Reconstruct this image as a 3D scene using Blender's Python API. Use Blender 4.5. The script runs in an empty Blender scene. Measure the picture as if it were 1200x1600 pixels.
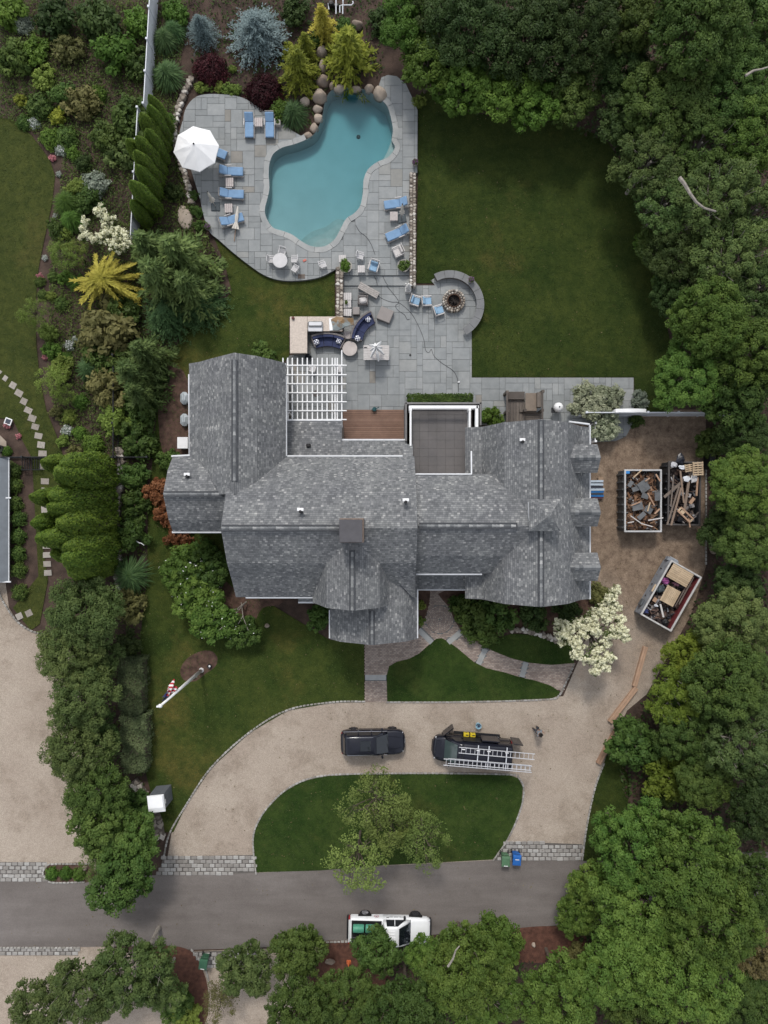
import bpy, bmesh, math, random
import numpy as np
from mathutils import Vector, Matrix, geometry
random.seed(11)
sc = bpy.context.scene
COL = sc.collection
R_ = math.radians
# ------------------------------------------------------------------ camera, sky, sun, exposure
H, F = 55.0, 1100.0                      # flying height (m) and focal length (photo pixels)
cd = bpy.data.cameras.new('drone_camera'); cam = bpy.data.objects.new('drone_camera', cd); COL.objects.link(cam)
cam.location = (0, 0, H); cam.rotation_euler = (0, 0, 0)
cd.sensor_fit = 'VERTICAL'; cd.sensor_height = 24.0; cd.lens = 24.0 * F / 1600.0
cd.clip_start = 0.5; cd.clip_end = 5000
sc.camera = cam
SUN_EL, SHADOW = R_(50), Vector((0.17, -1.0)).normalized()
w = bpy.data.worlds.new('World'); sc.world = w; w.use_nodes = True
wn = w.node_tree.nodes; bg = wn['Background']
sky = wn.new('ShaderNodeTexSky'); sky.sky_type = 'NISHITA'; sky.sun_disc = False
sky.sun_elevation = SUN_EL; sky.sun_rotation = math.atan2(-SHADOW.x, -SHADOW.y)
sky.air_density = 1.0; sky.dust_density = 1.2; sky.ozone_density = 1.0
cloud = wn.new('ShaderNodeHueSaturation'); cloud.inputs['Saturation'].default_value = 0.28   # thin cloud greys the blue
w.node_tree.links.new(sky.outputs[0], cloud.inputs['Color']); w.node_tree.links.new(cloud.outputs[0], bg.inputs[0]); bg.inputs[1].default_value = 0.15
sd = bpy.data.lights.new('sun', 'SUN'); sun = bpy.data.objects.new('sun', sd); COL.objects.link(sun)
sd.energy = 1.3; sd.angle = R_(10); sd.color = (1.0, 0.95, 0.88)
to_sun = Vector((-SHADOW.x * math.cos(SUN_EL), -SHADOW.y * math.cos(SUN_EL), math.sin(SUN_EL)))
sun.rotation_euler = to_sun.to_track_quat('Z', 'Y').to_euler(); sun.location = (0, 0, 70)
sc.view_settings.view_transform = 'Standard'; sc.view_settings.look = 'None'
sc.view_settings.exposure = 0.64; sc.view_settings.gamma = 1.0; sc.view_settings.use_curve_mapping = False
try:
    sc.cycles.max_bounces = 6; sc.cycles.diffuse_bounces = 3; sc.cycles.glossy_bounces = 3
    sc.cycles.transparent_max_bounces = 8; sc.cycles.caustics_reflective = False; sc.cycles.caustics_refractive = False
except Exception: pass

def P(px, py, z=0.0):
    "survey: a place seen at photo pixel (px,py) that stands z metres above the ground"
    k = (H - z) / F
    return Vector(((px - 600) * k, (800 - py) * k, z))
def P2(px, py, z=0.0):
    v = P(px, py, z); return (v.x, v.y)

# ------------------------------------------------------------------ materials
def nt(m):
    m.use_nodes = True; return m.node_tree.nodes, m.node_tree.links, m.node_tree.nodes['Principled BSDF']
def ramp(n, stops, interp='LINEAR'):
    r = n.new('ShaderNodeValToRGB'); r.color_ramp.interpolation = interp
    e = r.color_ramp.elements
    while len(e) < len(stops): e.new(0.5)
    for i, (p, c) in enumerate(stops):
        e[i].position = p; e[i].color = (c[0], c[1], c[2], 1)
    return r
def mulc(c, f): return tuple(min(1.0, x * f) for x in c[:3])
MC = {}
def M(name, col, rough=0.75, var=0.15, scale=3.0, bump=0.0, bscale=30.0, metal=0.0, spec=0.35, rnd=0.0, coat=0.0):
    if name in MC: return MC[name]
    m = bpy.data.materials.new(name); n, l, b = nt(m); MC[name] = m
    b.inputs['Roughness'].default_value = rough; b.inputs['Metallic'].default_value = metal
    b.inputs['Specular IOR Level'].default_value = spec; b.inputs['Coat Weight'].default_value = coat
    g = n.new('ShaderNodeNewGeometry')
    no = n.new('ShaderNodeTexNoise'); no.inputs['Scale'].default_value = scale; no.inputs['Detail'].default_value = 6
    l.new(g.outputs['Position'], no.inputs['Vector'])
    r = ramp(n, [(0.3, mulc(col, 1 - var)), (0.7, mulc(col, 1 + var))]); l.new(no.outputs['Fac'], r.inputs[0])
    out = r.outputs[0]
    if rnd:
        oi = n.new('ShaderNodeObjectInfo'); hs = n.new('ShaderNodeHueSaturation')
        mr = n.new('ShaderNodeMapRange'); mr.inputs[3].default_value = 1 - rnd; mr.inputs[4].default_value = 1 + rnd
        l.new(oi.outputs['Random'], mr.inputs[0]); l.new(mr.outputs[0], hs.inputs['Value']); l.new(out, hs.inputs['Color']); out = hs.outputs[0]
    l.new(out, b.inputs['Base Color'])
    if bump:
        n2 = n.new('ShaderNodeTexNoise'); n2.inputs['Scale'].default_value = bscale; n2.inputs['Detail'].default_value = 4
        l.new(g.outputs['Position'], n2.inputs['Vector'])
        bp = n.new('ShaderNodeBump'); bp.inputs['Strength'].default_value = bump; bp.inputs['Distance'].default_value = 0.05
        l.new(n2.outputs['Fac'], bp.inputs['Height']); l.new(bp.outputs[0], b.inputs['Normal'])
    return m
def mixc(n, l, fac, a, b, mode='MIX'):
    x = n.new('ShaderNodeMix'); x.data_type = 'RGBA'; x.blend_type = mode
    for sock, v in ((x.inputs[0], fac), (x.inputs[6], a), (x.inputs[7], b)):
        if isinstance(v, (int, float)): sock.default_value = v
        elif isinstance(v, tuple): sock.default_value = (v[0], v[1], v[2], 1)
        else: l.new(v, sock)
    return x.outputs[2]
def noise_f(n, l, vec, scale, lo, hi, detail=5, rough=0.55):
    t = n.new('ShaderNodeTexNoise'); t.inputs['Scale'].default_value = scale; t.inputs['Detail'].default_value = detail
    t.inputs['Roughness'].default_value = rough
    l.new(vec, t.inputs['Vector'])
    r = n.new('ShaderNodeMapRange'); r.inputs[1].default_value = lo; r.inputs[2].default_value = hi; l.new(t.outputs['Fac'], r.inputs[0])
    return r.outputs[0]
def bumpit(n, l, b, h, strength, dist=0.05):
    bp = n.new('ShaderNodeBump'); bp.inputs['Strength'].default_value = strength; bp.inputs['Distance'].default_value = dist
    l.new(h, bp.inputs['Height']); l.new(bp.outputs[0], b.inputs['Normal'])
def lawn_mat(name, dark, mid, dry, dryness):
    m = bpy.data.materials.new(name); n, l, b = nt(m); b.inputs['Roughness'].default_value = 0.9; b.inputs['Specular IOR Level'].default_value = 0.1
    g = n.new('ShaderNodeNewGeometry').outputs['Position']
    c = mixc(n, l, noise_f(n, l, g, 0.35, 0.35, 0.65), dark, mid)
    c = mixc(n, l, noise_f(n, l, g, 0.16, 0.62 - dryness, 0.82 - dryness, 8, 0.65), c, dry)
    f = noise_f(n, l, g, 1.6, 0.36, 0.64, 8, 0.75); c = mixc(n, l, f, mixc(n, l, 1.0, c, (0.66, 0.72, 0.68), 'MULTIPLY'), mixc(n, l, 1.0, c, (1.18, 1.12, 1.05), 'MULTIPLY'))
    c = mixc(n, l, noise_f(n, l, g, 0.9, 0.64, 0.76, 9, 0.75), c, dry)
    f2 = noise_f(n, l, g, 14.0, 0.25, 0.75, 3, 0.8); c = mixc(n, l, f2, mixc(n, l, 1.0, c, (0.5, 0.55, 0.5), 'MULTIPLY'), mixc(n, l, 1.0, c, (1.35, 1.3, 1.2), 'MULTIPLY'))
    l.new(c, b.inputs['Base Color']); bumpit(n, l, b, f2, 0.6, 0.06); return m
def gravel_mat():
    m = bpy.data.materials.new('gravel'); n, l, b = nt(m); b.inputs['Roughness'].default_value = 0.9; b.inputs['Specular IOR Level'].default_value = 0.15
    g = n.new('ShaderNodeNewGeometry').outputs['Position']
    clean = mixc(n, l, noise_f(n, l, g, 0.25, 0.35, 0.7, 6), (0.345, 0.285, 0.232), (0.41, 0.348, 0.286))
    dirt = mixc(n, l, noise_f(n, l, g, 1.5, 0.36, 0.6, 10, 0.75), (0.12, 0.084, 0.061), (0.275, 0.205, 0.148))
    # the yard beside the house is worn to bare soil
    sep = n.new('ShaderNodeSeparateXYZ'); l.new(g, sep.inputs[0])
    yard = n.new('ShaderNodeMath'); yard.operation = 'MULTIPLY_ADD'; yard.inputs[1].default_value = 0.55; l.new(sep.outputs[0], yard.inputs[0]); l.new(sep.outputs[1], yard.inputs[2])
    no = n.new('ShaderNodeTexNoise'); no.inputs['Scale'].default_value = 0.3; no.inputs['Detail'].default_value = 5; l.new(g, no.inputs['Vector'])
    ad = n.new('ShaderNodeMath'); ad.operation = 'MULTIPLY_ADD'; ad.inputs[1].default_value = 9.0; l.new(no.outputs['Fac'], ad.inputs[0]); l.new(yard.outputs[0], ad.inputs[2])
    mr = n.new('ShaderNodeMapRange'); mr.inputs[1].default_value = 0.2; mr.inputs[2].default_value = 11.5; mr.interpolation_type = 'SMOOTHSTEP'; l.new(ad.outputs[0], mr.inputs[0])
    c = mixc(n, l, mr.outputs[0], clean, dirt)
    st = noise_f(n, l, g, 0.33, 0.49, 0.63, 10, 0.78)
    stm = n.new('ShaderNodeMath'); stm.operation = 'MULTIPLY'; stm.inputs[1].default_value = 0.42; l.new(st, stm.inputs[0])
    c = mixc(n, l, stm.outputs[0], c, (0.16, 0.12, 0.085))
    sp = n.new('ShaderNodeTexVoronoi'); sp.inputs['Scale'].default_value = 24; l.new(g, sp.inputs['Vector'])
    sh = n.new('ShaderNodeSeparateColor'); l.new(sp.outputs['Color'], sh.inputs[0])
    v = n.new('ShaderNodeMapRange'); v.inputs[3].default_value = 0.78; v.inputs[4].default_value = 1.16; l.new(sh.outputs[0], v.inputs[0])
    hs = n.new('ShaderNodeHueSaturation'); l.new(c, hs.inputs['Color']); l.new(v.outputs[0], hs.inputs['Value'])
    l.new(hs.outputs[0], b.inputs['Base Color']); bumpit(n, l, b, sp.outputs['Distance'], 0.5, 0.04); return m
def asphalt_mat():
    m = bpy.data.materials.new('asphalt'); n, l, b = nt(m); b.inputs['Roughness'].default_value = 0.85; b.inputs['Specular IOR Level'].default_value = 0.3
    g = n.new('ShaderNodeNewGeometry').outputs['Position']
    mp = n.new('ShaderNodeMapping'); mp.inputs['Scale'].default_value = (0.25, 1.2, 1); l.new(g, mp.inputs[0])
    c = mixc(n, l, noise_f(n, l, mp.outputs[0], 0.6, 0.35, 0.68, 6), (0.135, 0.118, 0.108), (0.18, 0.16, 0.148))
    c = mixc(n, l, noise_f(n, l, g, 16, 0.3, 0.7, 3, 0.8), mixc(n, l, 1.0, c, (0.8, 0.8, 0.8), 'MULTIPLY'), mixc(n, l, 1.0, c, (1.15, 1.15, 1.15), 'MULTIPLY'))
    c = mixc(n, l, noise_f(n, l, g, 0.5, 0.5, 0.75, 9, 0.7), c, mixc(n, l, 1.0, c, (0.8, 0.79, 0.78), 'MULTIPLY'))
    l.new(c, b.inputs['Base Color']); bumpit(n, l, b, noise_f(n, l, g, 25, 0.3, 0.7), 0.3, 0.02); return m
def shingle_mat():
    m = bpy.data.materials.new('roof_shingles'); n, l, b = nt(m); b.inputs['Roughness'].default_value = 0.9; b.inputs['Specular IOR Level'].default_value = 0.15
    uv = n.new('ShaderNodeUVMap').outputs[0]
    s = n.new('ShaderNodeSeparateXYZ'); l.new(uv, s.inputs[0])
    def mth(op, a, bb=None):
        x = n.new('ShaderNodeMath'); x.operation = op
        for i, v in enumerate((a, bb)):
            if v is None: continue
            if isinstance(v, (int, float)): x.inputs[i].default_value = v
            else: l.new(v, x.inputs[i])
        return x.outputs[0]
    vr = mth('DIVIDE', s.outputs[1], 0.15); row = mth('FLOOR', vr); vf = mth('FRACT', vr)
    wn1 = n.new('ShaderNodeTexWhiteNoise'); wn1.noise_dimensions = '1D'; l.new(row, wn1.inputs['W'])
    ur = mth('ADD', mth('DIVIDE', s.outputs[0], 0.19), mth('MULTIPLY', wn1.outputs['Value'], 3.0)); colm = mth('FLOOR', ur); uf = mth('FRACT', ur)
    cb = n.new('ShaderNodeCombineXYZ'); l.new(colm, cb.inputs[0]); l.new(row, cb.inputs[1])
    wn2 = n.new('ShaderNodeTexWhiteNoise'); wn2.noise_dimensions = '2D'; l.new(cb.outputs[0], wn2.inputs['Vector'])
    r = ramp(n, [(0.0, (0.122, 0.125, 0.13)), (0.3, (0.155, 0.158, 0.162)), (0.62, (0.182, 0.185, 0.188)), (0.84, (0.214, 0.217, 0.219)), (0.94, (0.245, 0.248, 0.248)), (1.0, (0.34, 0.337, 0.33))])
    l.new(wn2.outputs['Value'], r.inputs[0])
    g = n.new('ShaderNodeNewGeometry').outputs['Position']
    c = mixc(n, l, noise_f(n, l, g, 0.5, 0.3, 0.7, 6), mixc(n, l, 1.0, r.outputs[0], (0.86, 0.86, 0.88), 'MULTIPLY'), mixc(n, l, 1.0, r.outputs[0], (1.12, 1.12, 1.1), 'MULTIPLY'))
    mp = n.new('ShaderNodeMapping'); mp.inputs['Scale'].default_value = (1.6, 0.16, 1); l.new(uv, mp.inputs[0])
    c = mixc(n, l, noise_f(n, l, mp.outputs[0], 1.3, 0.4, 0.68, 7, 0.7), c, mixc(n, l, 1.0, c, (0.82, 0.83, 0.83), 'MULTIPLY'))
    gap = mth('MAXIMUM', mth('LESS_THAN', vf, 0.16), mth('LESS_THAN', uf, 0.07))
    c = mixc(n, l, mth('MULTIPLY', gap, 0.55), c, (0.035, 0.038, 0.045))
    l.new(c, b.inputs['Base Color'])
    bumpit(n, l, b, mth('SUBTRACT', mth('MULTIPLY', wn2.outputs['Value'], 0.4), mth('MULTIPLY', vf, 0.8)), 0.5, 0.03); return m
def piece_mat(name, stops, scale=1.5, bump=0.3):
    "stone pieces: each object takes its own colour from the ramp"
    m = bpy.data.materials.new(name); n, l, b = nt(m); b.inputs['Roughness'].default_value = 0.8; b.inputs['Specular IOR Level'].default_value = 0.25
    oi = n.new('ShaderNodeObjectInfo'); r = ramp(n, stops); l.new(oi.outputs['Random'], r.inputs[0])
    g = n.new('ShaderNodeNewGeometry').outputs['Position']
    c = mixc(n, l, noise_f(n, l, g, scale, 0.3, 0.7, 8, 0.65), mixc(n, l, 1.0, r.outputs[0], (0.84, 0.85, 0.85), 'MULTIPLY'), mixc(n, l, 1.0, r.outputs[0], (1.1, 1.09, 1.07), 'MULTIPLY'))
    c = mixc(n, l, noise_f(n, l, g, 0.22, 0.52, 0.85, 6), c, mixc(n, l, 1.0, c, (0.72, 0.71, 0.68), 'MULTIPLY'))
    l.new(c, b.inputs['Base Color']); bumpit(n, l, b, noise_f(n, l, g, 20, 0.3, 0.7), bump, 0.02); return m
def face_mat(name, stops, rough=0.85, bump=0.4):
    "many small stones in one mesh: colour from a per-stone attribute"
    m = bpy.data.materials.new(name); n, l, b = nt(m); b.inputs['Roughness'].default_value = rough; b.inputs['Specular IOR Level'].default_value = 0.2
    a = n.new('ShaderNodeAttribute'); a.attribute_name = 'tone'; r = ramp(n, stops); l.new(a.outputs['Fac'], r.inputs[0])
    g = n.new('ShaderNodeNewGeometry').outputs['Position']
    c = mixc(n, l, noise_f(n, l, g, 6, 0.3, 0.7), mixc(n, l, 1.0, r.outputs[0], (0.82, 0.82, 0.82), 'MULTIPLY'), r.outputs[0])
    l.new(c, b.inputs['Base Color']); bumpit(n, l, b, noise_f(n, l, g, 15, 0.3, 0.7), bump, 0.03); return m
LM = {}
def leaf_mat(name, c0, c1, trans=0.3, hue=0.014, val=0.22, rough=0.55):
    if name in LM: return LM[name]
    m = bpy.data.materials.new(name); n, l, b = nt(m); LM[name] = m
    b.inputs['Roughness'].default_value = rough; b.inputs['Specular IOR Level'].default_value = 0.15
    a = n.new('ShaderNodeAttribute'); a.attribute_name = 'tone'; r = ramp(n, [(0.0, c0), (1.0, c1)]); l.new(a.outputs['Fac'], r.inputs[0])
    oi = n.new('ShaderNodeObjectInfo'); hs = n.new('ShaderNodeHueSaturation'); l.new(r.outputs[0], hs.inputs['Color'])
    mr = n.new('ShaderNodeMapRange'); mr.inputs[3].default_value = 0.5 - hue; mr.inputs[4].default_value = 0.5 + hue; l.new(oi.outputs['Random'], mr.inputs[0]); l.new(mr.outputs[0], hs.inputs['Hue'])
    wnn = n.new('ShaderNodeTexWhiteNoise'); wnn.noise_dimensions = '1D'; l.new(oi.outputs['Random'], wnn.inputs['W'])
    mv = n.new('ShaderNodeMapRange'); mv.inputs[3].default_value = 1 - val; mv.inputs[4].default_value = 1 + val; l.new(wnn.outputs['Value'], mv.inputs[0]); l.new(mv.outputs[0], hs.inputs['Value'])
    l.new(hs.outputs[0], b.inputs['Base Color'])
    tr = n.new('ShaderNodeBsdfTranslucent'); l.new(hs.outputs[0], tr.inputs[0])
    mx = n.new('ShaderNodeMixShader'); mx.inputs[0].default_value = trans
    o = n['Material Output']; l.new(b.outputs[0], mx.inputs[1]); l.new(tr.outputs[0], mx.inputs[2]); l.new(mx.outputs[0], o.inputs[0]); return m
def water_mat():
    m = bpy.data.materials.new('pool_water'); m.use_nodes = True; n, l = m.node_tree.nodes, m.node_tree.links
    n.remove(n['Principled BSDF']); o = n['Material Output']
    t = n.new('ShaderNodeBsdfTransparent'); t.inputs[0].default_value = (0.96, 0.99, 0.99, 1)
    gl = n.new('ShaderNodeBsdfGlossy'); gl.inputs['Roughness'].default_value = 0.05
    fr = n.new('ShaderNodeFresnel'); fr.inputs[0].default_value = 1.25
    g = n.new('ShaderNodeNewGeometry').outputs['Position']
    bp = n.new('ShaderNodeBump'); bp.inputs['Strength'].default_value = 0.04; bp.inputs['Distance'].default_value = 0.05
    l.new(noise_f(n, l, g, 1.5, 0.2, 0.8, 1), bp.inputs['Height']); l.new(bp.outputs[0], gl.inputs['Normal']); l.new(bp.outputs[0], fr.inputs['Normal'])
    mx = n.new('ShaderNodeMixShader'); l.new(fr.outputs[0], mx.inputs[0]); l.new(t.outputs[0], mx.inputs[1]); l.new(gl.outputs[0], mx.inputs[2]); l.new(mx.outputs[0], o.inputs[0])
    va = n.new('ShaderNodeVolumeAbsorption'); va.inputs['Color'].default_value = (0.40, 0.77, 0.83, 1); va.inputs['Density'].default_value = 0.85
    l.new(va.outputs[0], o.inputs['Volume']); return m
def stripes_mat(name, colA, colB, scale, axis=0, thr=0.5, rough=0.7):
    "flat woven or printed stripes, object space"
    m = bpy.data.materials.new(name); n, l, b = nt(m); b.inputs['Roughness'].default_value = rough
    t = n.new('ShaderNodeTexCoord'); s = n.new('ShaderNodeSeparateXYZ'); l.new(t.outputs['Object'], s.inputs[0])
    a = n.new('ShaderNodeMath'); a.operation = 'MULTIPLY'; a.inputs[1].default_value = scale; l.new(s.outputs[axis], a.inputs[0])
    f = n.new('ShaderNodeMath'); f.operation = 'FRACT'; l.new(a.outputs[0], f.inputs[0])
    g = n.new('ShaderNodeMath'); g.operation = 'GREATER_THAN'; g.inputs[1].default_value = thr; l.new(f.outputs[0], g.inputs[0])
    l.new(mixc(n, l, g.outputs[0], colA, colB), b.inputs['Base Color']); return m

# ------------------------------------------------------------------ objects and meshes
def tag(o, label, cat, group=None):
    o['label'] = label; o['category'] = cat
    if group: o['group'] = group
    return o
def empty(name, loc=(0, 0, 0), rz=0.0):
    o = bpy.data.objects.new(name, None); COL.objects.link(o); o.location = loc; o.rotation_euler = (0, 0, rz); o.empty_display_size = 0.3
    return o
def thing(name, label, cat, loc=(0, 0, 0), rz=0.0, group=None):
    return tag(empty(name, loc, rz), label, cat, group)
def setting(name, loc=(0, 0, 0)):
    o = empty(name, loc); o['kind'] = 'structure'; return o
def put(o, me, m=None):
    if m is not None:
        if not me.materials: me.materials.append(m)
        else:
            o.material_slots[0].link = 'OBJECT'; o.material_slots[0].material = m
def link(name, me, mat=None, parent=None, loc=(0, 0, 0), rot=(0, 0, 0), scale=(1, 1, 1)):
    o = bpy.data.objects.new(name, me); COL.objects.link(o)
    if mat is not None:
        if not me.materials: me.materials.append(mat)
        elif me.materials[0] != mat:
            o.material_slots[0].link = 'OBJECT'; o.material_slots[0].material = mat
    if parent: o.parent = parent
    o.location = loc; o.rotation_euler = rot; o.scale = scale
    return o
KIDS = {}
def copy_thing(src, label=None, loc=None, rz=None, group=None):
    "copy a thing with its parts and sub-parts; mesh data stays shared"
    c = src.copy(); COL.objects.link(c)
    if label: c['label'] = label
    if group: c['group'] = group
    if loc is not None: c.location = loc
    if rz is not None: c.rotation_euler = (0, 0, rz)
    for ch in src.children:
        d = ch.copy(); COL.objects.link(d); d.parent = c
        for g in ch.children:
            e = g.copy(); COL.objects.link(e); e.parent = d
    return c
class MB:
    def __init__(s): s.v = []; s.f = []; s.t = []; s.smooth = False
    def add(s, vs, fs, M4=None, tone=None):
        k = len(s.v)
        s.v += [tuple(M4 @ Vector(p)) if M4 is not None else tuple(p) for p in vs]
        s.f += [tuple(i + k for i in f) for f in fs]; s.t += [tone if tone is not None else 0.5] * len(fs); return s
    def box(s, c, d, rz=0.0, rot=None, tone=None):
        x, y, z = d[0] / 2, d[1] / 2, d[2] / 2
        vs = [(-x, -y, -z), (x, -y, -z), (x, y, -z), (-x, y, -z), (-x, -y, z), (x, -y, z), (x, y, z), (-x, y, z)]
        fs = [(3, 2, 1, 0), (4, 5, 6, 7), (0, 1, 5, 4), (1, 2, 6, 5), (2, 3, 7, 6), (3, 0, 4, 7)]
        T = Matrix.Translation(c) @ (rot.to_4x4() if rot is not None else Matrix.Rotation(rz, 4, 'Z'))
        return s.add(vs, fs, T, tone)
    def cbox(s, c, d, b=0.03, rz=0.0, rot=None, tone=None):
        "box with chamfered top edges and corners"
        x, y, z = d[0] / 2, d[1] / 2, d[2] / 2; b = min(b, x * .9, y * .9, z * 1.8)
        def ring(xx, yy, zz, cc): return [(-xx + cc, -yy, zz), (xx - cc, -yy, zz), (xx, -yy + cc, zz), (xx, yy - cc, zz), (xx - cc, yy, zz), (-xx + cc, yy, zz), (-xx, yy - cc, zz), (-xx, -yy + cc, zz)]
        vs = ring(x, y, -z, b) + ring(x, y, z - b, b) + ring(x - b, y - b, z, b * .6)
        fs = [tuple(range(7, -1, -1))] + [(i + 8 * k, (i + 1) % 8 + 8 * k, (i + 1) % 8 + 8 * (k + 1), i + 8 * (k + 1)) for k in (0, 1) for i in range(8)] + [tuple(range(16, 24))]
        T = Matrix.Translation(c) @ (rot.to_4x4() if rot is not None else Matrix.Rotation(rz, 4, 'Z'))
        return s.add(vs, fs, T, tone)
    def prism(s, pts, z0, z1, tone=None):
        n = len(pts)
        ar = sum(pts[i][0] * pts[(i + 1) % n][1] - pts[(i + 1) % n][0] * pts[i][1] for i in range(n))
        if ar < 0: pts = pts[::-1]
        vs = [(p[0], p[1], z0) for p in pts] + [(p[0], p[1], z1) for p in pts]
        fs = [tuple(range(n - 1, -1, -1)), tuple(range(n, 2 * n))] + [(i, (i + 1) % n, n + (i + 1) % n, n + i) for i in range(n)]
        return s.add(vs, fs, None, tone)
    def loft(s, rings, cap=True, closed=True, tone=None):
        n = len(rings[0]); vs = [p for r in rings for p in r]; fs = []
        for k in range(len(rings) - 1):
            for i in range(n if closed else n - 1):
                j = (i + 1) % n; fs.append((k * n + i, k * n + j, (k + 1) * n + j, (k + 1) * n + i))
        if cap: fs += [tuple(range(n - 1, -1, -1)), tuple(range((len(rings) - 1) * n, len(rings) * n))]
        return s.add(vs, fs, None, tone)
    def tube(s, path, r, n=6, r2=None, tone=None, cap=True):
        path = [Vector(p) for p in path]; rings = []; m = len(path)
        for i, p in enumerate(path):
            d = (path[min(i + 1, m - 1)] - path[max(i - 1, 0)])
            if d.length < 1e-6: d = Vector((0, 0, 1))
            d.normalize(); a = d.orthogonal().normalized() if abs(d.z) > .95 else d.cross(Vector((0, 0, 1))).normalized(); bb = d.cross(a)
            rr = r if r2 is None else r + (r2 - r) * i / max(1, m - 1)
            rings.append([tuple(p + (a * math.cos(2 * math.pi * j / n) + bb * math.sin(2 * math.pi * j / n)) * rr) for j in range(n)])
        return s.loft(rings, cap, True, tone)
    def lathe(s, prof, c=(0, 0, 0), n=20, cap=True):
        rings = [[(c[0] + r * math.cos(2 * math.pi * j / n), c[1] + r * math.sin(2 * math.pi * j / n), c[2] + z) for j in range(n)] for r, z in prof]
        return s.loft(rings, cap)
    def build(s, name, mat, parent=None, loc=(0, 0, 0), rot=(0, 0, 0), smooth=False, tone=False):
        return link(name, s.mesh(name, smooth, tone), mat, parent, loc, rot)
    def mesh(s, name, smooth=False, tone=False):
        me = bpy.data.meshes.new(name); me.from_pydata(s.v, [], s.f)
        if smooth: me.polygons.foreach_set('use_smooth', [True] * len(me.polygons))
        if tone:
            a = me.attributes.new('tone', 'FLOAT', 'FACE'); a.data.foreach_set('value', s.t)
        me.validate(); me.update(); return me
def bx(name, mat, parent, c, d, b=0.02, rz=0.0, rot=None, smooth=False):
    return MB().cbox(c, d, b, rz, rot).build(name, mat, parent, smooth=smooth)
def spline(pts, per=6, closed=True):
    out = []; n = len(pts)
    for i in range(n if closed else n - 1):
        p = [pts[(i + k) % n] if closed else pts[max(0, min(n - 1, i + k))] for k in (-1, 0, 1, 2)]
        for j in range(per):
            t = j / per
            out.append(tuple(0.5 * (2 * p[1][a] + (p[2][a] - p[0][a]) * t + (2 * p[0][a] - 5 * p[1][a] + 4 * p[2][a] - p[3][a]) * t * t + (3 * p[1][a] - p[0][a] - 3 * p[2][a] + p[3][a]) * t ** 3) for a in range(len(pts[0]))))
    if not closed: out.append(tuple(pts[-1]))
    return out
def clip_rect(poly, x0, y0, x1, y1):
    "the part of a (concave) polygon inside a rectangle"
    for ax, v, keep in ((0, x0, 1), (0, x1, -1), (1, y0, 1), (1, y1, -1)):
        out = []; n = len(poly)
        for i in range(n):
            a, b = poly[i - 1], poly[i]; ia, ib = (a[ax] - v) * keep >= 0, (b[ax] - v) * keep >= 0
            if ia != ib:
                t = (v - a[ax]) / (b[ax] - a[ax]); out.append((a[0] + (b[0] - a[0]) * t, a[1] + (b[1] - a[1]) * t))
            if ib: out.append(b)
        poly = out
        if len(poly) < 3: return []
    return poly
def area(p):
    n = len(p); return abs(sum(p[i][0] * p[(i + 1) % n][1] - p[(i + 1) % n][0] * p[i][1] for i in range(n))) / 2
def inside(pts, poly):
    "numpy point-in-polygon"
    x, y = pts[:, 0], pts[:, 1]; r = np.zeros(len(pts), bool); n = len(poly)
    for i in range(n):
        (xa, ya), (xb, yb) = poly[i - 1], poly[i]
        c = ((ya > y) != (yb > y)); 
        with np.errstate(divide='ignore', invalid='ignore'):
            r ^= c & (x < (xb - xa) * (y - ya) / (yb - ya + 1e-12) + xa)
    return r
def sheet(name, poly, z, mat, kind='structure', holes=None):
    "a flat ground sheet from a world-space outline"
    loops = [[Vector((p[0], p[1], 0)) for p in poly]] + [[Vector((p[0], p[1], 0)) for p in h] for h in (holes or [])]
    tris = geometry.tessellate_polygon(loops); vs = [(v.x, v.y, z) for lp in loops for v in lp]; fs = []
    for t in tris:
        a, b, c = (vs[i] for i in t)
        s_ = (b[0] - a[0]) * (c[1] - a[1]) - (c[0] - a[0]) * (b[1] - a[1])
        fs.append(tuple(t) if s_ > 0 else tuple(t[::-1]))
    me = bpy.data.meshes.new(name); me.from_pydata(vs, [], fs); me.update()
    o = link(name, me, mat); 
    if kind: o['kind'] = kind
    return o
def pxpoly(pts, z=0.0, smooth=0):
    w_ = [P2(a, b, z) for a, b in pts]
    return spline(w_, smooth) if smooth else w_
def leaves(name, C, N, S, asp, tone, T=None):
    "leaf-sized rhombi: centres C, normals N, half length S, width ratio asp; T = pointing direction"
    n = len(C); rng = np.random.default_rng(n)
    if T is None: T = rng.normal(size=(n, 3))
    T = T - N * np.sum(T * N, 1, keepdims=True); T /= np.linalg.norm(T, axis=1, keepdims=True) + 1e-9
    B = np.cross(N, T); S = np.asarray(S).reshape(-1, 1) * np.ones((n, 1))
    V = np.empty((n, 4, 3)); V[:, 0] = C + T * S; V[:, 1] = C + B * S * asp - T * S * .1; V[:, 2] = C - T * S; V[:, 3] = C - B * S * asp - T * S * .1
    me = bpy.data.meshes.new(name); me.vertices.add(4 * n); me.vertices.foreach_set('co', V.reshape(-1).astype(np.float32))
    me.loops.add(4 * n); me.loops.foreach_set('vertex_index', np.arange(4 * n, dtype=np.int32))
    me.polygons.add(n); me.polygons.foreach_set('loop_start', np.arange(0, 4 * n, 4, dtype=np.int32))
    try: me.polygons.foreach_set('loop_total', np.full(n, 4, np.int32))
    except Exception: pass
    a = me.attributes.new('tone', 'FLOAT', 'FACE'); a.data.foreach_set('value', np.clip(tone, 0, 1).astype(np.float32))
    me.update(calc_edges=True); return me
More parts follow.
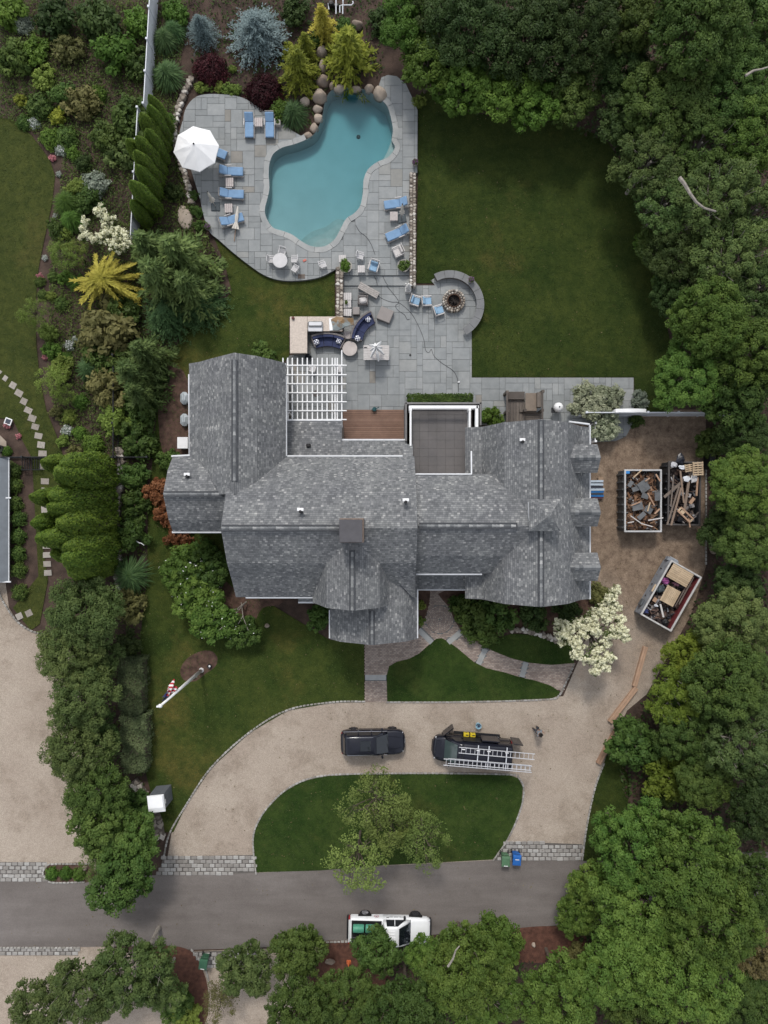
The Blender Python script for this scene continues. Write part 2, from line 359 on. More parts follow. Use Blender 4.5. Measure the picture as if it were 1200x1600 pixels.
# ------------------------------------------------------------------ shared materials
m_soil = M('garden_soil', (0.058, 0.038, 0.029), 0.95, 0.45, 1.1, 0.8, 9)
m_mulch = M('bark_mulch', (0.085, 0.05, 0.037), 0.95, 0.4, 2.5, 0.9, 14)
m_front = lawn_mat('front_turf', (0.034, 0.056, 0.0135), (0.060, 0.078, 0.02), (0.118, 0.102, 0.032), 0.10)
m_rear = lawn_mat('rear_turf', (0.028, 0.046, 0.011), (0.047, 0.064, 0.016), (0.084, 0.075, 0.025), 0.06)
m_side = lawn_mat('side_turf', (0.046, 0.06, 0.017), (0.064, 0.076, 0.022), (0.09, 0.082, 0.03), 0.06)
m_isl = lawn_mat('island_turf', (0.026, 0.052, 0.012), (0.046, 0.074, 0.019), (0.075, 0.085, 0.026), 0.08)
m_gravel = gravel_mat(); m_asph = asphalt_mat()
m_blue = piece_mat('bluestone', [(0, (0.225, 0.237, 0.24)), (0.5, (0.255, 0.268, 0.273)), (0.93, (0.29, 0.30, 0.302)), (0.97, (0.25, 0.25, 0.238)), (1, (0.225, 0.205, 0.18))])
m_blue_edge = piece_mat('bluestone_coping', [(0, (0.29, 0.30, 0.30)), (1, (0.345, 0.35, 0.345))])
m_joint = M('sand_joint', (0.13, 0.135, 0.135), 0.95, 0.2, 5)
m_granite = piece_mat('granite_sett', [(0, (0.22, 0.205, 0.19)), (0.5, (0.30, 0.285, 0.27)), (1, (0.38, 0.37, 0.355))], 4)
m_kerb = face_mat('granite_kerb', [(0, (0.24, 0.225, 0.2)), (1, (0.43, 0.415, 0.39))])
m_brick = face_mat('walk_brick', [(0, (0.26, 0.2, 0.168)), (0.5, (0.34, 0.272, 0.23)), (1, (0.42, 0.345, 0.295))])
m_wallst = face_mat('field_stone', [(0, (0.17, 0.145, 0.12)), (0.3, (0.30, 0.26, 0.215)), (0.7, (0.45, 0.405, 0.35)), (1, (0.62, 0.59, 0.54))])
m_boulder = piece_mat('boulder_stone', [(0, (0.24, 0.19, 0.155)), (0.5, (0.33, 0.27, 0.22)), (1, (0.44, 0.37, 0.305))], 3, 0.8)

# ------------------------------------------------------------------ outlines (photo pixels)
POOL = [(517, 142), (543, 137), (573, 141), (588, 152), (603, 163), (610, 181), (614, 203), (612, 219), (617, 231), (606, 246), (590, 253), (575, 265), (568, 282), (567, 300), (563, 321),
        (554, 333), (541, 342), (533, 356), (523, 374), (507, 385), (487, 385), (471, 377), (457, 367), (442, 361), (427, 356), (416.5, 341), (414, 327), (418, 310), (421, 294), (420, 274), (421, 257), (427, 241),
        (441, 231), (459, 226), (479, 218), (493, 207), (503, 184), (507, 163)]
poolw = pxpoly(POOL, 0.3, 4)
pc = (sum(p[0] for p in poolw) / len(poolw), sum(p[1] for p in poolw) / len(poolw))
def offset(poly, d):
    out = []; n = len(poly); s = sum(poly[i][0] * poly[(i + 1) % n][1] - poly[(i + 1) % n][0] * poly[i][1] for i in range(n)); sg = 1 if s > 0 else -1
    for i in range(n):
        a, c = Vector(poly[i - 1]), Vector(poly[(i + 1) % n]); t = (c - a)
        if t.length < 1e-9: out.append(poly[i]); continue
        t.normalize(); out.append((poly[i][0] + t.y * d * sg, poly[i][1] - t.x * d * sg))
    return out
DECK_OUT = [(475, 215), (455, 203), (440, 191), (420, 179), (400, 165), (380, 153), (355, 148), (325, 147), (305, 152), (291, 168), (285, 190), (280, 215), (290, 240), (303, 280), (312, 310), (319, 340), (328, 363), (341, 374), (360, 391), (385, 411), (413, 430), (440, 438), (470, 438), (500, 433), (524, 421)]
DECK_R = [(537, 417), (537, 430), (640, 430), (640, 270), (652, 270), (652.5, 172), (643, 150), (634, 131), (620, 119), (606, 117), (596, 121), (592, 133), (600, 148)]
# ------------------------------------------------------------------ ground sheets
sheet('ground', [(-1200, -1200), (1200, -1200), (1200, 1200), (-1200, 1200)], 0.0, m_soil, holes=[poolw])
LAWN_L = [(335, 372), (360, 392), (385, 412), (415, 432), (440, 439), (470, 439), (500, 434), (523, 422), (523, 496), (452, 496), (452, 556), (447, 562), (400, 600), (400, 930), (515, 1000), (569, 1000), (569.5, 1097), (520, 1098), (450, 1110), (390, 1145), (330, 1200), (290, 1260), (271, 1300), (256, 1300), (236, 1240), (226, 1200), (221, 1100), (219, 1000), (230, 900), (231, 800), (240, 700), (245, 640), (258, 600), (270, 555), (295, 500), (330, 485), (350, 470), (362, 455), (352, 415)]
LAWN_R = [(653.5, 150), (662, 140), (720, 170), (800, 190), (880, 190), (945, 215), (975, 260), (1000, 330), (1010, 400), (1035, 470), (1048, 540), (1040, 650), (991, 640), (991, 589), (737.5, 589), (737.5, 516), (747, 503), (753, 488), (753, 470), (745, 450), (728, 434), (705, 427), (685, 433), (679, 442.5), (650.5, 442.5), (653, 260)]
LAWN_T = [(605, 1096), (604, 1056), (608, 1041), (620, 1034), (640, 1029), (655, 1021), (672, 1006), (682, 998), (690, 997), (700, 1002), (715, 1013), (740, 1034), (760, 1044), (790, 1051), (815, 1059), (835, 1063), (860, 1071), (875, 1081), (872, 1087), (862, 1091), (800, 1094), (700, 1096)]
LAWN_F = [(745, 1004), (770, 1000), (800, 990), (830, 992), (860, 1000), (880, 1006), (896, 1010), (897, 1036), (862, 1039), (830, 1036), (800, 1029), (770, 1017)]
ISLAND = [(400, 1363), (396, 1330), (397, 1300), (412, 1270), (440, 1240), (470, 1222), (505, 1213), (560, 1210), (680, 1209), (795, 1211), (810, 1216), (817, 1230), (815, 1255), (805, 1285), (790, 1315), (770, 1343), (600, 1352), (500, 1360)]
LAWN_N = [(-40, 180), (20, 186), (50, 212), (78, 250), (86, 275), (81, 320), (70, 370), (60, 420), (55, 480), (57, 540), (62, 590), (72, 640), (88, 680), (100, 716), (66, 850), (75, 905), (62, 975), (48, 985), (20, 950), (60, 900), (50, 716), (36, 690), (20, 655), (-40, 650)]
lawn_w = []
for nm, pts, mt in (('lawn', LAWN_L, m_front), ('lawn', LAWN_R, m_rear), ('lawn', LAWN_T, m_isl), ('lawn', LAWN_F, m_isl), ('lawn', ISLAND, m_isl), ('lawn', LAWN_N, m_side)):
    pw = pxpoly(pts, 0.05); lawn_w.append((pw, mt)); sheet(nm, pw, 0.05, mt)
VERGE = [(948, 1180), (975, 1190), (985, 1230), (975, 1290), (960, 1345), (911, 1345), (917, 1290), (930, 1230)]
sheet('verge', pxpoly(VERGE, 0.05), 0.05, m_rear); lawn_w.append((pxpoly(VERGE, .05), m_rear))
GRAVEL = [(262, 1337), (268, 1302), (290, 1260), (330, 1200), (390, 1145), (450, 1110), (520, 1098), (570, 1097), (880, 1088), (905, 1030), (880, 960), (880, 640), (1103, 640), (1103, 885), (1080, 960), (1030, 1050), (1010, 1085), (980, 1110), (956, 1160), (943, 1195), (930, 1230), (917, 1290), (909, 1345), (765, 1352), (398, 1366)]
sheet('driveway', pxpoly(GRAVEL, 0.012), 0.012, m_gravel)
sheet('neighbour_driveway', pxpoly([(-60, 905), (8, 905), (14, 950), (28, 972), (52, 987), (150, 1000), (160, 1360), (-60, 1360)], 0.012), 0.012, m_gravel)
sheet('lower_driveway', pxpoly([(-60, 1478), (150, 1478), (240, 1490), (310, 1486), (480, 1480), (470, 1640), (-60, 1640)], 0.012), 0.012, m_gravel)
sheet('road', pxpoly([(-300, 1378), (0, 1377), (120, 1374), (250, 1367), (400, 1364), (600, 1353), (770, 1344), (905, 1341), (1250, 1328), (1800, 1300), (1800, 1420), (1250, 1432), (870, 1446), (800, 1451), (540, 1471), (400, 1481), (300, 1484), (230, 1478), (0, 1482), (-300, 1486)], 0.02), 0.02, m_asph)
for pts in ([(282, 1054), (284, 1040), (296, 1026), (316, 1017), (332, 1018), (340, 1029), (336, 1042), (322, 1052), (306, 1064), (290, 1064)], [(345, 905), (385, 932), (440, 934), (436, 945), (410, 950), (395, 972), (360, 975), (335, 940)],
            [(652, 920), (671, 920), (670, 945), (664, 965), (655, 982), (652, 985)], [(701, 920), (930, 920), (935, 960), (890, 1005), (850, 990), (800, 984), (770, 996), (746, 1003), (722, 985), (712, 972), (703, 950)],
            [(246, 560), (262, 560), (296, 600), (296, 715), (268, 715), (250, 690)], [(70, 1362), (74, 1354), (82, 1350), (140, 1350), (140, 1378), (84, 1378), (74, 1372)]):
    sheet('mulch_bed', pxpoly(pts, 0.057, 3), 0.057, m_mulch)
sheet('concrete_pad', pxpoly([(-60, 620), (10, 690), (10, 716), (-60, 716)], 0.06), 0.06, M('pale_concrete', (0.30, 0.25, 0.2), 0.9, 0.15, 2))
# ------------------------------------------------------------------ pool
depth = lambda x, y: -(0.72 + 0.0085 * ((x - pc[0]) * 3.2 + (y - pc[1]) * 5.0))
basin = MB(); n = len(poolw)
fl = [(p[0], p[1], depth(*p)) for p in offset(poolw, -0.08)]; lip = [(p[0], p[1], -.15) for p in offset(poolw, -.02)]
basin.loft([[(p[0], p[1], 0.29) for p in poolw], lip, fl], cap=False)
tr = geometry.tessellate_polygon([[Vector((p[0], p[1], 0)) for p in fl]]); basin.add(fl, [tuple(t) for t in tr])
o = basin.build('pool_basin', M('pool_plaster', (0.40, 0.455, 0.45), 0.85, 0.05, 0.8)); o['kind'] = 'structure'
pw2 = offset(poolw, 0.04); wat = MB()
bt = [(p[0], p[1], depth(*p) - 0.05) for p in pw2]; tp = [(p[0], p[1], 0.26) for p in pw2]
wat.loft([bt, tp], cap=False); tr = [tuple(t) for t in geometry.tessellate_polygon([[Vector((p[0], p[1], 0)) for p in pw2]])]
wat.add(tp, tr); wat.add(bt, [t[::-1] for t in tr])
o = wat.build('pool_water', water_mat()); o['kind'] = 'structure'
bm = bmesh.new(); bm.from_mesh(o.data); bmesh.ops.remove_doubles(bm, verts=bm.verts, dist=0.0005); bmesh.ops.recalc_face_normals(bm, faces=bm.faces); bm.to_mesh(o.data); bm.free()
m_step = M('pool_step', (0.33, 0.385, 0.37), 0.8, 0.1, 2)
for k, (z, pts) in enumerate(((-0.05, [(523, 374), (507, 385), (487, 385), (497, 373), (512, 370)]), (-0.2, [(533, 356), (523, 374), (507, 385), (487, 385), (472, 378), (487, 368), (505, 362), (518, 354), (530, 347)]), (-0.36, [(541, 342), (533, 356), (523, 374), (487, 385), (468, 375), (485, 358), (508, 350), (525, 338)]), (-0.05, [(613, 214), (617, 231), (606, 246), (598, 249), (605, 235), (610, 222)]))):
    o = MB().prism(pxpoly(pts, 0.2, 3), -1.3 - k * 0.01, z).build('pool_step', m_step); o['kind'] = 'structure'
# pool fittings seen through the water
t = thing('pool_drain', 'small dark round drain on the deep pool floor', 'drain', P(560, 214, depth(*P2(560, 214, -1.2)) + 0.02))
MB().lathe([(0.16, 0), (0.16, 0.03), (0.12, 0.05), (0.02, 0.05)]).build('drain_cover', M('dark_plastic', (0.015, 0.018, 0.02), 0.5, 0.1), t)
# coping stones
def ring_stones(parent, path, wid, z0, z1, step, mat, name='coping_stone', gap=0.012, side=1):
    acc = 0; st = 0; idx = []
    for i in range(1, len(path)):
        acc += (Vector(path[i]) - Vector(path[i - 1])).length
        if acc > step or i == len(path) - 1: idx.append((st, i)); st = i; acc = 0
    for a, b in idx:
        inner = [Vector(p) for p in path[a:b + 1]]
        if len(inner) < 2: continue
        def nrm(i):
            t = (Vector(path[min(i + 1, len(path) - 1)]) - Vector(path[max(i - 1, 0)])).normalized(); return Vector((t.y, -t.x)) * side
        outer = [Vector(path[i]) + nrm(i) * (wid + random.uniform(-.02, .03)) for i in range(a, b + 1)]
        d0 = (inner[1] - inner[0]).normalized() * gap; d1 = (inner[-2] - inner[-1]).normalized() * gap
        inner[0] = inner[0] + d0; outer[0] = outer[0] + d0; inner[-1] = inner[-1] + d1; outer[-1] = outer[-1] + d1
        MB().prism([tuple(p) for p in inner] + [tuple(p) for p in outer[::-1]], z0, z1 + random.uniform(0, .006)).build(name, mat, parent)
deck = setting('pool_deck'); Zd = 0.32
i0, i1 = 3 * 4, 34 * 4
cop = poolw[i0 + 0:i1 + 1]
orient = 1 if sum(poolw[i][0] * poolw[(i + 1) % n][1] - poolw[(i + 1) % n][0] * poolw[i][1] for i in range(n)) > 0 else -1
ring_stones(deck, cop, 0.42, 0.2, Zd + 0.02, 1.15, m_blue_edge, side=orient)
edge_in = [tuple(p) for p in offset(poolw, 0.43)[i0:i1 + 1]]
out_l = spline([P2(a, b, Zd) for a, b in DECK_OUT], 4, closed=False); out_r = [P2(a, b, Zd) for a, b in DECK_R]
deckpoly = out_l + out_r + edge_in          # C shape round the pool
slabpoly = out_l + out_r + [tuple(p) for p in offset(poolw, 0.03)[i0:i1 + 1]]
def slab(name, poly, z0, z1, mat, parent=None):
    loops = [[Vector((p[0], p[1], 0)) for p in poly]]; tr = [tuple(t) for t in geometry.tessellate_polygon(loops)]
    vs = [(p[0], p[1], z1) for p in poly] + [(p[0], p[1], z0) for p in poly]; k = len(poly)
    o = MB().add(vs, tr + [(i, k + i, k + (i + 1) % k, (i + 1) % k) for i in range(k)]).build(name, mat, parent)
    return o
slab('mortar_bed', slabpoly, 0.001, Zd - 0.04, m_joint, deck)
def pavers(parent, poly, z0, z1, cell, mat, origin, sizes, holes=None, gap=0.012):
    xs = [p[0] for p in poly]; ys = [p[1] for p in poly]; x0, y0 = origin
    nx = int((max(xs) - x0) / cell) + 2; ny = int((max(ys) - y0) / cell) + 2; used = set(); cnt = 0
    for j in range(ny):
        for i in range(nx):
            if (i, j) in used: continue
            random.shuffle(sizes)
            for (a, b) in sizes + [(1, 1)]:
                if all((i + u, j + v) not in used for u in range(a) for v in range(b)): break
            for u in range(a):
                for v in range(b): used.add((i + u, j + v))
            r = clip_rect(poly, x0 + i * cell + gap, y0 + j * cell + gap, x0 + (i + a) * cell - gap, y0 + (j + b) * cell - gap)
            if len(r) >= 3 and area(r) > 0.03:
                MB().prism(r, z0, z1 + random.uniform(-.004, .004)).build('paver', mat, parent); cnt += 1
    return cnt
SZ = [(2, 1), (3, 2), (2, 2), (1, 2), (2, 3), (2, 1), (3, 2), (2, 2)]
n1 = pavers(deck, deckpoly, Zd - 0.06, Zd, 0.46, m_blue, (-16.5, 17.0), list(SZ))
patio = setting('patio'); Zp = 0.07
cxp, cyp = P2(702, 479, Zp); rc = 50 * H / F
arc = [(cxp + rc * math.cos(R_(a)), cyp + rc * math.sin(R_(a))) for a in range(125, -47, -8)]
patpoly = [P2(a, b, Zp) for a, b in [(447, 556), (476, 552), (476, 519), (537, 519), (537, 446), (680, 446)]] + arc + [P2(a, b, Zp) for a, b in [(737, 516), (737, 590), (990, 590), (990, 660), (978, 682), (962, 689), (925, 691), (925, 661), (752, 664), (752, 629), (633, 629), (633, 641), (534, 641), (534, 658), (447, 658)]]
slab('mortar_bed', patpoly, 0.001, Zp - 0.03, m_joint, patio)
n2 = pavers(patio, patpoly, Zp - 0.05, Zp, 0.46, m_blue, (-7.1, 5.0), list(SZ))
print('pavers', n1, n2)
st = setting('steps')
for i in range(4):
    x0 = 537 + i * 25.75; a = P2(x0, 431, .19); b = P2(x0 + 25.75, 446, .19)
    MB().prism([(a[0] + .006, b[1]), (b[0] - .006, b[1]), (b[0] - .006, a[1]), (a[0] + .006, a[1])], 0.002, 0.195).build('step_slab', m_blue, st)
# ------------------------------------------------------------------ aprons of granite setts
sett_me = MB().cbox((0, 0, 0), (0.44, 0.27, 0.12), 0.03).mesh('sett')
def apron(name, poly, nrow, x_step=0.47):
    s = setting(name); pw = [P2(a, b, 0.03) for a, b in poly]
    sheet_o = sheet('bedding', pw, 0.024, M('apron_bedding', (0.11, 0.1, 0.092), 0.95, 0.2, 4), kind=None); sheet_o.parent = s
    ys = [p[1] for p in pw]; xs = [p[0] for p in pw]; h = 0.31; c = 0
    for j in range(int((max(ys) - min(ys)) / h) + 1):
        y = min(ys) + h * (j + .5); xo = (j % 2) * .23 + random.uniform(0, .1)
        for i in range(int((max(xs) - min(xs)) / x_step) + 2):
            x = min(xs) + i * x_step + xo + random.uniform(-.02, .02)
            if inside(np.array([[x, y]]), pw)[0]:
                link('sett', sett_me, m_granite, s, (x, y + random.uniform(-.015, .015), random.uniform(-.012, .008)), (0, 0, random.uniform(-.05, .05)), (random.uniform(.82, 1.04), random.uniform(.88, 1.06), 1)); c += 1
    return c
ns = apron('driveway_apron', [(256, 1338), (396, 1336), (402, 1364), (246, 1368)], 5)
ns += apron('driveway_apron', [(792, 1315), (909, 1319), (908, 1342), (771, 1345)], 4)
ns += apron('driveway_apron', [(-6, 1347), (72, 1347), (68, 1360), (72, 1376), (-6, 1378)], 5)
ns += apron('driveway_apron', [(-6, 1482), (122, 1483), (122, 1493), (-6, 1493)], 2)
ns += apron('driveway_apron', [(300, 1487), (400, 1484), (408, 1508), (318, 1513)], 4)
print('setts', ns)
def kerb(path, size=(0.26, 0.13), z=0.11, smooth=5):
    pw = spline([P2(a, b, .05) for a, b in path], smooth, closed=False); mb = MB(); acc = 0.0; L = size[0] + .03
    for i in range(1, len(pw)):
        a, b = Vector(pw[i - 1]), Vector(pw[i]); d = (b - a).length; t = L - acc if acc > 0 else 0
        while t < d:
            p = a + (b - a) * (t / d); ang = math.atan2(b.y - a.y, b.x - a.x)
            mb.cbox((p.x, p.y, z / 2), (size[0] * random.uniform(.85, 1.05), size[1] * random.uniform(.85, 1.15), z + random.uniform(-.02, .02)), .02, ang + random.uniform(-.06, .06), tone=random.random()); t += L
        acc = (d - (t - L)) if t >= d else acc
    o = mb.build('kerb', m_kerb, tone=True); o['kind'] = 'structure'
kerb([(256, 1338), (265, 1302), (290, 1259), (330, 1199), (390, 1144), (450, 1109), (520, 1097), (569, 1096)])
kerb([(400, 1364), (396, 1330), (397, 1300), (412, 1269), (440, 1239), (470, 1221), (505, 1212), (560, 1209), (680, 1208), (795, 1210), (810, 1215), (818, 1230), (816, 1255), (806, 1285), (791, 1315), (771, 1344)])
kerb([(606, 1097), (700, 1097), (800, 1095), (862, 1092), (873, 1087), (877, 1081)])
kerb([(877, 1082), (887, 1060), (898, 1036)]); kerb([(943, 1195), (930, 1230), (917, 1290), (910, 1343)])
kerb([(1103, 700), (1103, 790), (1103, 885)]); kerb([(-2, 925), (8, 945), (28, 972), (52, 987), (75, 990)])
kerb([(140, 1350), (84, 1350), (74, 1353), (67, 1363), (73, 1374), (84, 1379), (130, 1378)])
kerb([(-5, 1481), (60, 1481), (124, 1481)]); kerb([(300, 1485), (308, 1495), (320, 1512), (328, 1540)]); kerb([(512, 1472), (545, 1471)])
# ------------------------------------------------------------------ brick walkway
walk = setting('brick_walkway')
WALK = [(673, 915), (700, 915), (702, 950), (712, 974), (722, 987), (745, 1005), (770, 1018), (800, 1030), (830, 1037), (860, 1040), (897, 1037), (877, 1080), (860, 1070), (835, 1062), (815, 1058), (790, 1050), (760, 1043), (740, 1033), (715, 1012), (700, 1001), (690, 996), (682, 997), (672, 1005), (655, 1020), (640, 1028), (620, 1033), (608, 1040), (604, 1055), (604, 1096), (571, 1096), (570, 1000), (600, 990), (645, 990), (655, 985), (665, 965), (672, 945)]
ww = [P2(a, b, .05) for a, b in WALK]; slab('sand_bed', ww, .013, .034, m_joint, walk)
mb = MB(); ccx, ccy = P2(687, 968, .06); bw, bh = .235, .118; rr = 1.12
BANDS = [((654, 984), (675, 1004.5)), ((720.5, 987), (700, 1004.5)), ((758.5, 1014), (747.5, 1038)), ((822, 1034.6), (815.5, 1058)), ((570.5, 1058.5), (603, 1058.5))]
bandw = [(Vector(P2(*a, .06)), Vector(P2(*b, .06))) for a, b in BANDS]
def near_band(x, y):
    for a, b in bandw:
        d = (b - a); t = max(0, min(1, (Vector((x, y)) - a).dot(d) / d.length_squared))
        if (a + d * t - Vector((x, y))).length < .24: return True
    return False
xs = [p[0] for p in ww]; ys = [p[1] for p in ww]; cand = []
for j in range(int((max(ys) - min(ys)) / bh) + 1):
    for i in range(int((max(xs) - min(xs)) / bw) + 1):
        cand.append((min(xs) + (i + (j % 2) * .5) * bw, min(ys) + j * bh))
cand = np.array(cand); ok = inside(cand, offset(ww, .13))
for x, y in cand[ok]:
    if math.hypot(x - ccx, y - ccy) < rr or near_band(x, y): continue
    mb.box((x, y, .031), (bw - .02, bh - .02, .03 + random.uniform(0, .006)), tone=random.random())
for k in range(1, 9):
    r = k * .125; m_ = max(5, int(2 * math.pi * r / .19))
    for i in range(m_):
        a = 2 * math.pi * (i + random.random() * .1) / m_; mb.box((ccx + r * math.cos(a), ccy + r * math.sin(a), .031), (.1, 2 * math.pi * r / m_ - .02, .03 + random.uniform(0, .006)), a, tone=random.random())
o = mb.build('bricks', m_brick, walk, tone=True); o['kind'] = 'stuff'
for a, b in bandw:
    d = b - a; c = (a + b) / 2; bx('band_slab', m_blue_edge, walk, (c.x, c.y, .022), (d.length, .42, .06), .015, math.atan2(d.y, d.x))
# ------------------------------------------------------------------ stepping stones
path = setting('stepping_stone_path')
ss = [(0, 581, 5, 5), (8, 591, 7, 8), (20, 602, 10, 10), (29.5, 614, 12, 10), (37, 627, 10, 10), (44, 641, 12, 9), (50, 653.5, 12, 10), (55, 667, 12, 9), (60, 681, 12, 9), (64, 695, 12, 10), (66.5, 708.5, 13, 9), (67.5, 729, 13, 9), (70, 752, 13, 9), (71, 766.5, 13, 9), (70.5, 781, 13, 9), (71, 796, 13, 10), (71.5, 810, 12, 9), (71.5, 825, 12, 9), (72, 839, 13, 9), (72.5, 853, 12, 9), (73, 867, 12, 9), (73.5, 881, 12, 9), (74.5, 895, 12, 9), (30, 963, 10, 10), (45, 958, 10, 10)]
m_flag = piece_mat('path_flagstone', [(0, (0.27, 0.24, 0.21)), (1, (0.36, 0.33, 0.295))])
for i, (x, y, a, b) in enumerate(ss):
    c = P(x, y, .08); rz = R_(-38 + i * 3.2) if i < 10 else R_(random.uniform(-3, 3)) if i < 23 else R_(25)
    pts = [(random.uniform(.93, 1.05) * sx * a * .025, random.uniform(.93, 1.05) * sy * b * .025) for sx, sy in ((-1, -1), (1, -1), (1, 1), (-1, 1))]
    MB().prism(pts, .0, .035).build('stepping_stone', m_flag, path, (c.x, c.y, .045), (0, 0, rz))
# ------------------------------------------------------------------ stone walls, boulders
def stone_wall(label, pxs, width, z, sz=.12, name='stone_wall', z0=0.0):
    t = thing(name, label, 'wall', P(*pxs[0], 0)); pw = [Vector(P2(a, b, z)) - Vector((t.location.x, t.location.y)) for a, b in pxs]
    pw = [Vector(p) for p in spline([tuple(p) for p in pw], 4, closed=False)] if len(pw) > 2 else pw
    L = [0.0]
    for i in range(1, len(pw)): L.append(L[-1] + (pw[i] - pw[i - 1]).length)
    def at(s):
        for i in range(1, len(pw)):
            if s <= L[i] or i == len(pw) - 1:
                d = (pw[i] - pw[i - 1]); u = (s - L[i - 1]) / max(1e-6, d.length); return pw[i - 1] + d * u, d.normalized()
    core = MB(); N = max(2, len(pw)); lft, rgt = [], []
    for i in range(N):
        p, d = at(L[-1] * i / (N - 1)); nn = Vector((-d.y, d.x)); lft.append(tuple(p + nn * width * .46)); rgt.append(tuple(p - nn * width * .46))
    core.prism(lft + rgt[::-1], z0, z - .05); core.build('core', M('wall_core', (0.12, 0.1, 0.085), .95, .2, 3), t)
    mb = MB(); rows = max(2, int(width / (sz * 1.75))); k = int(L[-1] / (sz * 1.9)) + 1
    for i in range(k):
        for j in range(rows):
            p, d = at(min(L[-1], (i + .5 + random.uniform(-.25, .25) + (j % 2) * .4) * sz * 1.9)); nn = Vector((-d.y, d.x))
            c = p + nn * (((j + .5) / rows - .5) * width * .96 + random.uniform(-.02, .02)); r = sz * random.uniform(.8, 1.2); m_ = random.choice((5, 6, 6, 7)); a0 = random.random() * 6
            ring = lambda f, zz: [(c.x + r * f * (1 + .25 * math.sin(3.1 * q + a0)) * math.cos(2 * math.pi * q / m_ + a0), c.y + r * f * (1 + .25 * math.sin(3.1 * q + a0)) * math.sin(2 * math.pi * q / m_ + a0), zz) for q in range(m_)]
            h = z - .02 + random.uniform(-.03, .05); mb.loft([ring(1, z0 + .02), ring(1, h - .04), ring(.72, h)], tone=random.random())
    o = mb.build('stones', m_wallst, t, tone=True); o['kind'] = 'stuff'; return t
stone_wall('long pale fieldstone wall between pool deck and the dark rear lawn', [(645, 269), (645, 356), (645, 445)], .52, .75)
stone_wall('short pale fieldstone wall beside the steps, ending at the outdoor kitchen', [(530.5, 417), (530.5, 456), (530.5, 495)], .6, .8, .15)
stone_wall('low curved stone edging of the bed beside the white blossoming tree', [(798, 985), (825, 986), (850, 993), (874, 1003)], .36, .3, .17)
stone_wall('rough garden stone wall running down past the row of columnar evergreens', [(186, 700), (187, 740), (181, 790), (180, 830), (182, 880), (186, 920)], .55, .5, .2)
stone_wall('half buried stone wall curving behind the white pool umbrella', [(300, 118), (286, 145), (276, 175), (271, 205), (279, 245), (291, 280), (298, 315)], .4, .35, .17)
stone_wall('tumbled stone wall running under the portable toilet to the drive', [(206, 1222), (226, 1248), (243, 1280), (249, 1310)], .75, .4, .2)
def boulder(px, py, rx, ry, h, label, rz=0.0, z=0.0, grp=None):
    c = P(px, py, z + h * .6); rng = random.Random(px * 7 + py); bm = bmesh.new(); bmesh.ops.create_icosphere(bm, subdivisions=3, radius=1)
    k = (H - h) / F; ph = [rng.random() * 6 for _ in range(6)]
    planes = [(Vector((rng.uniform(-1, 1), rng.uniform(-1, 1), rng.uniform(.0, 1))).normalized(), rng.uniform(.72, .92)) for _ in range(9)]
    for v in bm.verts:
        d = v.co.normalized(); r = 1 + .07 * math.sin(3 * d.x + ph[0]) + .07 * math.sin(4 * d.y + ph[1]) + .04 * math.sin(9 * d.z + ph[2] + 5 * d.x)
        p = d * r
        for nn, q in planes:
            s = p.dot(nn)
            if s > q: p = p - nn * (s - q) * .8
        v.co = Vector((p.x * rx * k * .92, p.y * ry * k * .92, p.z * h * .75))
    me = bpy.data.meshes.new('boulder'); bm.to_mesh(me); bm.free(); me.polygons.foreach_set('use_smooth', [True] * len(me.polygons))
    o = link('boulder', me, m_boulder, None, (c.x, c.y, z + h * .3), (0, 0, rz)); tag(o, label, 'boulder', grp or 'boulders round the pool'); return o
for a in ((500, 148, 14, 13, .9, 'large rounded pinkish boulder at the upper left pool edge'), (505, 124, 11, 11, .9, 'flat tan boulder above the largest left one, between the two gold conifers'), (496, 169, 8, 7, .5, 'small brown boulder just below the large rounded pinkish one'), (497, 184, 8, 8, .5, 'tan boulder second from the bottom on the left pool edge'), (491, 199, 8, 9, .45, 'pale angular rock with a light flat top at the left pool edge'), (481, 211, 9, 6, .35, 'lowest flat brown rock where the left coping begins'),
          (519, 133, 5, 8, .6, 'narrow upright tan stone beside the pool waterfall'), (530, 137, 11, 7, .7, 'wide tan boulder under the fronds of the right gold conifer'), (594, 144, 13, 14, .8, 'large speckled brown boulder at the upper right pool corner'), (577, 137, 9, 7, .6, 'medium grey brown boulder just left of the speckled corner boulder'), (502, 79, 10, 10, .8, 'mossy grey boulder highest up the dry waterfall'), (505, 101, 8, 12, .8, 'long grey boulder in the middle of the dry waterfall'), (476, 158, 9, 8, .5, 'grey boulder half hidden at the foot of the left gold conifer'),
          (556, 139, 10, 6, .6, 'shadowed low boulder at the top of the pool'), (462, 78, 9, 6, .6, 'brown boulder in the dark bed beside the blue spruce'), (558, 37, 9, 8, .7, 'tan boulder in the dark planting near white pipes')):
    boulder(*a)
boulder(289, 340, 12, 24, .4, 'large pale flat ledge rock at the bed beside the lower pool deck', 0.2, grp='rocks in the planting beds')
boulder(1118, 857, 8, 11, .6, 'pale grey rock at the dark wood edge right of the dumpsters', 0.3, grp='rocks in the planting beds')
boulder(132, 1357, 5, 4, .35, 'pale small rock at the end of the roadside island bed', 0, grp='rocks in the planting beds')
boulder(516, 1504, 9, 5, .3, 'pale flat stone in the mulch left of the white truck', 0, grp='rocks in the planting beds')
boulder(834, 1477, 3.5, 3.5, .3, 'round white stone in the roadside mulch bed', 0, grp='rocks in the planting beds')
boulder(417, 978, 4, 4, .35, 'round pale stone at the edge of the shrub with bare branches', 0, grp='rocks in the planting beds')
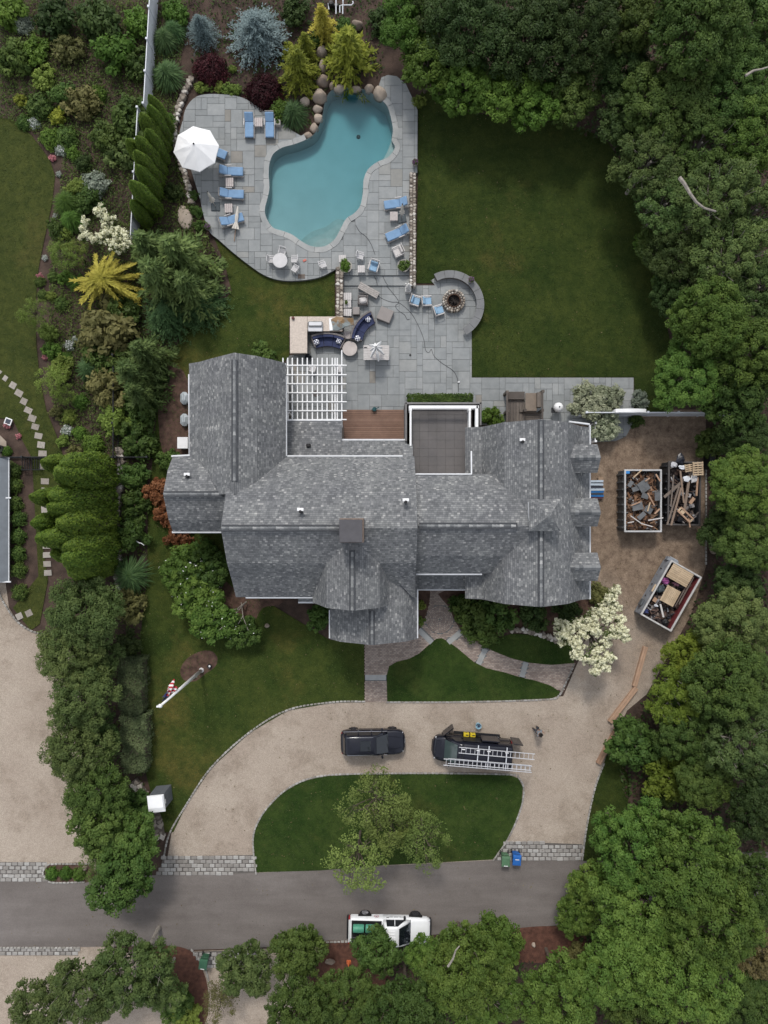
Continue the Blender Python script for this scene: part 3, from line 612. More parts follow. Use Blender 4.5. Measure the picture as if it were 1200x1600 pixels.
# ------------------------------------------------------------------ the house
m_sh = shingle_mat()
m_cap = piece_mat('ridge_cap_shingle', [(0, (0.10, 0.105, 0.112)), (0.6, (0.18, 0.186, 0.192)), (0.9, (0.25, 0.255, 0.258)), (1, (0.36, 0.36, 0.36))], 3)
m_white = M('white_paint', (0.74, 0.74, 0.74), .45, .05, 2); m_gut = M('gutter_white', (0.62, 0.63, 0.65), .45, .08, 3)
m_siding = M('cedar_shingle_siding', (0.22, 0.205, 0.185), .9, .2, 3, .5, 12); m_glass = M('window_glass', (0.02, 0.025, 0.03), .05, .1, 1, spec=.8)
m_dkmetal = M('dark_metal', (0.022, 0.023, 0.025), .45, .2, 3, metal=.3); m_black = M('black_plastic', (0.012, 0.012, 0.013), .5, .2, 3)
house = thing('house', 'large grey shingled gambrel roofed house in the middle of the grounds', 'house', (0, 0, 0))
def shingled(name, mb, parent, mat=None):
    me = mb.mesh(name); uvl = me.uv_layers.new(name='uv')
    for p in me.polygons:
        nn = p.normal; u = Vector((1, 0, 0)) if abs(nn.z) > .999 else Vector((0, 0, 1)).cross(nn).normalized(); v = nn.cross(u)
        for li in p.loop_indices:
            co = me.vertices[me.loops[li].vertex_index].co; uvl.data[li].uv = (co.dot(u) + 40, co.dot(v) + 40)
    return link(name, me, mat or m_sh, parent)
def slabq(mb, pts, th=.14):
    pts = [Vector(p) for p in pts]; k = len(pts); nn = (pts[1] - pts[0]).cross(pts[2] - pts[0])
    if nn.z < 0: pts = pts[::-1]
    vs = [tuple(p) for p in pts] + [tuple(p - Vector((0, 0, th))) for p in pts]
    mb.add(vs, [tuple(range(k)), tuple(range(2 * k - 1, k - 1, -1))] + [(i, k + i, k + (i + 1) % k, (i + 1) % k) for i in range(k)])
def wing(axis, prof, v0, v1, cap_rng=None, inset=.45, walls=True, cap_tilt=.42, name='roof'):
    pt = (lambda u, v, z: (u, v, z)) if axis == 'y' else (lambda u, v, z: (v, u, z))
    mb = MB()
    for (a, za), (b, zb) in zip(prof, prof[1:]):
        slabq(mb, [pt(a, v0, za), pt(b, v0, zb), pt(b, v1, zb), pt(a, v1, za)])
    rf = shingled(name, mb, house)
    if cap_rng:
        k = max(range(len(prof)), key=lambda i: prof[i][1]); ur, zr = prof[k]
        MB().box(pt(ur, (cap_rng[0] + cap_rng[1]) / 2, zr - .045), pt(.4, abs(cap_rng[1] - cap_rng[0]), .1) if axis == 'y' else (abs(cap_rng[1] - cap_rng[0]), .4, .1)).build('ridge_vent_shadow', M('ridge_vent_shadow_grey', (.05, .053, .058), .8, .2, 3), rf)  # vent strip coloured dark to paint the shadow lines beside the caps
        c = MB(); w_ = .2; dz = w_ * cap_tilt; L = .31
        vs = [(-w_, 0, -dz), (0, 0, 0), (w_, 0, -dz), (-w_, L, -dz - .012), (0, L, -.012), (w_, L, -dz - .012)]
        vs += [(x, y, z - .025) for x, y, z in vs]
        c.add(vs, [(0, 1, 4, 3), (1, 2, 5, 4), (9, 10, 7, 6), (10, 11, 8, 7), (0, 6, 7, 1), (1, 7, 8, 2), (3, 4, 10, 9), (4, 5, 11, 10), (0, 3, 9, 6), (2, 8, 11, 5)])
        cme = c.mesh('ridge_cap'); a, b = cap_rng; s = .25; nn = int(abs(b - a) / s)
        for i in range(nn):
            v = min(a, b) + i * s; x, y, z = pt(ur, v, zr + .045)
            link('ridge_cap', cme, m_cap, rf, (x, y, z), (0, random.uniform(-.02, .02), (0 if axis == 'y' else -math.pi / 2) + random.uniform(-.015, .015)))
    if walls:
        um = [p[0] for p in prof]; uc = (um[0] + um[-1]) / 2; hw = abs(um[-1] - um[0]) / 2; f = (hw - inset) / hw
        ring = [(uc + (u - uc) * f, z - .22) for u, z in prof]; ring = [(ring[0][0], 0.0)] + ring + [(ring[-1][0], 0.0)]
        lo, hi = min(v0, v1) + inset, max(v0, v1) - inset
        MB().loft([[pt(u, lo, z) for u, z in ring], [pt(u, hi, z) for u, z in ring]]).build('wall', m_siding, house)
    return rf
X = lambda px, z: (px - 600) * (H - z) / F
Y = lambda py, z: (800 - py) * (H - z) / F
# left wing A (ridge runs up the photo), sub wing B, main block C, front gables D and E, garage block F, gable wing G
wing('y', [(-13.86, 4.95), (-12.9, 5.6), (-11.9, 6.6), (-9.91, 8.4), (-8.6, 7.4), (-7.7, 6.2), (-6.93, 5.1)], 10.55, 1.2, (Y(562, 8.4), Y(751, 8.4)))
wing('x', [(Y(831, 5), 5.0), (Y(812, 6), 6.0), (Y(772, 7.2), 7.2), (Y(735, 6.2), 6.2), (Y(713, 5.0), 5.0)], -15.0, -10.4, (-14.95, X(349, 7.2)))
wing('x', [(Y(933, 5.1), 5.1), (Y(905, 6.5), 6.5), (Y(880, 7.9), 7.9), (-1.03, 9.7), (Y(768, 8.2), 8.2), (Y(742, 6.8), 6.8), (Y(713, 5.0), 5.0)], -10.5, 2.15, (-10.45, X(531, 9.7)))
wing('y', [(-5.05, 5.2), (-4.5, 6.3), (-3.85, 7.9), (-2.07, 9.2), (-.3, 7.9), (.35, 6.3), (.95, 5.2)], -6.42, -1.9, (-6.4, -2.5))
wing('y', [(-3.88, 4.6), (-3.1, 5.7), (-.82, 7.0), (1.5, 5.7), (2.38, 4.6)], -9.08, -4.2, (-9.05, Y(955, 7)))
wing('x', [(Y(896, 6.1), 6.1), (Y(868, 7.6), 7.6), (-.9, 9.05), (Y(767, 7.8), 7.8), (Y(741, 6.3), 6.3)], 2.15, 10.6, (2.3, X(808, 9)), inset=.2)
wing('y', [(5.82, 4.6), (6.95, 5.0), (8.1, 7.5), (10.25, 9.1), (12.4, 7.5), (13.9, 5.3), (14.68, 4.8)], -6.2, 6.05, (-6.15, 6.0))
c2 = MB(); zc = 9.7   # ridge caps right of the chimney
# porch roof strip, low side roofs, left corner return
mb = MB(); slabq(mb, [P(650, 893, 4.7), P(775, 893, 4.7), P(752, 921, 3.6), P(650, 921, 3.6)]); shingled('porch_roof', mb, house)
mb = MB(); slabq(mb, [P(728, 905, 4.6), P(760, 905, 5.0), P(752, 935, 4.4), P(728.5, 934, 4.2)]); shingled('porch_roof', mb, house)
mb = MB(); slabq(mb, [P(447, 657, 2.9), P(534, 657, 2.9), P(534, 716, 3.9), P(447, 716, 3.9)]); shingled('low_roof', mb, house)
mb = MB(); slabq(mb, [P(534, 688, 3.2), P(636, 688, 3.2), P(636, 716, 4.0), P(534, 716, 4.0)]); shingled('low_roof', mb, house)
mb = MB(); slabq(mb, [P(629, 694, 4.3), P(645, 694, 4.3), P(645, 745, 6.1), P(629, 745, 6.1)]); shingled('low_roof', mb, house)
mb = MB(); slabq(mb, [P(359, 890, 6.6), P(382, 890, 6.6), P(384, 927, 4.9), P(369, 927, 4.9)]); shingled('low_roof', mb, house)
mb = MB(); slabq(mb, [P(466, 930, 4.6), P(505, 930, 4.6), P(505, 941, 4.2), P(466, 941, 4.2)]); shingled('low_roof', mb, house)
mb = MB(); slabq(mb, [P(602, 886, 7.2), P(649, 886, 7.2), P(649, 935, 5.6), P(640, 929, 5.6)]); shingled('valley_roof', mb, house)
for a in ((450, 534, 660, 712, 2.7), (538, 634, 691, 712, 3.0)):
    p, q = P(a[0], a[3], a[4]), P(a[1], a[2], a[4]); MB().box(((p.x + q.x) / 2, (p.y + q.y) / 2, a[4] / 2), (q.x - p.x, q.y - p.y, a[4] - .02)).build('wall', m_siding, house)
MB().box((P(702, 905, 3).x, Y(902, 3), 1.7), (5.2, .5, 3.2)).build('wall', m_siding, house)
# dormers on the garage side
for cy in (716, 800.5, 886):
    yc = Y(cy, 6.6); x0, x1 = 12.0, 14.75; zr, ze, hw = 7.15, 6.35, .98
    mb = MB(); slabq(mb, [(x0, yc, zr), (x1, yc, zr), (x1, yc - hw, ze), (x0, yc - hw, ze)], .1); slabq(mb, [(x0, yc, zr), (x1, yc, zr), (x1, yc + hw, ze), (x0, yc + hw, ze)], .1)
    d = shingled('dormer', mb, house)
    MB().loft([[(12.2, yc - .8, 4.9), (12.2, yc + .8, 4.9), (12.2, yc + .8, ze), (12.2, yc, zr - .2), (12.2, yc - .8, ze)], [(14.45, yc - .8, 4.9), (14.45, yc + .8, 4.9), (14.45, yc + .8, ze), (14.45, yc, zr - .2), (14.45, yc - .8, ze)]]).build('dormer_wall', m_siding, d)
    bx('dormer_window', m_glass, d, (14.46, yc, 5.75), (.05, .9, 1.0), .01)
    for i in range(6):
        w_ = .17; MB().add([(x1 - 1.75 + i * .28 + a, yc + b, zr + .03 - abs(b) * .8 + (a < .1) * .01) for b in (-w_, 0, w_) for a in (0, .3)] + [(x1 - 1.75 + i * .28 + a, yc + b, zr - abs(b) * .8) for b in (-w_, 0, w_) for a in (0, .3)], [(0, 1, 3, 2), (2, 3, 5, 4), (8, 9, 7, 6), (10, 11, 9, 8), (0, 6, 7, 1), (4, 5, 11, 10)]).build('ridge_cap', m_cap, d)
# cupola: low square hipped turret on the garage ridge
cx, cy = P2(851, 805, 9.6); mb = MB(); hs_ = 1.02; ap = (cx + .05, cy, 10.75)
q = [(cx - hs_, cy - hs_, 9.7), (cx + hs_, cy - hs_, 9.7), (cx + hs_, cy + hs_, 9.7), (cx - hs_, cy + hs_, 9.7)]
for i in range(4): slabq(mb, [q[i], q[(i + 1) % 4], ap], .08)
shingled('cupola_roof', mb, house); MB().box((cx, cy, 9.1), (1.75, 1.75, 1.1)).build('cupola_wall', m_white, house)
# chimney
cx, cy = P2(549, 829, 11.2)
ch = MB().box((cx, cy, 10.0), (1.5, 1.5, 2.35)).build('chimney', M('chimney_brick', (.2, .15, .12), .9, .3, 8, .5, 20), house)
bx('chimney_cap', M('slate_cap', (.075, .072, .078), .7, .15, 2), ch, (cx - .03, cy - .02, 11.22), (1.44, 1.42, .1), .02)
# white roof vents
for px, py, z in ((469.5, 799, 9.6), (292.5, 744, 6.7), (634, 784, 9.4), (816.5, 690, 8.3)):
    c = P(px, py, z); v = MB().lathe([(.11, -.6), (.11, .12), (.07, .14), (.06, .14)], (c.x, c.y, c.z), 10).build('roof_vent', m_black, house)
    bx('vent_flashing', m_white, v, (c.x, c.y + .12, c.z + .1), (.42, .2, .06), .02)
c = P(482, 696, 3.7); bx('roof_vent', m_black, house, (c.x, c.y, c.z), (.32, .26, .22), .05)
# gutters
def gut(pts, r=.075):
    MB().tube([P(*p) for p in pts], r, 6).build('gutter', m_gut, house)
for g_ in ([(268, 713, 4.95), (297, 711.5, 4.95)], [(269, 831.5, 4.95), (346, 831.5, 4.95)], [(303, 569, 5.0), (303, 585, 4.9)], [(295.5, 585, 4.9), (296.5, 711, 4.9)], [(446.5, 588, 5.05), (447, 712.5, 5.05)], [(447, 713, 4.95), (629, 713, 4.95)], [(384, 933.5, 5.0), (490, 933.5, 5.0)], [(369, 927, 4.8), (384, 927, 4.8)], [(515.5, 953, 4.55), (515.5, 997, 4.55)], [(652, 921, 4.55), (652, 997, 4.55)],
           [(651, 921, 3.5), (728, 921, 3.5)], [(728.5, 921, 3.8), (728.5, 934, 4.2)], [(650, 897, 6.0), (753, 897, 6.0)], [(921.5, 664, 4.75), (921.5, 936, 4.75)], [(534, 687.5, 3.15), (634, 687.5, 3.15)], [(446, 657, 2.9), (534, 657, 2.9)], [(466, 941, 4.2), (491, 941, 4.2)], [(889, 659, 5.1), (921, 663, 4.9)], [(303, 569, 5.0), (325, 569, 5.0)], [(425, 569, 5.1), (447, 569, 5.1)]):
    gut(g_)
# windows on the walls (seen only from a step to the side)
def win(x, y, z, w_, h_, ax):
    d = (w_, .06, h_) if ax == 'y' else (.06, w_, h_); f = bx('window', m_white, house, (x, y, z), d, .01)
    d2 = (w_ - .2, .08, h_ - .2) if ax == 'y' else (.08, w_ - .2, h_ - .2); bx('pane', m_glass, f, (x, y, z), d2, .01)
for x in (-9.2, -7.6, -6.0): win(x, -5.66, 1.9, 1.1, 1.5, 'y')
for x in (-2.6, -.8, 1.0): win(x, -8.66, 2.0, 1.1, 1.5, 'y')
for x in (8.5, 10.25, 12.0): win(x, -5.78, 2.0, 1.1, 1.5, 'y')
for x in (-11.6, -9.9, -8.3): win(x, 10.13, 2.0, 1.1, 1.5, 'y')
for y in (8.5, 6.0, 3.5): win(-13.43, y, 2.0, 1.1, 1.5, 'x')
for y in (4.2, 0.2, -3.8): bx('garage_door', m_white, house, (14.25, y, 1.25), (.08, 2.6, 2.4), .01)
# window wells and white box on the left wall
for py in (622, 656):
    c = P(288, py, .4); bx('window_well_cover', M('clear_plastic', (.42, .46, .48), .2, .1, 2, spec=.6), house, (c.x, c.y, .35), (.62, .95, .55), .2)
c = P(285.5, 692, .9); t = thing('white_cabinet', 'white square utility cabinet against the left house wall', 'cabinet', (c.x, c.y, 0))
bx('cabinet_body', m_white, t, (0, 0, .45), (.75, .8, .9), .02); bx('cabinet_lid', m_white, t, (0, 0, .93), (.82, .88, .06), .02)
# roof terrace
zt = 3.3; a, b = P(641, 741, zt), P(738, 634, zt)
MB().box(((a.x + b.x) / 2, (a.y + b.y) / 2, zt / 2 - .03), (b.x - a.x, b.y - a.y, zt - .12)).build('terrace_base', M('terrace_membrane', (.06, .052, .05), .8, .2, 1.5), house)
m_tile = piece_mat('terrace_tile', [(0, (.13, .122, .122)), (1, (.138, .129, .128))], .7, .2); nx, ny = 7, 8
for i in range(nx):
    for j in range(ny):
        w_, h_ = (b.x - a.x - .1) / nx, (b.y - a.y - .1) / ny; bx('terrace_tile', m_tile, house, (a.x + .05 + (i + .5) * w_, a.y + .05 + (j + .5) * h_, zt - .02), (w_ - .008, h_ - .008, .05), .004)
m_par = M('parapet_grey', (.17, .165, .165), .8, .15, 2)
for p, q in (((634, 630), (751, 630)), ((634.5, 630), (634.5, 688)), ((751, 630), (751, 663))):
    u, v = P(*p, 3.5), P(*q, 3.5); bx('parapet', m_par, house, ((u.x + v.x) / 2, (u.y + v.y) / 2, 1.75), (abs(u.x - v.x) + .14, abs(u.y - v.y) + .14, 3.5), .02)
rail = thing('terrace_railing', 'white post and rail balustrade round the brown roof terrace', 'railing', P(695, 690, zt)); L0 = rail.location
def railrun(p, q, zr=4.35, posts=True, wide=.14, bal=False):
    u, v = P(*p, zr) - L0, P(*q, zr) - L0; d = v - u; ang = math.atan2(d.y, d.x)
    bx('top_rail', m_white, rail, ((u.x + v.x) / 2, (u.y + v.y) / 2, zr - L0.z), (d.length, wide, .08), .015, ang)
    bx('bottom_rail', m_white, rail, ((u.x + v.x) / 2, (u.y + v.y) / 2, .12), (d.length, .07, .06), .01, ang)
    for e in (u, v): bx('post', m_white, rail, (e.x, e.y, .55), (.2, .2, 1.12), .02)
    if bal:
        nb = int(d.length / .13); me = MB().box((0, 0, 0), (.035, .035, .9)).mesh('baluster')
        for i in range(nb): p_ = u + d * ((i + .5) / nb); link('baluster', me, m_white, rail, (p_.x, p_.y, .55), (0, 0, ang))
railrun((641, 636), (746, 636), bal=True, wide=.22); railrun((641.5, 640), (641.5, 727), bal=True); railrun((745, 636), (745, 667), bal=True, wide=.22); railrun((734, 640), (734, 704), bal=True)
gut([(642, 741, 6.4), (737, 741, 6.4)], .06); gut([(736.5, 705, 6.0), (736.8, 741, 6.4)], .06)
# timber deck
dk = thing('timber_deck', 'reddish brown plank deck against the back of the house', 'deck', P(584, 664, 0)); L0 = dk.location.copy()
m_plank = piece_mat('cedar_plank', [(0, (.19, .115, .085)), (1, (.245, .155, .118))], 2, .3); y0, y1 = Y(687.5, .3), Y(640, .3); nb = 16
pm = MB().cbox((0, 0, 0), (X(632, .3) - X(535.5, .3), (y1 - y0) / nb - .016, .04), .006).mesh('board')
for i in range(nb): link('board', pm, m_plank, dk, (0, y0 + (i + .5) * (y1 - y0) / nb - L0.y, .28))
bx('frame', m_dkmetal, dk, (0, (y0 + y1) / 2 - L0.y, .12), (X(632, .3) - X(535.5, .3) - .06, y1 - y0 - .06, .24), .01)
# pergola
pg = thing('pergola', 'open white lattice pergola over the patio beside the left wing', 'pergola', P(492, 608, 0)); L0 = pg.location.copy(); zp = 2.75
ya, yb = Y(559, zp), Y(656, zp); rm = MB().cbox((0, 0, 0), (.085, ya - yb, .16), .01).mesh('rafter')
for px in (442, 449.5, 456.6, 464.7, 472.5, 480, 488, 496, 503.3, 511, 519, 523.5, 527, 534):
    link('rafter', rm, m_white, pg, (X(px, zp) - L0.x, (ya + yb) / 2 - L0.y, zp - .08), scale=(1, .16 if px == 442 else 1.25 if px == 534 else 1, 1)) if px != 442 else link('rafter', rm, m_white, pg, (X(px, zp) - L0.x, Y(564, zp) - L0.y, zp - .08), scale=(1, .1, 1))
pl = MB().cbox((0, 0, 0), (X(541.5, zp) - X(440, zp), .085, .07), .01).mesh('purlin')
for py in (570.6, 585.3, 599.4, 613.5, 627.6, 641.6, 655.5): link('purlin', pl, m_white, pg, (X(491, zp) - L0.x, Y(py, zp + .08) - L0.y, zp + .045))
for px in (450, 524): MB().box((X(px, zp - .3) - L0.x, (ya + yb) / 2 - L0.y, zp - .29), (.12, ya - yb - .3, .24)).build('beam', m_white, pg)
for px, py in ((450, 572), (524, 572), (450, 645), (524, 645)): c = P(px, py, zp - .4); bx('post', m_white, pg, (c.x - L0.x, c.y - L0.y, (zp - .4) / 2), (.22, .22, zp - .42), .02)
# weathered timber stair and benches behind the garage wing
m_wood = piece_mat('weathered_wood', [(0, (.085, .072, .064)), (1, (.15, .127, .11))], 3, .5)
ts = thing('timber_landing', 'weathered brown timber landing with bench seat and steps behind the garage', 'landing', P(820, 638, 0)); L0 = ts.location.copy()
def wb(name, px0, py0, px1, py1, z, th=.05, m_=None):
    p, q = P(px0, py0, z), P(px1, py1, z); bx(name, m_ or m_wood, ts, ((p.x + q.x) / 2 - L0.x, (p.y + q.y) / 2 - L0.y, z - th / 2), (abs(p.x - q.x), abs(p.y - q.y), th), .01)
for i in range(6): wb('board', 793 + i * 4.6, 620, 797.2 + i * 4.6, 660, .75)
for i in range(4): wb('board', 812, 644 + i * 4.4, 846, 648 + i * 4.4, .55)
wb('bench_seat', 821, 614, 839, 642, 1.0, .08, piece_mat('tan_bench_wood', [(0, (.19, .155, .125)), (1, (.2, .16, .13))], 3)); wb('bench_back', 839.5, 613, 846, 636, 1.35, .5); wb('bench_back', 794, 612, 820, 624, 1.0, .35)
wb('step', 812, 639, 838, 644, .9, .1)
for px, py in ((793, 612), (793.5, 642), (821, 641), (848, 641), (849, 611)): wb('post', px - 2, py - 2, px + 2, py + 2, 1.5, 1.45)
wb('handrail', 791, 613, 794, 660, 1.55, .07); wb('handrail', 846.5, 612, 849, 658, 1.55, .07)
# neighbour's house: only a strip of grey roof is in frame
nh = thing('neighbour_house', 'blue grey roofed neighbouring house cut off by the left edge', 'house', P(-30, 810, 0)); L0 = nh.location.copy()
m_nr = M('blue_grey_roof', (.155, .172, .19), .8, .1, 2)
zr = 1.0; p, q = P(-140, 908, zr), P(13, 715, zr)
mb = MB(); slabq(mb, [(p.x - L0.x, p.y - L0.y, 4), (q.x - L0.x, p.y - L0.y, zr), (q.x - L0.x, q.y - L0.y, zr), (p.x - L0.x, q.y - L0.y, 4)]); mb.build('roof', m_nr, nh)
bx('gutter', m_gut, nh, (q.x - L0.x, (p.y + q.y) / 2 - L0.y, zr - .05), (.12, q.y - p.y, .1), .02)
for py in (778, 909): bx('roof_trim', m_gut, nh, (P(3, py, zr).x - L0.x, Y(py, zr) - L0.y, zr + .02), (1.4, .12, .1), .02)
MB().box(((p.x + q.x) / 2 - .4 - L0.x, (p.y + q.y) / 2 - L0.y, .42), (q.x - p.x - .8, q.y - p.y - .6, .8)).build('wall', m_white, nh)
# ------------------------------------------------------------------ foliage generators (leaf-sized faces)
def unit(v): return v / (np.linalg.norm(v, axis=-1, keepdims=True) + 1e-9)
def gen_broad(seed, R, hz, nc, nl, leaf, rc, lobes=8, fill=.25, open_=0.0, lift=.55):
    "crown of leaf clumps carried on uneven lobes; local origin at the crown centre"
    g = np.random.default_rng(seed)
    L = [np.array([0, 0, .12 * hz])]; LR = [R * .52]
    for i in range(lobes):
        a = 2 * math.pi * (i + g.uniform(-.35, .35)) / lobes; r = R * g.uniform(.42, .68); L.append(np.array([r * math.cos(a), r * math.sin(a), g.uniform(-.35, .25) * hz])); LR.append(R * g.uniform(.28, .44))
    L = np.array(L); LR = np.array(LR); cl = []; tries = 0
    while len(cl) < nc and tries < nc * 20:
        tries += 1; k = g.choice(len(L), p=LR ** 2 / np.sum(LR ** 2)); d = unit(g.normal(size=3) + np.array([0, 0, lift])); p = L[k] + d * LR[k] * g.uniform(.82, 1.06) * np.array([1, 1, hz / R])
        dd = np.linalg.norm((p - L) / np.array([1, 1, hz / R]), axis=1)
        if np.any(dd < LR * .72): continue
        cl.append(p)
    cl = np.array(cl); rcs = rc * g.uniform(.65, 1.35, len(cl)); ct = g.uniform(0, 1, len(cl))
    idx = np.repeat(np.arange(len(cl)), nl); n = len(idx)
    d = unit(g.normal(size=(n, 3)) + np.array([0, 0, .45])); C = cl[idx] + d * rcs[idx][:, None] * (g.uniform(.25, 1, n) ** .45)[:, None] * np.array([1, 1, .75])
    N = unit(d * 1.0 + g.normal(size=(n, 3)) * .42 + np.array([0, 0, .5])); tone = ct[idx] * .6 + g.uniform(0, .4, n); S = leaf * g.uniform(.65, 1.3, n)
    m = int(n * fill); k = g.choice(len(L), m); d2 = unit(g.normal(size=(m, 3))); C2 = L[k] + d2 * (LR[k] * .8 * g.uniform(.2, 1, m) ** .5)[:, None] * np.array([1, 1, hz / R])
    C2[:, 2] -= .15 * hz
    C = np.vstack([C, C2]); N = np.vstack([N, unit(g.normal(size=(m, 3)) * .4 + np.array([0, 0, 1]))]); S = np.concatenate([S, leaf * g.uniform(1.2, 2, m)]); tone = np.concatenate([tone, g.uniform(0, .5, m)])
    return C, N, S, tone, L, LR
def gen_spruce(seed, R, h, layers=16, per=13, seg=11, leaf=.16, droop=.25, feather=1.0, spread=.35):
    "whorls of branches with needle sprays; seen from above a radial star"
    g = np.random.default_rng(seed); C, N, T, tone = [], [], [], []
    for k in range(layers):
        f = k / (layers - 1); z = h * (.08 + .9 * f); r = R * (1 - f) ** .8 * g.uniform(.9, 1.08) + .1
        for b in range(max(5, int(per * (1 - f * .6)))):
            a = 2 * math.pi * (b + g.random()) / max(5, int(per * (1 - f * .6))); rr = r * g.uniform(.72, 1.12); tn = g.random()
            for s in range(seg):
                u = (s + 1) / seg; dr = np.array([math.cos(a), math.sin(a), -droop * u]); p = np.array([math.cos(a) * rr * u, math.sin(a) * rr * u, z - droop * rr * u * u])
                for side in (-1, 1, 0):
                    aa = a + side * g.uniform(.5, .95) * feather; t = np.array([math.cos(aa), math.sin(aa), g.uniform(-.2, .25)])
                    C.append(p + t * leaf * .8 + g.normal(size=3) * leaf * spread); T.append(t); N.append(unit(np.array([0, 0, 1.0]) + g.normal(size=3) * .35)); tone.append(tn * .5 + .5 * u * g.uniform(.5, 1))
    return np.array(C), np.array(N), leaf * g.uniform(.7, 1.35, len(C)), np.array(tone), np.array(T)
def gen_column(seed, R, h, n, leaf):
    "dense upright column of scale-leaf sprays"
    g = np.random.default_rng(seed); z = g.random(n) ** .9; a = g.uniform(0, 2 * math.pi, n)
    prof = np.minimum(1, (z / .12 + .3)) * (1 - z ** 4.5) ** .8 + .03
    rib = 1 + .07 * np.sin(a * 5 + z * 9 + seed) + .05 * np.sin(a * 9 - z * 14)
    r = R * prof * rib * g.uniform(.8, 1.05, n)
    C = np.stack([r * np.cos(a), r * np.sin(a), z * h], 1); out = np.stack([np.cos(a), np.sin(a), .25 + z * .8], 1)
    return C, unit(out + g.normal(size=(n, 3)) * .45), leaf * g.uniform(.7, 1.3, n), g.uniform(0, 1, n), np.stack([np.cos(a) * .25, np.sin(a) * .25, np.ones(n)], 1)
def gen_ball(seed, R, n, leaf, flat=.8, lump=.12):
    g = np.random.default_rng(seed); d = unit(g.normal(size=(n, 3)) + np.array([0, 0, .5])); d[:, 2] = np.abs(d[:, 2])
    q = 1 + lump * np.sin(5 * d[:, 0] + seed) * np.cos(4 * d[:, 1] - seed) + lump * .7 * np.sin(11 * d[:, 1] + 3 * d[:, 0]) + lump * .5 * np.sin(17 * d[:, 0] - 13 * d[:, 2])
    C = d * (R * q * g.uniform(.72, 1.05, n))[:, None] * np.array([1, 1, flat])
    return C, unit(d + g.normal(size=(n, 3)) * .5 + np.array([0, 0, .3])), leaf * g.uniform(.7, 1.35, n), np.clip(.5 + (q - 1) * 2 + g.uniform(-.45, .45, n), 0, 1)
def gen_grass(seed, R, n, leaf):
    g = np.random.default_rng(seed); a = g.uniform(0, 2 * math.pi, n); u = g.random(n); r = R * u * g.uniform(.6, 1.1, n)
    C = np.stack([r * np.cos(a), r * np.sin(a), R * (1.05 - .9 * u ** 1.6)], 1); T = np.stack([np.cos(a), np.sin(a), .8 - 1.6 * u], 1)
    return C, unit(np.stack([np.cos(a) * .4, np.sin(a) * .4, np.ones(n)], 1) + g.normal(size=(n, 3)) * .25), leaf * g.uniform(.8, 1.4, n), g.random(n), T
def gen_sprays(seed, R, h, nb, leaf, per=26):
    "arching golden sprays that radiate from a leaning centre"
    g = np.random.default_rng(seed); C, N, T, tone = [], [], [], []
    for b in range(nb):
        a = 2 * math.pi * g.random(); Lb = R * g.uniform(.35, 1.08); z0 = h * g.uniform(.3, 1); tn = g.random()
        for s in range(per):
            u = s / per; bend = .25 * math.sin(u * 3 + b); p = np.array([math.cos(a + bend * .3) * Lb * u, math.sin(a + bend * .3) * Lb * u, z0 + .25 * h * u - .5 * h * u * u])
            for side in (-1, 1):
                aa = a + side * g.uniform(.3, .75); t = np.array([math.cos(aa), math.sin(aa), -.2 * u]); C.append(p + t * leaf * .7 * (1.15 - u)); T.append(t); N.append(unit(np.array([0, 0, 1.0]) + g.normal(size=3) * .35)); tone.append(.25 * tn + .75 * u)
    return np.array(C), np.array(N), leaf * g.uniform(.7, 1.3, len(C)) , np.array(tone), np.array(T)
# crown meshes, shared by every tree of a kind
def trunk_mesh(L, LR, h0, r, pale=False, seed=0, reach=.75):
    g = random.Random(seed); mb = MB(); mb.tube([(0, 0, -h0), (.05, .03, -h0 * .5), (-.04, .05, -.1), (0, 0, .3)], r, 8, r * .55)
    for c, q in zip(L[1:], LR[1:]):
        m_ = Vector(c) * .5 + Vector((g.uniform(-.3, .3), g.uniform(-.3, .3), -.35)); e = Vector(c) + Vector((c[0] * .12, c[1] * .12, q * reach))
        mb.tube([(0, 0, -h0 * .35), tuple(m_), tuple(Vector(c) + Vector((g.uniform(-.2, .2), g.uniform(-.2, .2), -.1))), tuple(e)], r * .45, 5, r * .08)
        for _ in range(2):
            o_ = Vector(c) + Vector((g.uniform(-1, 1), g.uniform(-1, 1), g.uniform(.2, 1))).normalized() * q * g.uniform(.8, 1.05); mb.tube([tuple(m_), tuple((m_ + o_) / 2 + Vector((0, 0, -.15))), tuple(o_)], r * .2, 4, r * .05)
    return mb.mesh('trunk')
SP = {}
def species(key, seeds, R, hz, h0, nc, nl, leaf, rc, lobes=8, fill=.25, lift=.55, tr=.2, reach=.75):
    SP[key] = []
    for s in seeds:
        C, N, S, t, L, LR = gen_broad(s, R, hz, nc, nl, leaf, rc, lobes, fill, lift=lift); SP[key].append((R, h0, leaves('crown', C, N, S, .55, t), trunk_mesh(L, LR, h0, tr, seed=s, reach=reach)))
species('big', (1, 2, 3), 4.3, 3.4, 7.5, 210, 120, .112, .52, 12, .1)
species('oak', (4, 5, 6), 3.6, 2.6, 6.5, 150, 96, .108, .44, 12, .06, reach=1.02)
species('fine', (7, 8), 3.2, 2.6, 5.0, 190, 90, .085, .42, 10, .15)
species('mid', (9, 10, 11), 2.3, 1.8, 3.6, 105, 84, .095, .35, 9, .15, tr=.12)
species('airy', (12, 13), 2.2, 2.2, 4.0, 74, 46, .075, .42, 12, .02, tr=.1, reach=1.05)
species('bush', (14, 15, 16), 1.3, .9, 1.1, 80, 44, .085, .22, 6, .3, tr=.06)
m_bark = M('bark_brown', (.10, .08, .062), .95, .3, 5, .6, 14); m_barkp = M('bark_pale_grey', (.25, .225, .195), .9, .3, 5, .5, 14)
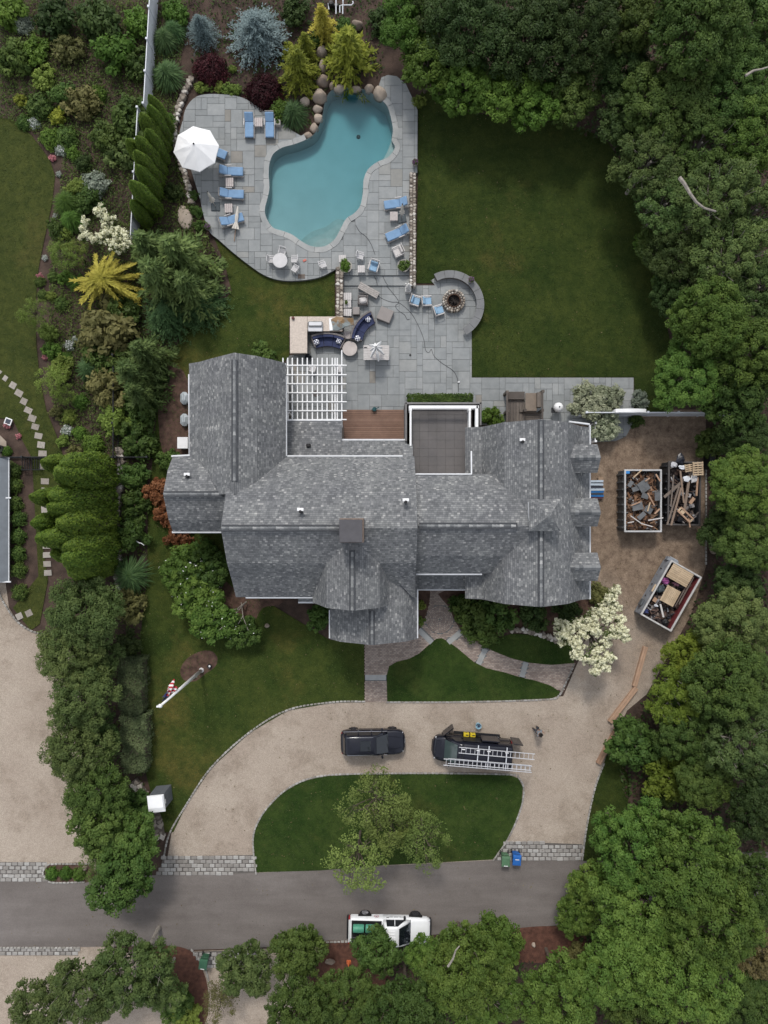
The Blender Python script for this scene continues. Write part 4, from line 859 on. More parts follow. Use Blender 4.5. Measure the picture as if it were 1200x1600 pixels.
# leaf colours (dark to light: inner leaves and hollows darker, branch tips lighter)
LF = dict(
    forest=leaf_mat('leaf_forest', (.042, .078, .018), (.105, .155, .036)), bright=leaf_mat('leaf_bright', (0.061, 0.123, 0.020), (0.123, 0.210, 0.035)),
    maple=leaf_mat('leaf_maple', (.06, .118, .022), (.14, .21, .042)), oak=leaf_mat('leaf_oak', (.055, .098, .028), (.135, .19, .055)),
    dark=leaf_mat('leaf_dark', (.030, .056, .016), (.072, .108, .03)), yell=leaf_mat('leaf_yellow_green', (0.094, 0.145, 0.020), (0.181, 0.239, 0.036)),
    elm=leaf_mat('leaf_grey_green', (.06, .098, .028), (.145, .19, .06)), lime=leaf_mat('leaf_lime', (0.123, 0.181, 0.032), (0.225, 0.290, 0.065)),
    birch=leaf_mat('leaf_birch', (.10, .15, .038), (.20, .26, .07)), olive=leaf_mat('leaf_olive', (0.109, 0.113, 0.038), (0.203, 0.196, 0.072)), rust=leaf_mat('leaf_rust', (.15, .055, .025), (.26, .12, .055), hue=.0),
    brown=leaf_mat('leaf_brownish', (0.145, 0.123, 0.051), (0.246, 0.203, 0.087)), box=leaf_mat('leaf_box', (0.046, 0.090, 0.020), (0.109, 0.167, 0.038)), hedge=leaf_mat('leaf_hedge', (0.072, 0.099, 0.046), (0.138, 0.174, 0.080)),
    red=leaf_mat('leaf_dark_red', (.022, .006, .008), (.06, .014, .018), hue=.0), blue=leaf_mat('needle_blue', (.085, .125, .125), (.18, .235, .235), .1), spruce=leaf_mat('needle_green', (.06, .10, .03), (.15, .20, .06), .15),
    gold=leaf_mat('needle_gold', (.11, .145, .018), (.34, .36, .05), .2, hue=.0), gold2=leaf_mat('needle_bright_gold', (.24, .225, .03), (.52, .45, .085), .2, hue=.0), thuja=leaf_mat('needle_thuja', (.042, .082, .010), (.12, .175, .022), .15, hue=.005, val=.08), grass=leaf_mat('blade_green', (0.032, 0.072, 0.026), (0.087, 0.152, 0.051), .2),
    silver=leaf_mat('leaf_silver', (.16, .20, .15), (.30, .34, .27)), vari=leaf_mat('leaf_variegated', (.16, .19, .11), (.40, .42, .29), .25), white=leaf_mat('petal_white', (.66, .66, .44), (.88, .86, .66), .25, hue=0, val=.04), petalw=leaf_mat('petal_pure_white', (.55, .56, .52), (.8, .8, .78), .2, hue=0), purple=leaf_mat('petal_purple', (.16, .03, .20), (.42, .16, .45), .2, hue=0), pink=leaf_mat('petal_pink', (.35, .10, .13), (.6, .3, .3), .2, hue=0), yellow=leaf_mat('petal_yellow', (.35, .25, .03), (.6, .45, .08), .2, hue=0))
NV = {}
def tree(px, py, rpx, key, leafc, label, name='broadleaf_tree', cat='tree', grp=None, pale=False, dz=1.0):
    v = SP[key]; NV[key] = NV.get(key, -1) + 1; R, h0, crown, trunk = v[NV[key] % len(v)]
    s = 1.0; rpx = rpx * (.94 if key in ('big', 'oak', 'fine') else 1.0); dz = random.uniform(.85, 1.2) if dz == 1.0 and key == 'big' else dz
    for _ in range(3): s = rpx * (H - h0 * s) / F / R
    zc = h0 * s; c = P(px, py, zc); t = thing(name, label, cat, (c.x, c.y, 0), random.uniform(0, 6.28), grp); t.scale = (s, s, s * dz)
    link('trunk', trunk, m_barkp if pale else m_bark, t, (0, 0, h0)); link('crown', crown, LF[leafc], t, (0, 0, h0)); return t
FG = 'woodland trees'
for a in (
    # top wood
    (640, 40, 46, 'mid', 'bright', 'bright green small tree left of the wood, nearest the gold conifers'), (668, 98, 50, 'mid', 'bright', 'bright green rounded tree overhanging the deck at the upper right of the pool'), (722, 128, 52, 'mid', 'bright', 'bright green tree bordering the dark rear lawn, second along the wood edge'),
    (785, 140, 48, 'mid', 'bright', 'bright green tree third along the wood edge above the rear lawn'), (830, 165, 46, 'mid', 'bright', 'bright green low tree where the wood edge reaches furthest down into the rear lawn'), (890, 150, 50, 'mid', 'forest', 'mid green tree above the top right bend of the rear lawn'),
    (735, 45, 78, 'fine', 'dark', 'dark fine leaved tree at the top edge behind the bright green row'), (830, 60, 80, 'fine', 'dark', 'dark dense tree in the middle of the top wood'), (905, 40, 72, 'big', 'dark', 'dark tall tree touching the top edge right of centre'), (690, -10, 60, 'fine', 'dark', 'dark tree cut by the top edge behind the bright green corner tree'),
    (975, 20, 70, 'big', 'forest', 'tall deep green tree on the top edge beside a black gap'), (1075, 50, 88, 'big', 'forest', 'largest deep green crown near the top right corner'), (1170, 25, 80, 'big', 'forest', 'deep green crown filling the top right corner'), (975, 110, 55, 'fine', 'dark', 'shaded narrow tree inside the upper right wood'),
    (1045, 150, 78, 'big', 'forest', 'deep green crown below the largest top right one'), (1150, 130, 70, 'big', 'forest', 'deep green crown on the right edge below the corner crown'), (985, 195, 48, 'mid', 'dark', 'dark small tree at the bend between lawn and wood'), (1185, 215, 62, 'big', 'maple', 'fresh green crown on the right edge a little below the dark gap'),
    (1015, 255, 62, 'oak', 'oak', 'olive green oak leaning over the rear lawn corner with pale twigs'), (1095, 225, 60, 'oak', 'forest', 'green oak crown between the olive oak and the right edge'), (1120, 310, 72, 'oak', 'oak', 'olive oak with a long bare grey branch'), (1040, 320, 55, 'oak', 'oak', 'olive oak crown hanging over the lawn just left of the bare grey branch'),
    (1180, 330, 65, 'oak', 'oak', 'olive oak on the right edge beside the bare grey branch tree'), (1020, 385, 32, 'bush', 'forest', 'small green bush under the oaks at the lawn edge'), (1060, 400, 55, 'fine', 'dark', 'dark understorey tree below the leaning oaks'), (1140, 405, 68, 'oak', 'oak', 'pale olive oak low in the right wood above the fence tree'), (1050, 460, 42, 'fine', 'dark', 'dark narrow tree at the right edge of the rear lawn'),
    (1185, 450, 55, 'oak', 'oak', 'olive oak cut by the right edge level with the fire pit'), (1105, 500, 66, 'big', 'maple', 'fresh green maple at the lower right corner of the rear lawn'), (1170, 545, 70, 'big', 'maple', 'fresh green maple on the right edge above the white fence'), (1090, 580, 66, 'big', 'maple', 'fresh green maple spreading over the white fence'), (1160, 620, 55, 'mid', 'forest', 'green tree at the far right end of the white fence'),
    # right wood beside the yard
    (1112, 690, 26, 'bush', 'forest', 'green bush at the top corner of the dirt yard'), (1160, 680, 45, 'fine', 'dark', 'dark tree behind the bush at the corner of the dirt yard'), (1160, 760, 62, 'big', 'maple', 'sunny green maple right of the dumpster holding the pallet'), (1185, 850, 60, 'big', 'forest', 'green crown on the right edge below the sunny dumpster maple'), (1125, 830, 36, 'mid', 'dark', 'dark small tree beside the stone on the yard edge'),
    (1150, 915, 36, 'mid', 'dark', 'shaded tree in the dark hollow right of the angled dumpster'), (1118, 968, 30, 'mid', 'maple', 'green tree touching the angled dumpster corner'), (1150, 975, 66, 'big', 'elm', 'blue green tall crown on the right below the dark hollow'), (1076, 1025, 42, 'mid', 'yell', 'yellow green tree beside the upper long timber beam'), (1130, 1060, 72, 'big', 'forest', 'broad deep green crown right of the yellow green tree'), (1190, 1075, 50, 'big', 'elm', 'blue green crown cut by the right edge level with the timbers'),
    (1055, 1090, 52, 'oak', 'yell', 'loose yellow green oak behind the middle timber beam'), (992, 1165, 46, 'bush', 'box', 'dense dark rhododendron dome beside the lowest timber beam'), (1080, 1150, 58, 'big', 'forest', 'deep green tree right of the dense dome shrub'), (1160, 1165, 66, 'oak', 'elm', 'grey green oak with bare twigs on the right'), (1042, 1213, 42, 'bush', 'yell', 'bright yellow green round shrub below the dense dome'), (1105, 1225, 52, 'big', 'forest', 'deep green tree below the bare twig oak'), (1180, 1255, 58, 'big', 'dark', 'dark crown on the right edge above the big sunlit trees'),
    # lower right
    (985, 1320, 72, 'big', 'maple', 'sunlit green maple hanging over the right drive entrance'), (1075, 1335, 82, 'big', 'maple', 'sunlit green maple crown just right of the entrance maple'), (925, 1390, 44, 'mid', 'maple', 'small green tree leaning over the road past the blue bin'), (1010, 1420, 86, 'big', 'maple', 'broad sunlit maple in the middle of the lower right wood'), (1110, 1430, 84, 'big', 'maple', 'broad sunlit maple right of the middle one in the lower right wood'), (1180, 1385, 60, 'big', 'forest', 'thin green tree with bare twigs on the lower right edge'),
    (1185, 1480, 55, 'oak', 'brown', 'brownish half dead tree on the lower right edge'), (970, 1510, 78, 'big', 'maple', 'green maple at the roadside right of the mulch bed'), (1070, 1535, 84, 'big', 'maple', 'green maple on the bottom edge below the broad sunlit pair'), (1165, 1580, 60, 'big', 'forest', 'deep green tree in the bottom right corner'), (905, 1438, 36, 'mid', 'maple', 'small green tree overhanging the right end of the roadside mulch'), (880, 1555, 72, 'big', 'maple', 'green tree on the bottom edge below the roadside mulch bed'), (1000, 1605, 66, 'big', 'forest', 'green crown cut by the bottom edge under the lower right maples'),
    # bottom
    (588, 1490, 42, 'mid', 'forest', 'green tree leaning over the bed of the white pickup'), (728, 1512, 74, 'big', 'maple', 'green roadside tree covering the front of the white pickup'), (662, 1488, 30, 'mid', 'maple', 'small green treetop over the bonnet of the white pickup'), (770, 1475, 46, 'mid', 'maple', 'green treetop right of the white pickup'), (635, 1568, 68, 'big', 'forest', 'green tree below the white pickup'), (760, 1560, 70, 'oak', 'maple', 'green tree with bare forked twigs low in the middle of the bottom edge'), (540, 1570, 58, 'big', 'forest', 'green tree on the bottom edge left of the pickup tree'),
    (465, 1490, 48, 'mid', 'forest', 'tall green tree at the road edge between the lower drive and the mulch'), (470, 1570, 58, 'big', 'forest', 'green tree right of the lower gravel drive on the bottom edge'), (385, 1510, 42, 'mid', 'elm', 'loose grey green sapling overhanging the lower granite apron'), (345, 1565, 30, 'airy', 'olive', 'thin olive sapling on the lower gravel drive'), (290, 1595, 26, 'bush', 'lime', 'small light green bush on the bottom edge right of the dark round shrub'),
    (210, 1520, 72, 'oak', 'oak', 'yellowish oak on the lower left with bare branches, right half'), (135, 1545, 64, 'oak', 'elm', 'oak on the lower left with bare branches, middle of the clump'), (60, 1575, 56, 'oak', 'elm', 'oak crown in the bottom left corner'), (250, 1545, 45, 'oak', 'oak', 'yellow tinted oak crown nearest the lower mulch strip'), (278, 1570, 28, 'bush', 'box', 'dark round shrub under the yellow tinted oak')):
    k = a[3]; nm = {'bush': 'shrub', 'airy': 'sapling', 'oak': 'oak_tree'}.get(k, 'broadleaf_tree'); tree(*a, name=nm, cat={'bush': 'shrub', 'airy': 'tree'}.get(k, 'tree'), grp=FG, pale=k == 'oak')
for a in (  # trees between the two drives
    (130, 955, 72, 'fine', 'elm', 'grey green elm at the top of the row between the two drives'), (110, 1025, 62, 'fine', 'elm', 'grey green elm overhanging the left drive, second from the top'), (150, 1035, 42, 'fine', 'elm', 'grey green elm against the clipped hedge'), (125, 1095, 62, 'fine', 'elm', 'grey green elm third from the top of the row'), (120, 1180, 60, 'fine', 'elm', 'grey green elm with an outlying twig over the left drive'), (152, 1150, 42, 'fine', 'dark', 'darker elm half hidden between hedge and row'),
    (150, 1235, 58, 'fine', 'forest', 'mid green elm low in the row between the drives'), (165, 1290, 52, 'mid', 'box', 'rich green tree beside the portable toilet'), (205, 1310, 46, 'mid', 'box', 'rich green tree over the end of the tumbled wall'), (195, 1375, 52, 'mid', 'box', 'rich green tree reaching out over the road'), (215, 1260, 32, 'bush', 'box', 'rich green bush tucked behind the portable toilet'), (150, 1345, 30, 'airy', 'box', 'loose green sapling at the left end of the roadside island')):
    tree(*a, name='elm_tree' if 'elm' in a[5] else 'broadleaf_tree', grp='trees between the two drives')
for a in ((588, 1258, 52, 'airy', 'birch', 'pale green birch on the island, upper crown'), (560, 1340, 50, 'airy', 'birch', 'pale green birch on the island leaning over the road'), (663, 1312, 42, 'airy', 'birch', 'pale green small birch at the right of the island clump'), (612, 1290, 40, 'airy', 'birch', 'pale green birch in the middle of the island clump')):
    tree(*a, name='birch_tree', grp='birches on the lawn island')
# ------------------------------------------------------------------ shrubs
BALL = []
for s in (1, 2, 3): BALL.append(leaves('foliage', *gen_ball(s, .62, 1500, .055)[:3], .6, gen_ball(s, .62, 1500, .055)[3]))
def mk(fn, *a, asp=.55):
    r = fn(*a); return leaves('foliage', r[0], r[1], r[2], asp, r[3], r[4] if len(r) > 4 else None)
GR = [mk(gen_grass, s, .8, 900, .22, asp=.07) for s in (1, 2)]
FLW = [mk(gen_ball, 9, .63, 260, .06)]
LOOSE = [mk(lambda s: gen_broad(s, .62, .45, 34, 34, .06, .16, 6, .3)[:4], s) for s in (21, 22, 23)]
m_stem = M('stem_brown', (.09, .065, .045), .9, .2, 4); stem_me = MB().tube([(0, 0, 0), (.02, 0, .2), (0, .02, .4)], .035, 5, .02).mesh('stem')
for k in range(5): pass
shrub_n = [0]
def shrub(px, py, r, leafc, label, kind='ball', flower=None, name='shrub', cat='shrub', grp='shrubs in the planting beds', flat=1.0):
    z = r * .035; c = P(px, py, z * .7); s = r * (H - z) / F / .64; shrub_n[0] += 1; i = shrub_n[0]
    me = {'ball': BALL, 'grass': GR, 'loose': LOOSE}[kind]; me = me[i % len(me)]; s = s / (1.25 if kind == 'grass' else 1)
    t = thing(name, label, cat, (c.x, c.y, .03), random.uniform(0, 6.28), grp); t.scale = (s, s, s * flat)
    link('stem', stem_me, m_stem, t); link('foliage', me, LF[leafc], t, (0, 0, .3 if kind == 'loose' else .05))
    if flower: link('blossom', FLW[0], LF[flower], t, (0, 0, .08))
    return t
B1 = 'bed beside the left lawn'
for a in (
    (55, 78, 24, 'bright', 'fresh green rounded shrub high in the left bed', 'loose'), (67, 121, 21, 'lime', 'lime green rounded shrub just below the fresh green one high in the left bed', 'loose'), (35, 38, 16, 'silver', 'grey leaved shrub near the top left corner'), (12, 20, 30, 'bright', 'green shrub in the top left corner', 'loose'), (22, 90, 32, 'forest', 'deep green shrub on the upper left edge', 'loose'), (85, 25, 36, 'dark', 'dark shrub at the top edge left of the white fence', 'loose'), (150, 30, 38, 'dark', 'dark shrub at the top edge in the shade of the bed', 'loose'), (105, 75, 26, 'olive', 'brownish shrub in the upper left bed', 'loose'),
    (180, 82, 36, 'bright', 'spreading fresh green shrub near the top of the white fence', 'loose'), (213, 35, 26, 'bright', 'green climber like shrub hugging the top of the white fence', 'loose'), (215, 100, 26, 'forest', 'green shrub against the middle of the upper white fence', 'loose'), (100, 150, 23, 'box', 'green mound shrub between lime shrub and olive smoke bush', 'loose'), (60, 165, 22, 'forest', 'dark green mound above the gold tuft', 'ball'), (33, 157, 12, 'gold', 'small yellow tuft at the upper edge of the left lawn', 'loose'), (37, 190, 13, 'box', 'low green tuft beside the white dotted clump by the lawn', 'ball'),
    (90, 183, 14, 'gold', 'round gold shrub beside the olive smoke bush', 'loose'), (127, 160, 30, 'olive', 'large olive smoke bush in the upper left bed', 'loose'), (152, 146, 15, 'bright', 'small fresh green shrub right of the smoke bush'), (203, 185, 40, 'forest', 'wide mid green shrub beside the lower end of the upper white fence', 'loose'), (77, 215, 18, 'bright', 'green mound left of the glossy dark ball by the lawn'), (102, 213, 19, 'box', 'glossy round green ball shrub by the upper left lawn'), (168, 215, 30, 'forest', 'loose mid green shrub in the middle of the left bed', 'loose'), (190, 240, 28, 'elm', 'grey green shrub next to the feathery evergreens', 'loose'),
    (113, 240, 13, 'bright', 'small loose green plant below the white dotted clump', 'loose'), (130, 255, 14, 'dark', 'small dark plant in the bare mulch of the left bed', 'loose'), (147, 287, 22, 'silver', 'silver grey mound above the white blossoming shrub'), (122, 296, 20, 'lime', 'light green shrub left of the silver mound', 'loose'), (106, 318, 24, 'bright', 'grassy bright green clump beside the lawn curve', 'grass'), (112, 342, 20, 'bright', 'second grassy bright green clump just below the first by the lawn curve', 'grass'), (140, 312, 26, 'forest', 'green shrub under the silver mound', 'loose'),
    (88, 358, 16, 'forest', 'small green mound by the lawn edge above the light green sapling', 'loose'), (102, 366, 12, 'lime', 'little lime tuft above the light green sapling', 'loose'), (62, 440, 9, 'box', 'tiny green plant at the lawn edge left of the gold conifer'), (82, 432, 9, 'box', 'tiny green plant in the mulch left of the gold conifer'), (102, 434, 13, 'bright', 'small green shrub left under the gold conifer', 'loose'), (66, 460, 9, 'forest', 'tiny dark green plant on the mulch strip by the lawn'), (79, 463, 9, 'lime', 'tiny light plant on the mulch strip by the lawn', 'loose'), (95, 474, 12, 'box', 'small green mound below the gold conifer'), (118, 440, 14, 'bright', 'green plant half under the gold conifer', 'loose'),
    (74, 520, 17, 'lime', 'small light green shrub below the left lawn sapling', 'loose'), (81, 548, 16, 'bright', 'bright green shrub at the lawn edge left of the white tufts', 'loose'), (103, 559, 10, 'bright', 'little bright green ball under the white tufts'), (150, 553, 30, 'box', 'green shrub below the big brown tinged bush', 'loose'), (140, 576, 22, 'grass', 'dark blue green ornamental grass in the middle of the bed', 'grass'), (192, 560, 28, 'forest', 'green shrub left of the feathery lower evergreen', 'loose'), (95, 575, 22, 'lime', 'light green shrub at the top of the lime sapling', 'loose'),
    (125, 627, 13, 'bright', 'bright green ball shrub in open mulch'), (108, 651, 12, 'lime', 'lime ball shrub above the white tuft near the path'), (123, 676, 12, 'bright', 'bright green ball right of the white tuft near the path'), (145, 695, 18, 'bright', 'large bright green ball shrub near the black fence'), (88, 645, 12, 'olive', 'thin yellowish plant by the lawn edge near the path', 'loose'), (98, 690, 11, 'lime', 'small yellowish green plant below the white tuft near the path', 'loose'), (115, 706, 13, 'olive', 'low olive plants beside the black fence', 'loose'),
    (165, 512, 52, 'olive', 'large brown tinged green bush right of the mulch walk', 'loose'), (190, 480, 34, 'forest', 'green bush under the big feathery spruce on the left', 'loose'), (168, 605, 36, 'olive', 'rounded olive green bush with reddish leaves', 'loose'), (180, 655, 28, 'lime', 'light olive bush at the black fence end of the bed', 'loose'), (222, 640, 30, 'forest', 'green shrub below the lower feathery evergreen', 'loose'), (215, 690, 34, 'box', 'green shrub where the rough wall starts', 'loose'),
    (245, 590, 24, 'dark', 'dark shrub in the shade of the lower evergreens', 'loose'), (208, 745, 26, 'box', 'green shrub beside the rough garden wall, first below the black fence', 'loose'), (212, 790, 28, 'forest', 'green shrub beside the rough garden wall, second below the black fence', 'loose'), (208, 835, 30, 'box', 'green shrub with a white hose by the rough garden wall', 'loose'), (205, 898, 30, 'grass', 'dark fountain grass clump by the lower end of the rough wall', 'grass'), (203, 945, 30, 'olive', 'yellow green shrub right of the topmost elm', 'loose'), (200, 1005, 24, 'dark', 'dark shrub above the clipped hedge', 'loose'),
    (268, 720, 22, 'box', 'green shrub at the left house corner above the rusty bushes', 'loose'), (470, 425, 0.1, 'box', 'x', 'ball')):
    if a[2] > 1: shrub(a[0], a[1], a[2], a[3], a[4], a[5] if len(a) > 5 else 'ball')
for a in ((53, 191, 10, 'white dotted flower clump beside the upper left lawn'), (95, 233, 10, 'white dotted flower clump just below the glossy ball shrub'), (118, 326, 9, 'pale silver flower tuft in the bright grassy clumps'), (108, 540, 9, 'white flower tuft below the brown tinged bush'), (118, 530, 6, 'pale flower tuft touching the brown tinged bush'), (104, 673, 10, 'white flower ball near the stepping stone path'), (92, 272, 5, 'tiny white flower at the lawn edge'), (87, 338, 5, 'tiny white flower beside the lawn curve'), (70, 403, 5, 'tiny white flower left of the light green sapling')):
    shrub(a[0], a[1], a[2], 'silver', a[3], 'ball', 'petalw', name='flower_clump', cat='flowers', grp='white flowers in the left bed')
for a in ((82, 247, 6, 'pink', 'small red plant at the upper lawn edge'), (62, 432, 6, 'pink', 'small pink plant at the lawn edge left of the gold conifer'), (70, 559, 5, 'pink', 'tiny pink flower at the lawn edge by the bright green shrub'), (11, 665, 6, 'pink', 'pink flower beside the white framed sign'), (29, 682, 5, 'pink', 'pink flower in the corner bed by the path'), (188, 515, 12, 'pink', 'pink flowers in the large brown tinged bush')):
    shrub(a[0], a[1], a[2], a[3], a[4], 'loose', name='flower', cat='flowers', grp='pink flowers in the left bed')
for i, (x, y) in enumerate(((20, 735), (20, 758), (21, 787), (27, 811), (27, 838), (26, 865), (27, 891), (30, 926))):
    shrub(x, y, 13.5, 'box', ('first', 'second', 'third', 'fourth', 'fifth', 'sixth', 'seventh', 'last')[i] + ' clipped round shrub from the black fence along the neighbouring house', 'ball', name='foundation_shrub', grp='round shrubs along the neighbouring house')
shrub(10, 705, 9, 'bright', 'small bright green ball by the concrete pad on the left edge')
for x, y, l in ((80, 1366, 'left'), (102, 1366, 'middle'), (123, 1368, 'right')): shrub(x, y, 11, 'bright', l + ' one of three round green shrubs in the roadside island bed', grp='shrubs in the roadside island')
for x, y, r, l in ((314, 136, 11, 'leftmost yellow green mound along the top of the pool deck'), (327, 138, 8, 'small yellow green mound second from left along the pool deck'), (343, 137, 9, 'third yellow green mound along the top of the pool deck'), (353, 138, 10, 'fourth yellow green mound along the top of the pool deck'), (367, 141, 11, 'rightmost yellow green mound beside the dark red maple'), (363, 108, 7, 'single small green mound in mulch between the dark red maples')):
    shrub(x, y, r, 'lime', l, 'loose', grp='mounds edging the pool deck')
for a in ((458, 178, 24, 'grass', 'arching green grass clump left of the pool boulders', 'grass'), (440, 172, 20, 'bright', 'green leafy clump beside the blue loungers by the dark red maple', 'loose'), (258, 62, 22, 'grass', 'upper fountain grass beside the white fence', 'grass'), (272, 48, 20, 'grass', 'fountain grass at the top of the white fence', 'grass'), (262, 118, 26, 'grass', 'large fountain grass right of the white fence', 'grass'), (272, 20, 24, 'bright', 'green shrub on the top edge right of the white fence', 'loose'), (654, 158, 12, 'lime', 'small pale green rosette shrub at the deck corner above the rear lawn', 'loose'), (540, 40, 16, 'box', 'green shrub behind the right gold conifer', 'loose'), (452, 82, 14, 'gold', 'gold tuft between blue spruce and gold conifer', 'loose'), (492, 62, 14, 'box', 'dark green tuft between the gold conifers', 'loose'), (600, 30, 26, 'dark', 'dark shrub at the top edge right of the pool pipes', 'loose'), (460, 15, 26, 'dark', 'dark shrub at the top edge right of the blue spruce', 'loose'),
          (262, 190, 14, 'bright', 'pale flowered plant left of the white umbrella', 'loose'), (303, 305, 10, 'box', 'small green tuft at the lower deck edge, upper one', 'loose'), (308, 330, 11, 'box', 'small green tuft at the lower deck edge, middle one', 'loose'), (313, 352, 11, 'box', 'small green tuft at the lower deck edge beside the purple pot', 'loose'), (288, 215, 9, 'box', 'green tuft half under the white umbrella', 'loose'), (270, 300, 16, 'dark', 'dark low plant in the bed below the white umbrella', 'loose'), (770, 650, 18, 'bright', 'bright green low shrub between terrace and timber landing', 'loose'), (752, 653, 12, 'bright', 'bright green low shrub at the terrace corner', 'loose'),
          (412, 560, 24, 'box', 'low green shrub at the curved end of the left wing', 'loose'), (1000, 625, 16, 'silver', 'pale leaved shrub right of the patio end by the fence', 'loose'), (995, 655, 14, 'forest', 'green shrub below the fence at the patio end', 'loose'), (740, 965, 34, 'forest', 'dark green flowering shrub at the bend of the brick walk', 'loose'), (775, 960, 34, 'forest', 'dark green flowering shrub right of the brick walk under the eaves', 'loose'), (757, 990, 28, 'box', 'green shrub nearest the lawn at the brick walk', 'loose'), (720, 945, 20, 'box', 'green shrub against the porch beside the brick walk', 'loose'), (657, 945, 9, 'lime', 'narrow light green plant left of the brick walk, upper', 'loose'), (657, 970, 9, 'lime', 'narrow light green plant left of the brick walk, lower', 'loose'), (500, 962, 24, 'box', 'dark green shrub in the corner beside the front gable', 'loose'), (835, 962, 26, 'dark', 'dark low shrub under the garage gable eaves', 'loose'), (885, 955, 24, 'dark', 'dark low shrub at the garage corner behind the white blossoms', 'loose'), (935, 930, 22, 'olive', 'olive shrub between garage corner and white blossoms', 'loose'),
          (470, 615, 0.1, 'box', '', 'ball'), (1030, 440, 14, 'bright', 'small light green shrub on the wood edge of the rear lawn', 'loose'), (1005, 375, 18, 'bright', 'green shrub at the middle of the right lawn edge', 'loose'), (1040, 1245, 22, 'box', 'green bush at the verge by the right drive', 'loose'), (905, 1490, 20, 'olive', 'brownish shrub behind the roadside mulch', 'loose'), (320, 865, 26, 'box', 'green shrub between the rusty bushes and the large white dotted shrub', 'loose')):
    if a[2] > 1: shrub(*a, grp='shrubs round the house and pool')
for x, y, r, l in ((250, 765, 24, 'rusty orange bush left of the house, upper'), (257, 800, 24, 'rusty orange bush left of the house, middle'), (278, 838, 24, 'rusty orange bush left of the house, lower')): shrub(x, y, r, 'rust', l, 'loose', grp='rusty bushes by the left wing')
# pale saplings in the bed
for a in ((98, 397, 24, 'lime', 'lime green sapling above the gold conifer beside the lawn'), (118, 395, 20, 'lime', 'lime green sapling just left of the white blossom shrub'), (50, 488, 24, 'lime', 'light green sapling leaning over the left lawn'), (80, 592, 26, 'lime', 'lime green sapling by the upper end of the stepping stones'), (100, 615, 18, 'lime', 'lime green sapling overhanging open mulch by the path')):
    tree(*a[:3], 'airy', a[3], a[4], name='sapling', grp='saplings in the left bed')
# big shrub with bare branches left of the house, white flecks
for a in ((285, 895, 42, 'large white flecked shrub left of the house, upper mound'), (312, 935, 40, 'large white flecked shrub left of the house, middle mound'), (335, 968, 40, 'green shrub with bare branches at the front left house corner'), (378, 985, 30, 'lowest mound of the white flecked shrub on the front lawn'), (325, 895, 36, 'green mound between white flecked shrub and house wall')):
    t = tree(a[0], a[1], a[2], 'bush', 'maple' if a[2] > 38 else 'box', a[3], name='shrub', cat='shrub', grp='flowering shrubs at the front left corner', pale=True)
    link('blossom', mk(lambda: (lambda r: (r[0], r[1], r[2], r[3]))(gen_ball(a[0], 1.25, 12, .045))), LF['petalw'], t, (0, 0, 1.1))
mb = MB()
for p_ in ([(385, 940, .4), (372, 950, 1.3), (345, 962, 1.9)], [(385, 940, .4), (360, 968, 1.6), (342, 985, 2.1)], [(377, 942, .4), (380, 965, 1.5), (388, 985, 1.9)], [(372, 950, 1.2), (368, 962, 1.7), (350, 972, 2.0)], [(380, 962, 1.5), (372, 975, 1.9)]):
    mb.tube([tuple(P(*q)) for q in p_], .05, 5, .02)
tag(mb.build('dead_branch', m_barkp), 'bare grey branches sticking out of the shrub at the front left corner', 'branch')
# clipped hedges
def hedge(px0, py0, px1, py1, z, leafc, label, n):
    g = np.random.default_rng(n); p, q = P(px0, py1, z), P(px1, py0, z); t = thing('hedge', label, 'hedge', ((p.x + q.x) / 2, (p.y + q.y) / 2, 0)); w_, d_ = (q.x - p.x) / 2, (q.y - p.y) / 2
    f = g.integers(0, 10, n); X_ = g.uniform(-1, 1, n); Y_ = g.uniform(-1, 1, n); Z_ = g.random(n); C = np.stack([X_ * w_, Y_ * d_, np.full(n, z)], 1); N = np.tile([0, 0, 1.0], (n, 1))
    s = f < 2; C[s, 0] = np.sign(X_[s]) * w_; C[s, 2] = Z_[s] * z; N[s] = np.stack([np.sign(X_[s]), 0 * X_[s], .3 + 0 * X_[s]], 1); s = (f >= 2) & (f < 4); C[s, 1] = np.sign(Y_[s]) * d_; C[s, 2] = Z_[s] * z; N[s] = np.stack([0 * X_[s], np.sign(Y_[s]), .3 + 0 * X_[s]], 1)
    wob = (.16 if z > 1 else .05) * (np.sin(C[:, 0] * 3.1 + C[:, 1] * 2.3) + np.sin(C[:, 1] * 4.3 + C[:, 0] * 2 + 1)); C[:, 2] += wob * (C[:, 2] > z * .8); C[:, 0] *= 1 + (.1 if z > 1 else .01) * (np.sin(C[:, 1] * 1.3 + n) + np.sin(C[:, 1] * 3.1) + .6 * np.sin(C[:, 1] * 7)); C += g.normal(size=(n, 3)) * .05
    link('foliage', leaves('foliage', C, unit(N + g.normal(size=(n, 3)) * .5), .07 * g.uniform(.7, 1.3, n), .6, np.clip(.5 + wob * 3 + g.uniform(-.4, .4, n), 0, 1)), LF[leafc], t)
    MB().box((0, 0, z * .42), (w_ * 1.7, d_ * 1.92, z * .8)).build('inner_twigs', m_bark, t); return t
hedge(186, 1030, 222, 1118, 1.6, 'hedge', 'upper half of the long clipped grey green hedge beside the front lawn', 7000); hedge(190, 1118, 228, 1208, 1.6, 'hedge', 'lower half of the long clipped grey green hedge beside the front lawn', 7000)
hedge(639, 616, 737, 629, .75, 'box', 'low clipped green hedge in front of the roof terrace', 3200)
# variegated shrubs by the white fence
for x, y, r, l in ((918, 628, 32, 'large pale variegated shrub above the white fence end, left part'), (945, 626, 30, 'large pale variegated shrub above the white fence end, right part'), (944, 668, 26, 'pale variegated shrub below the white fence end')): tree(x, y, r, 'bush', 'vari', l, name='shrub', cat='shrub', grp='variegated shrubs')
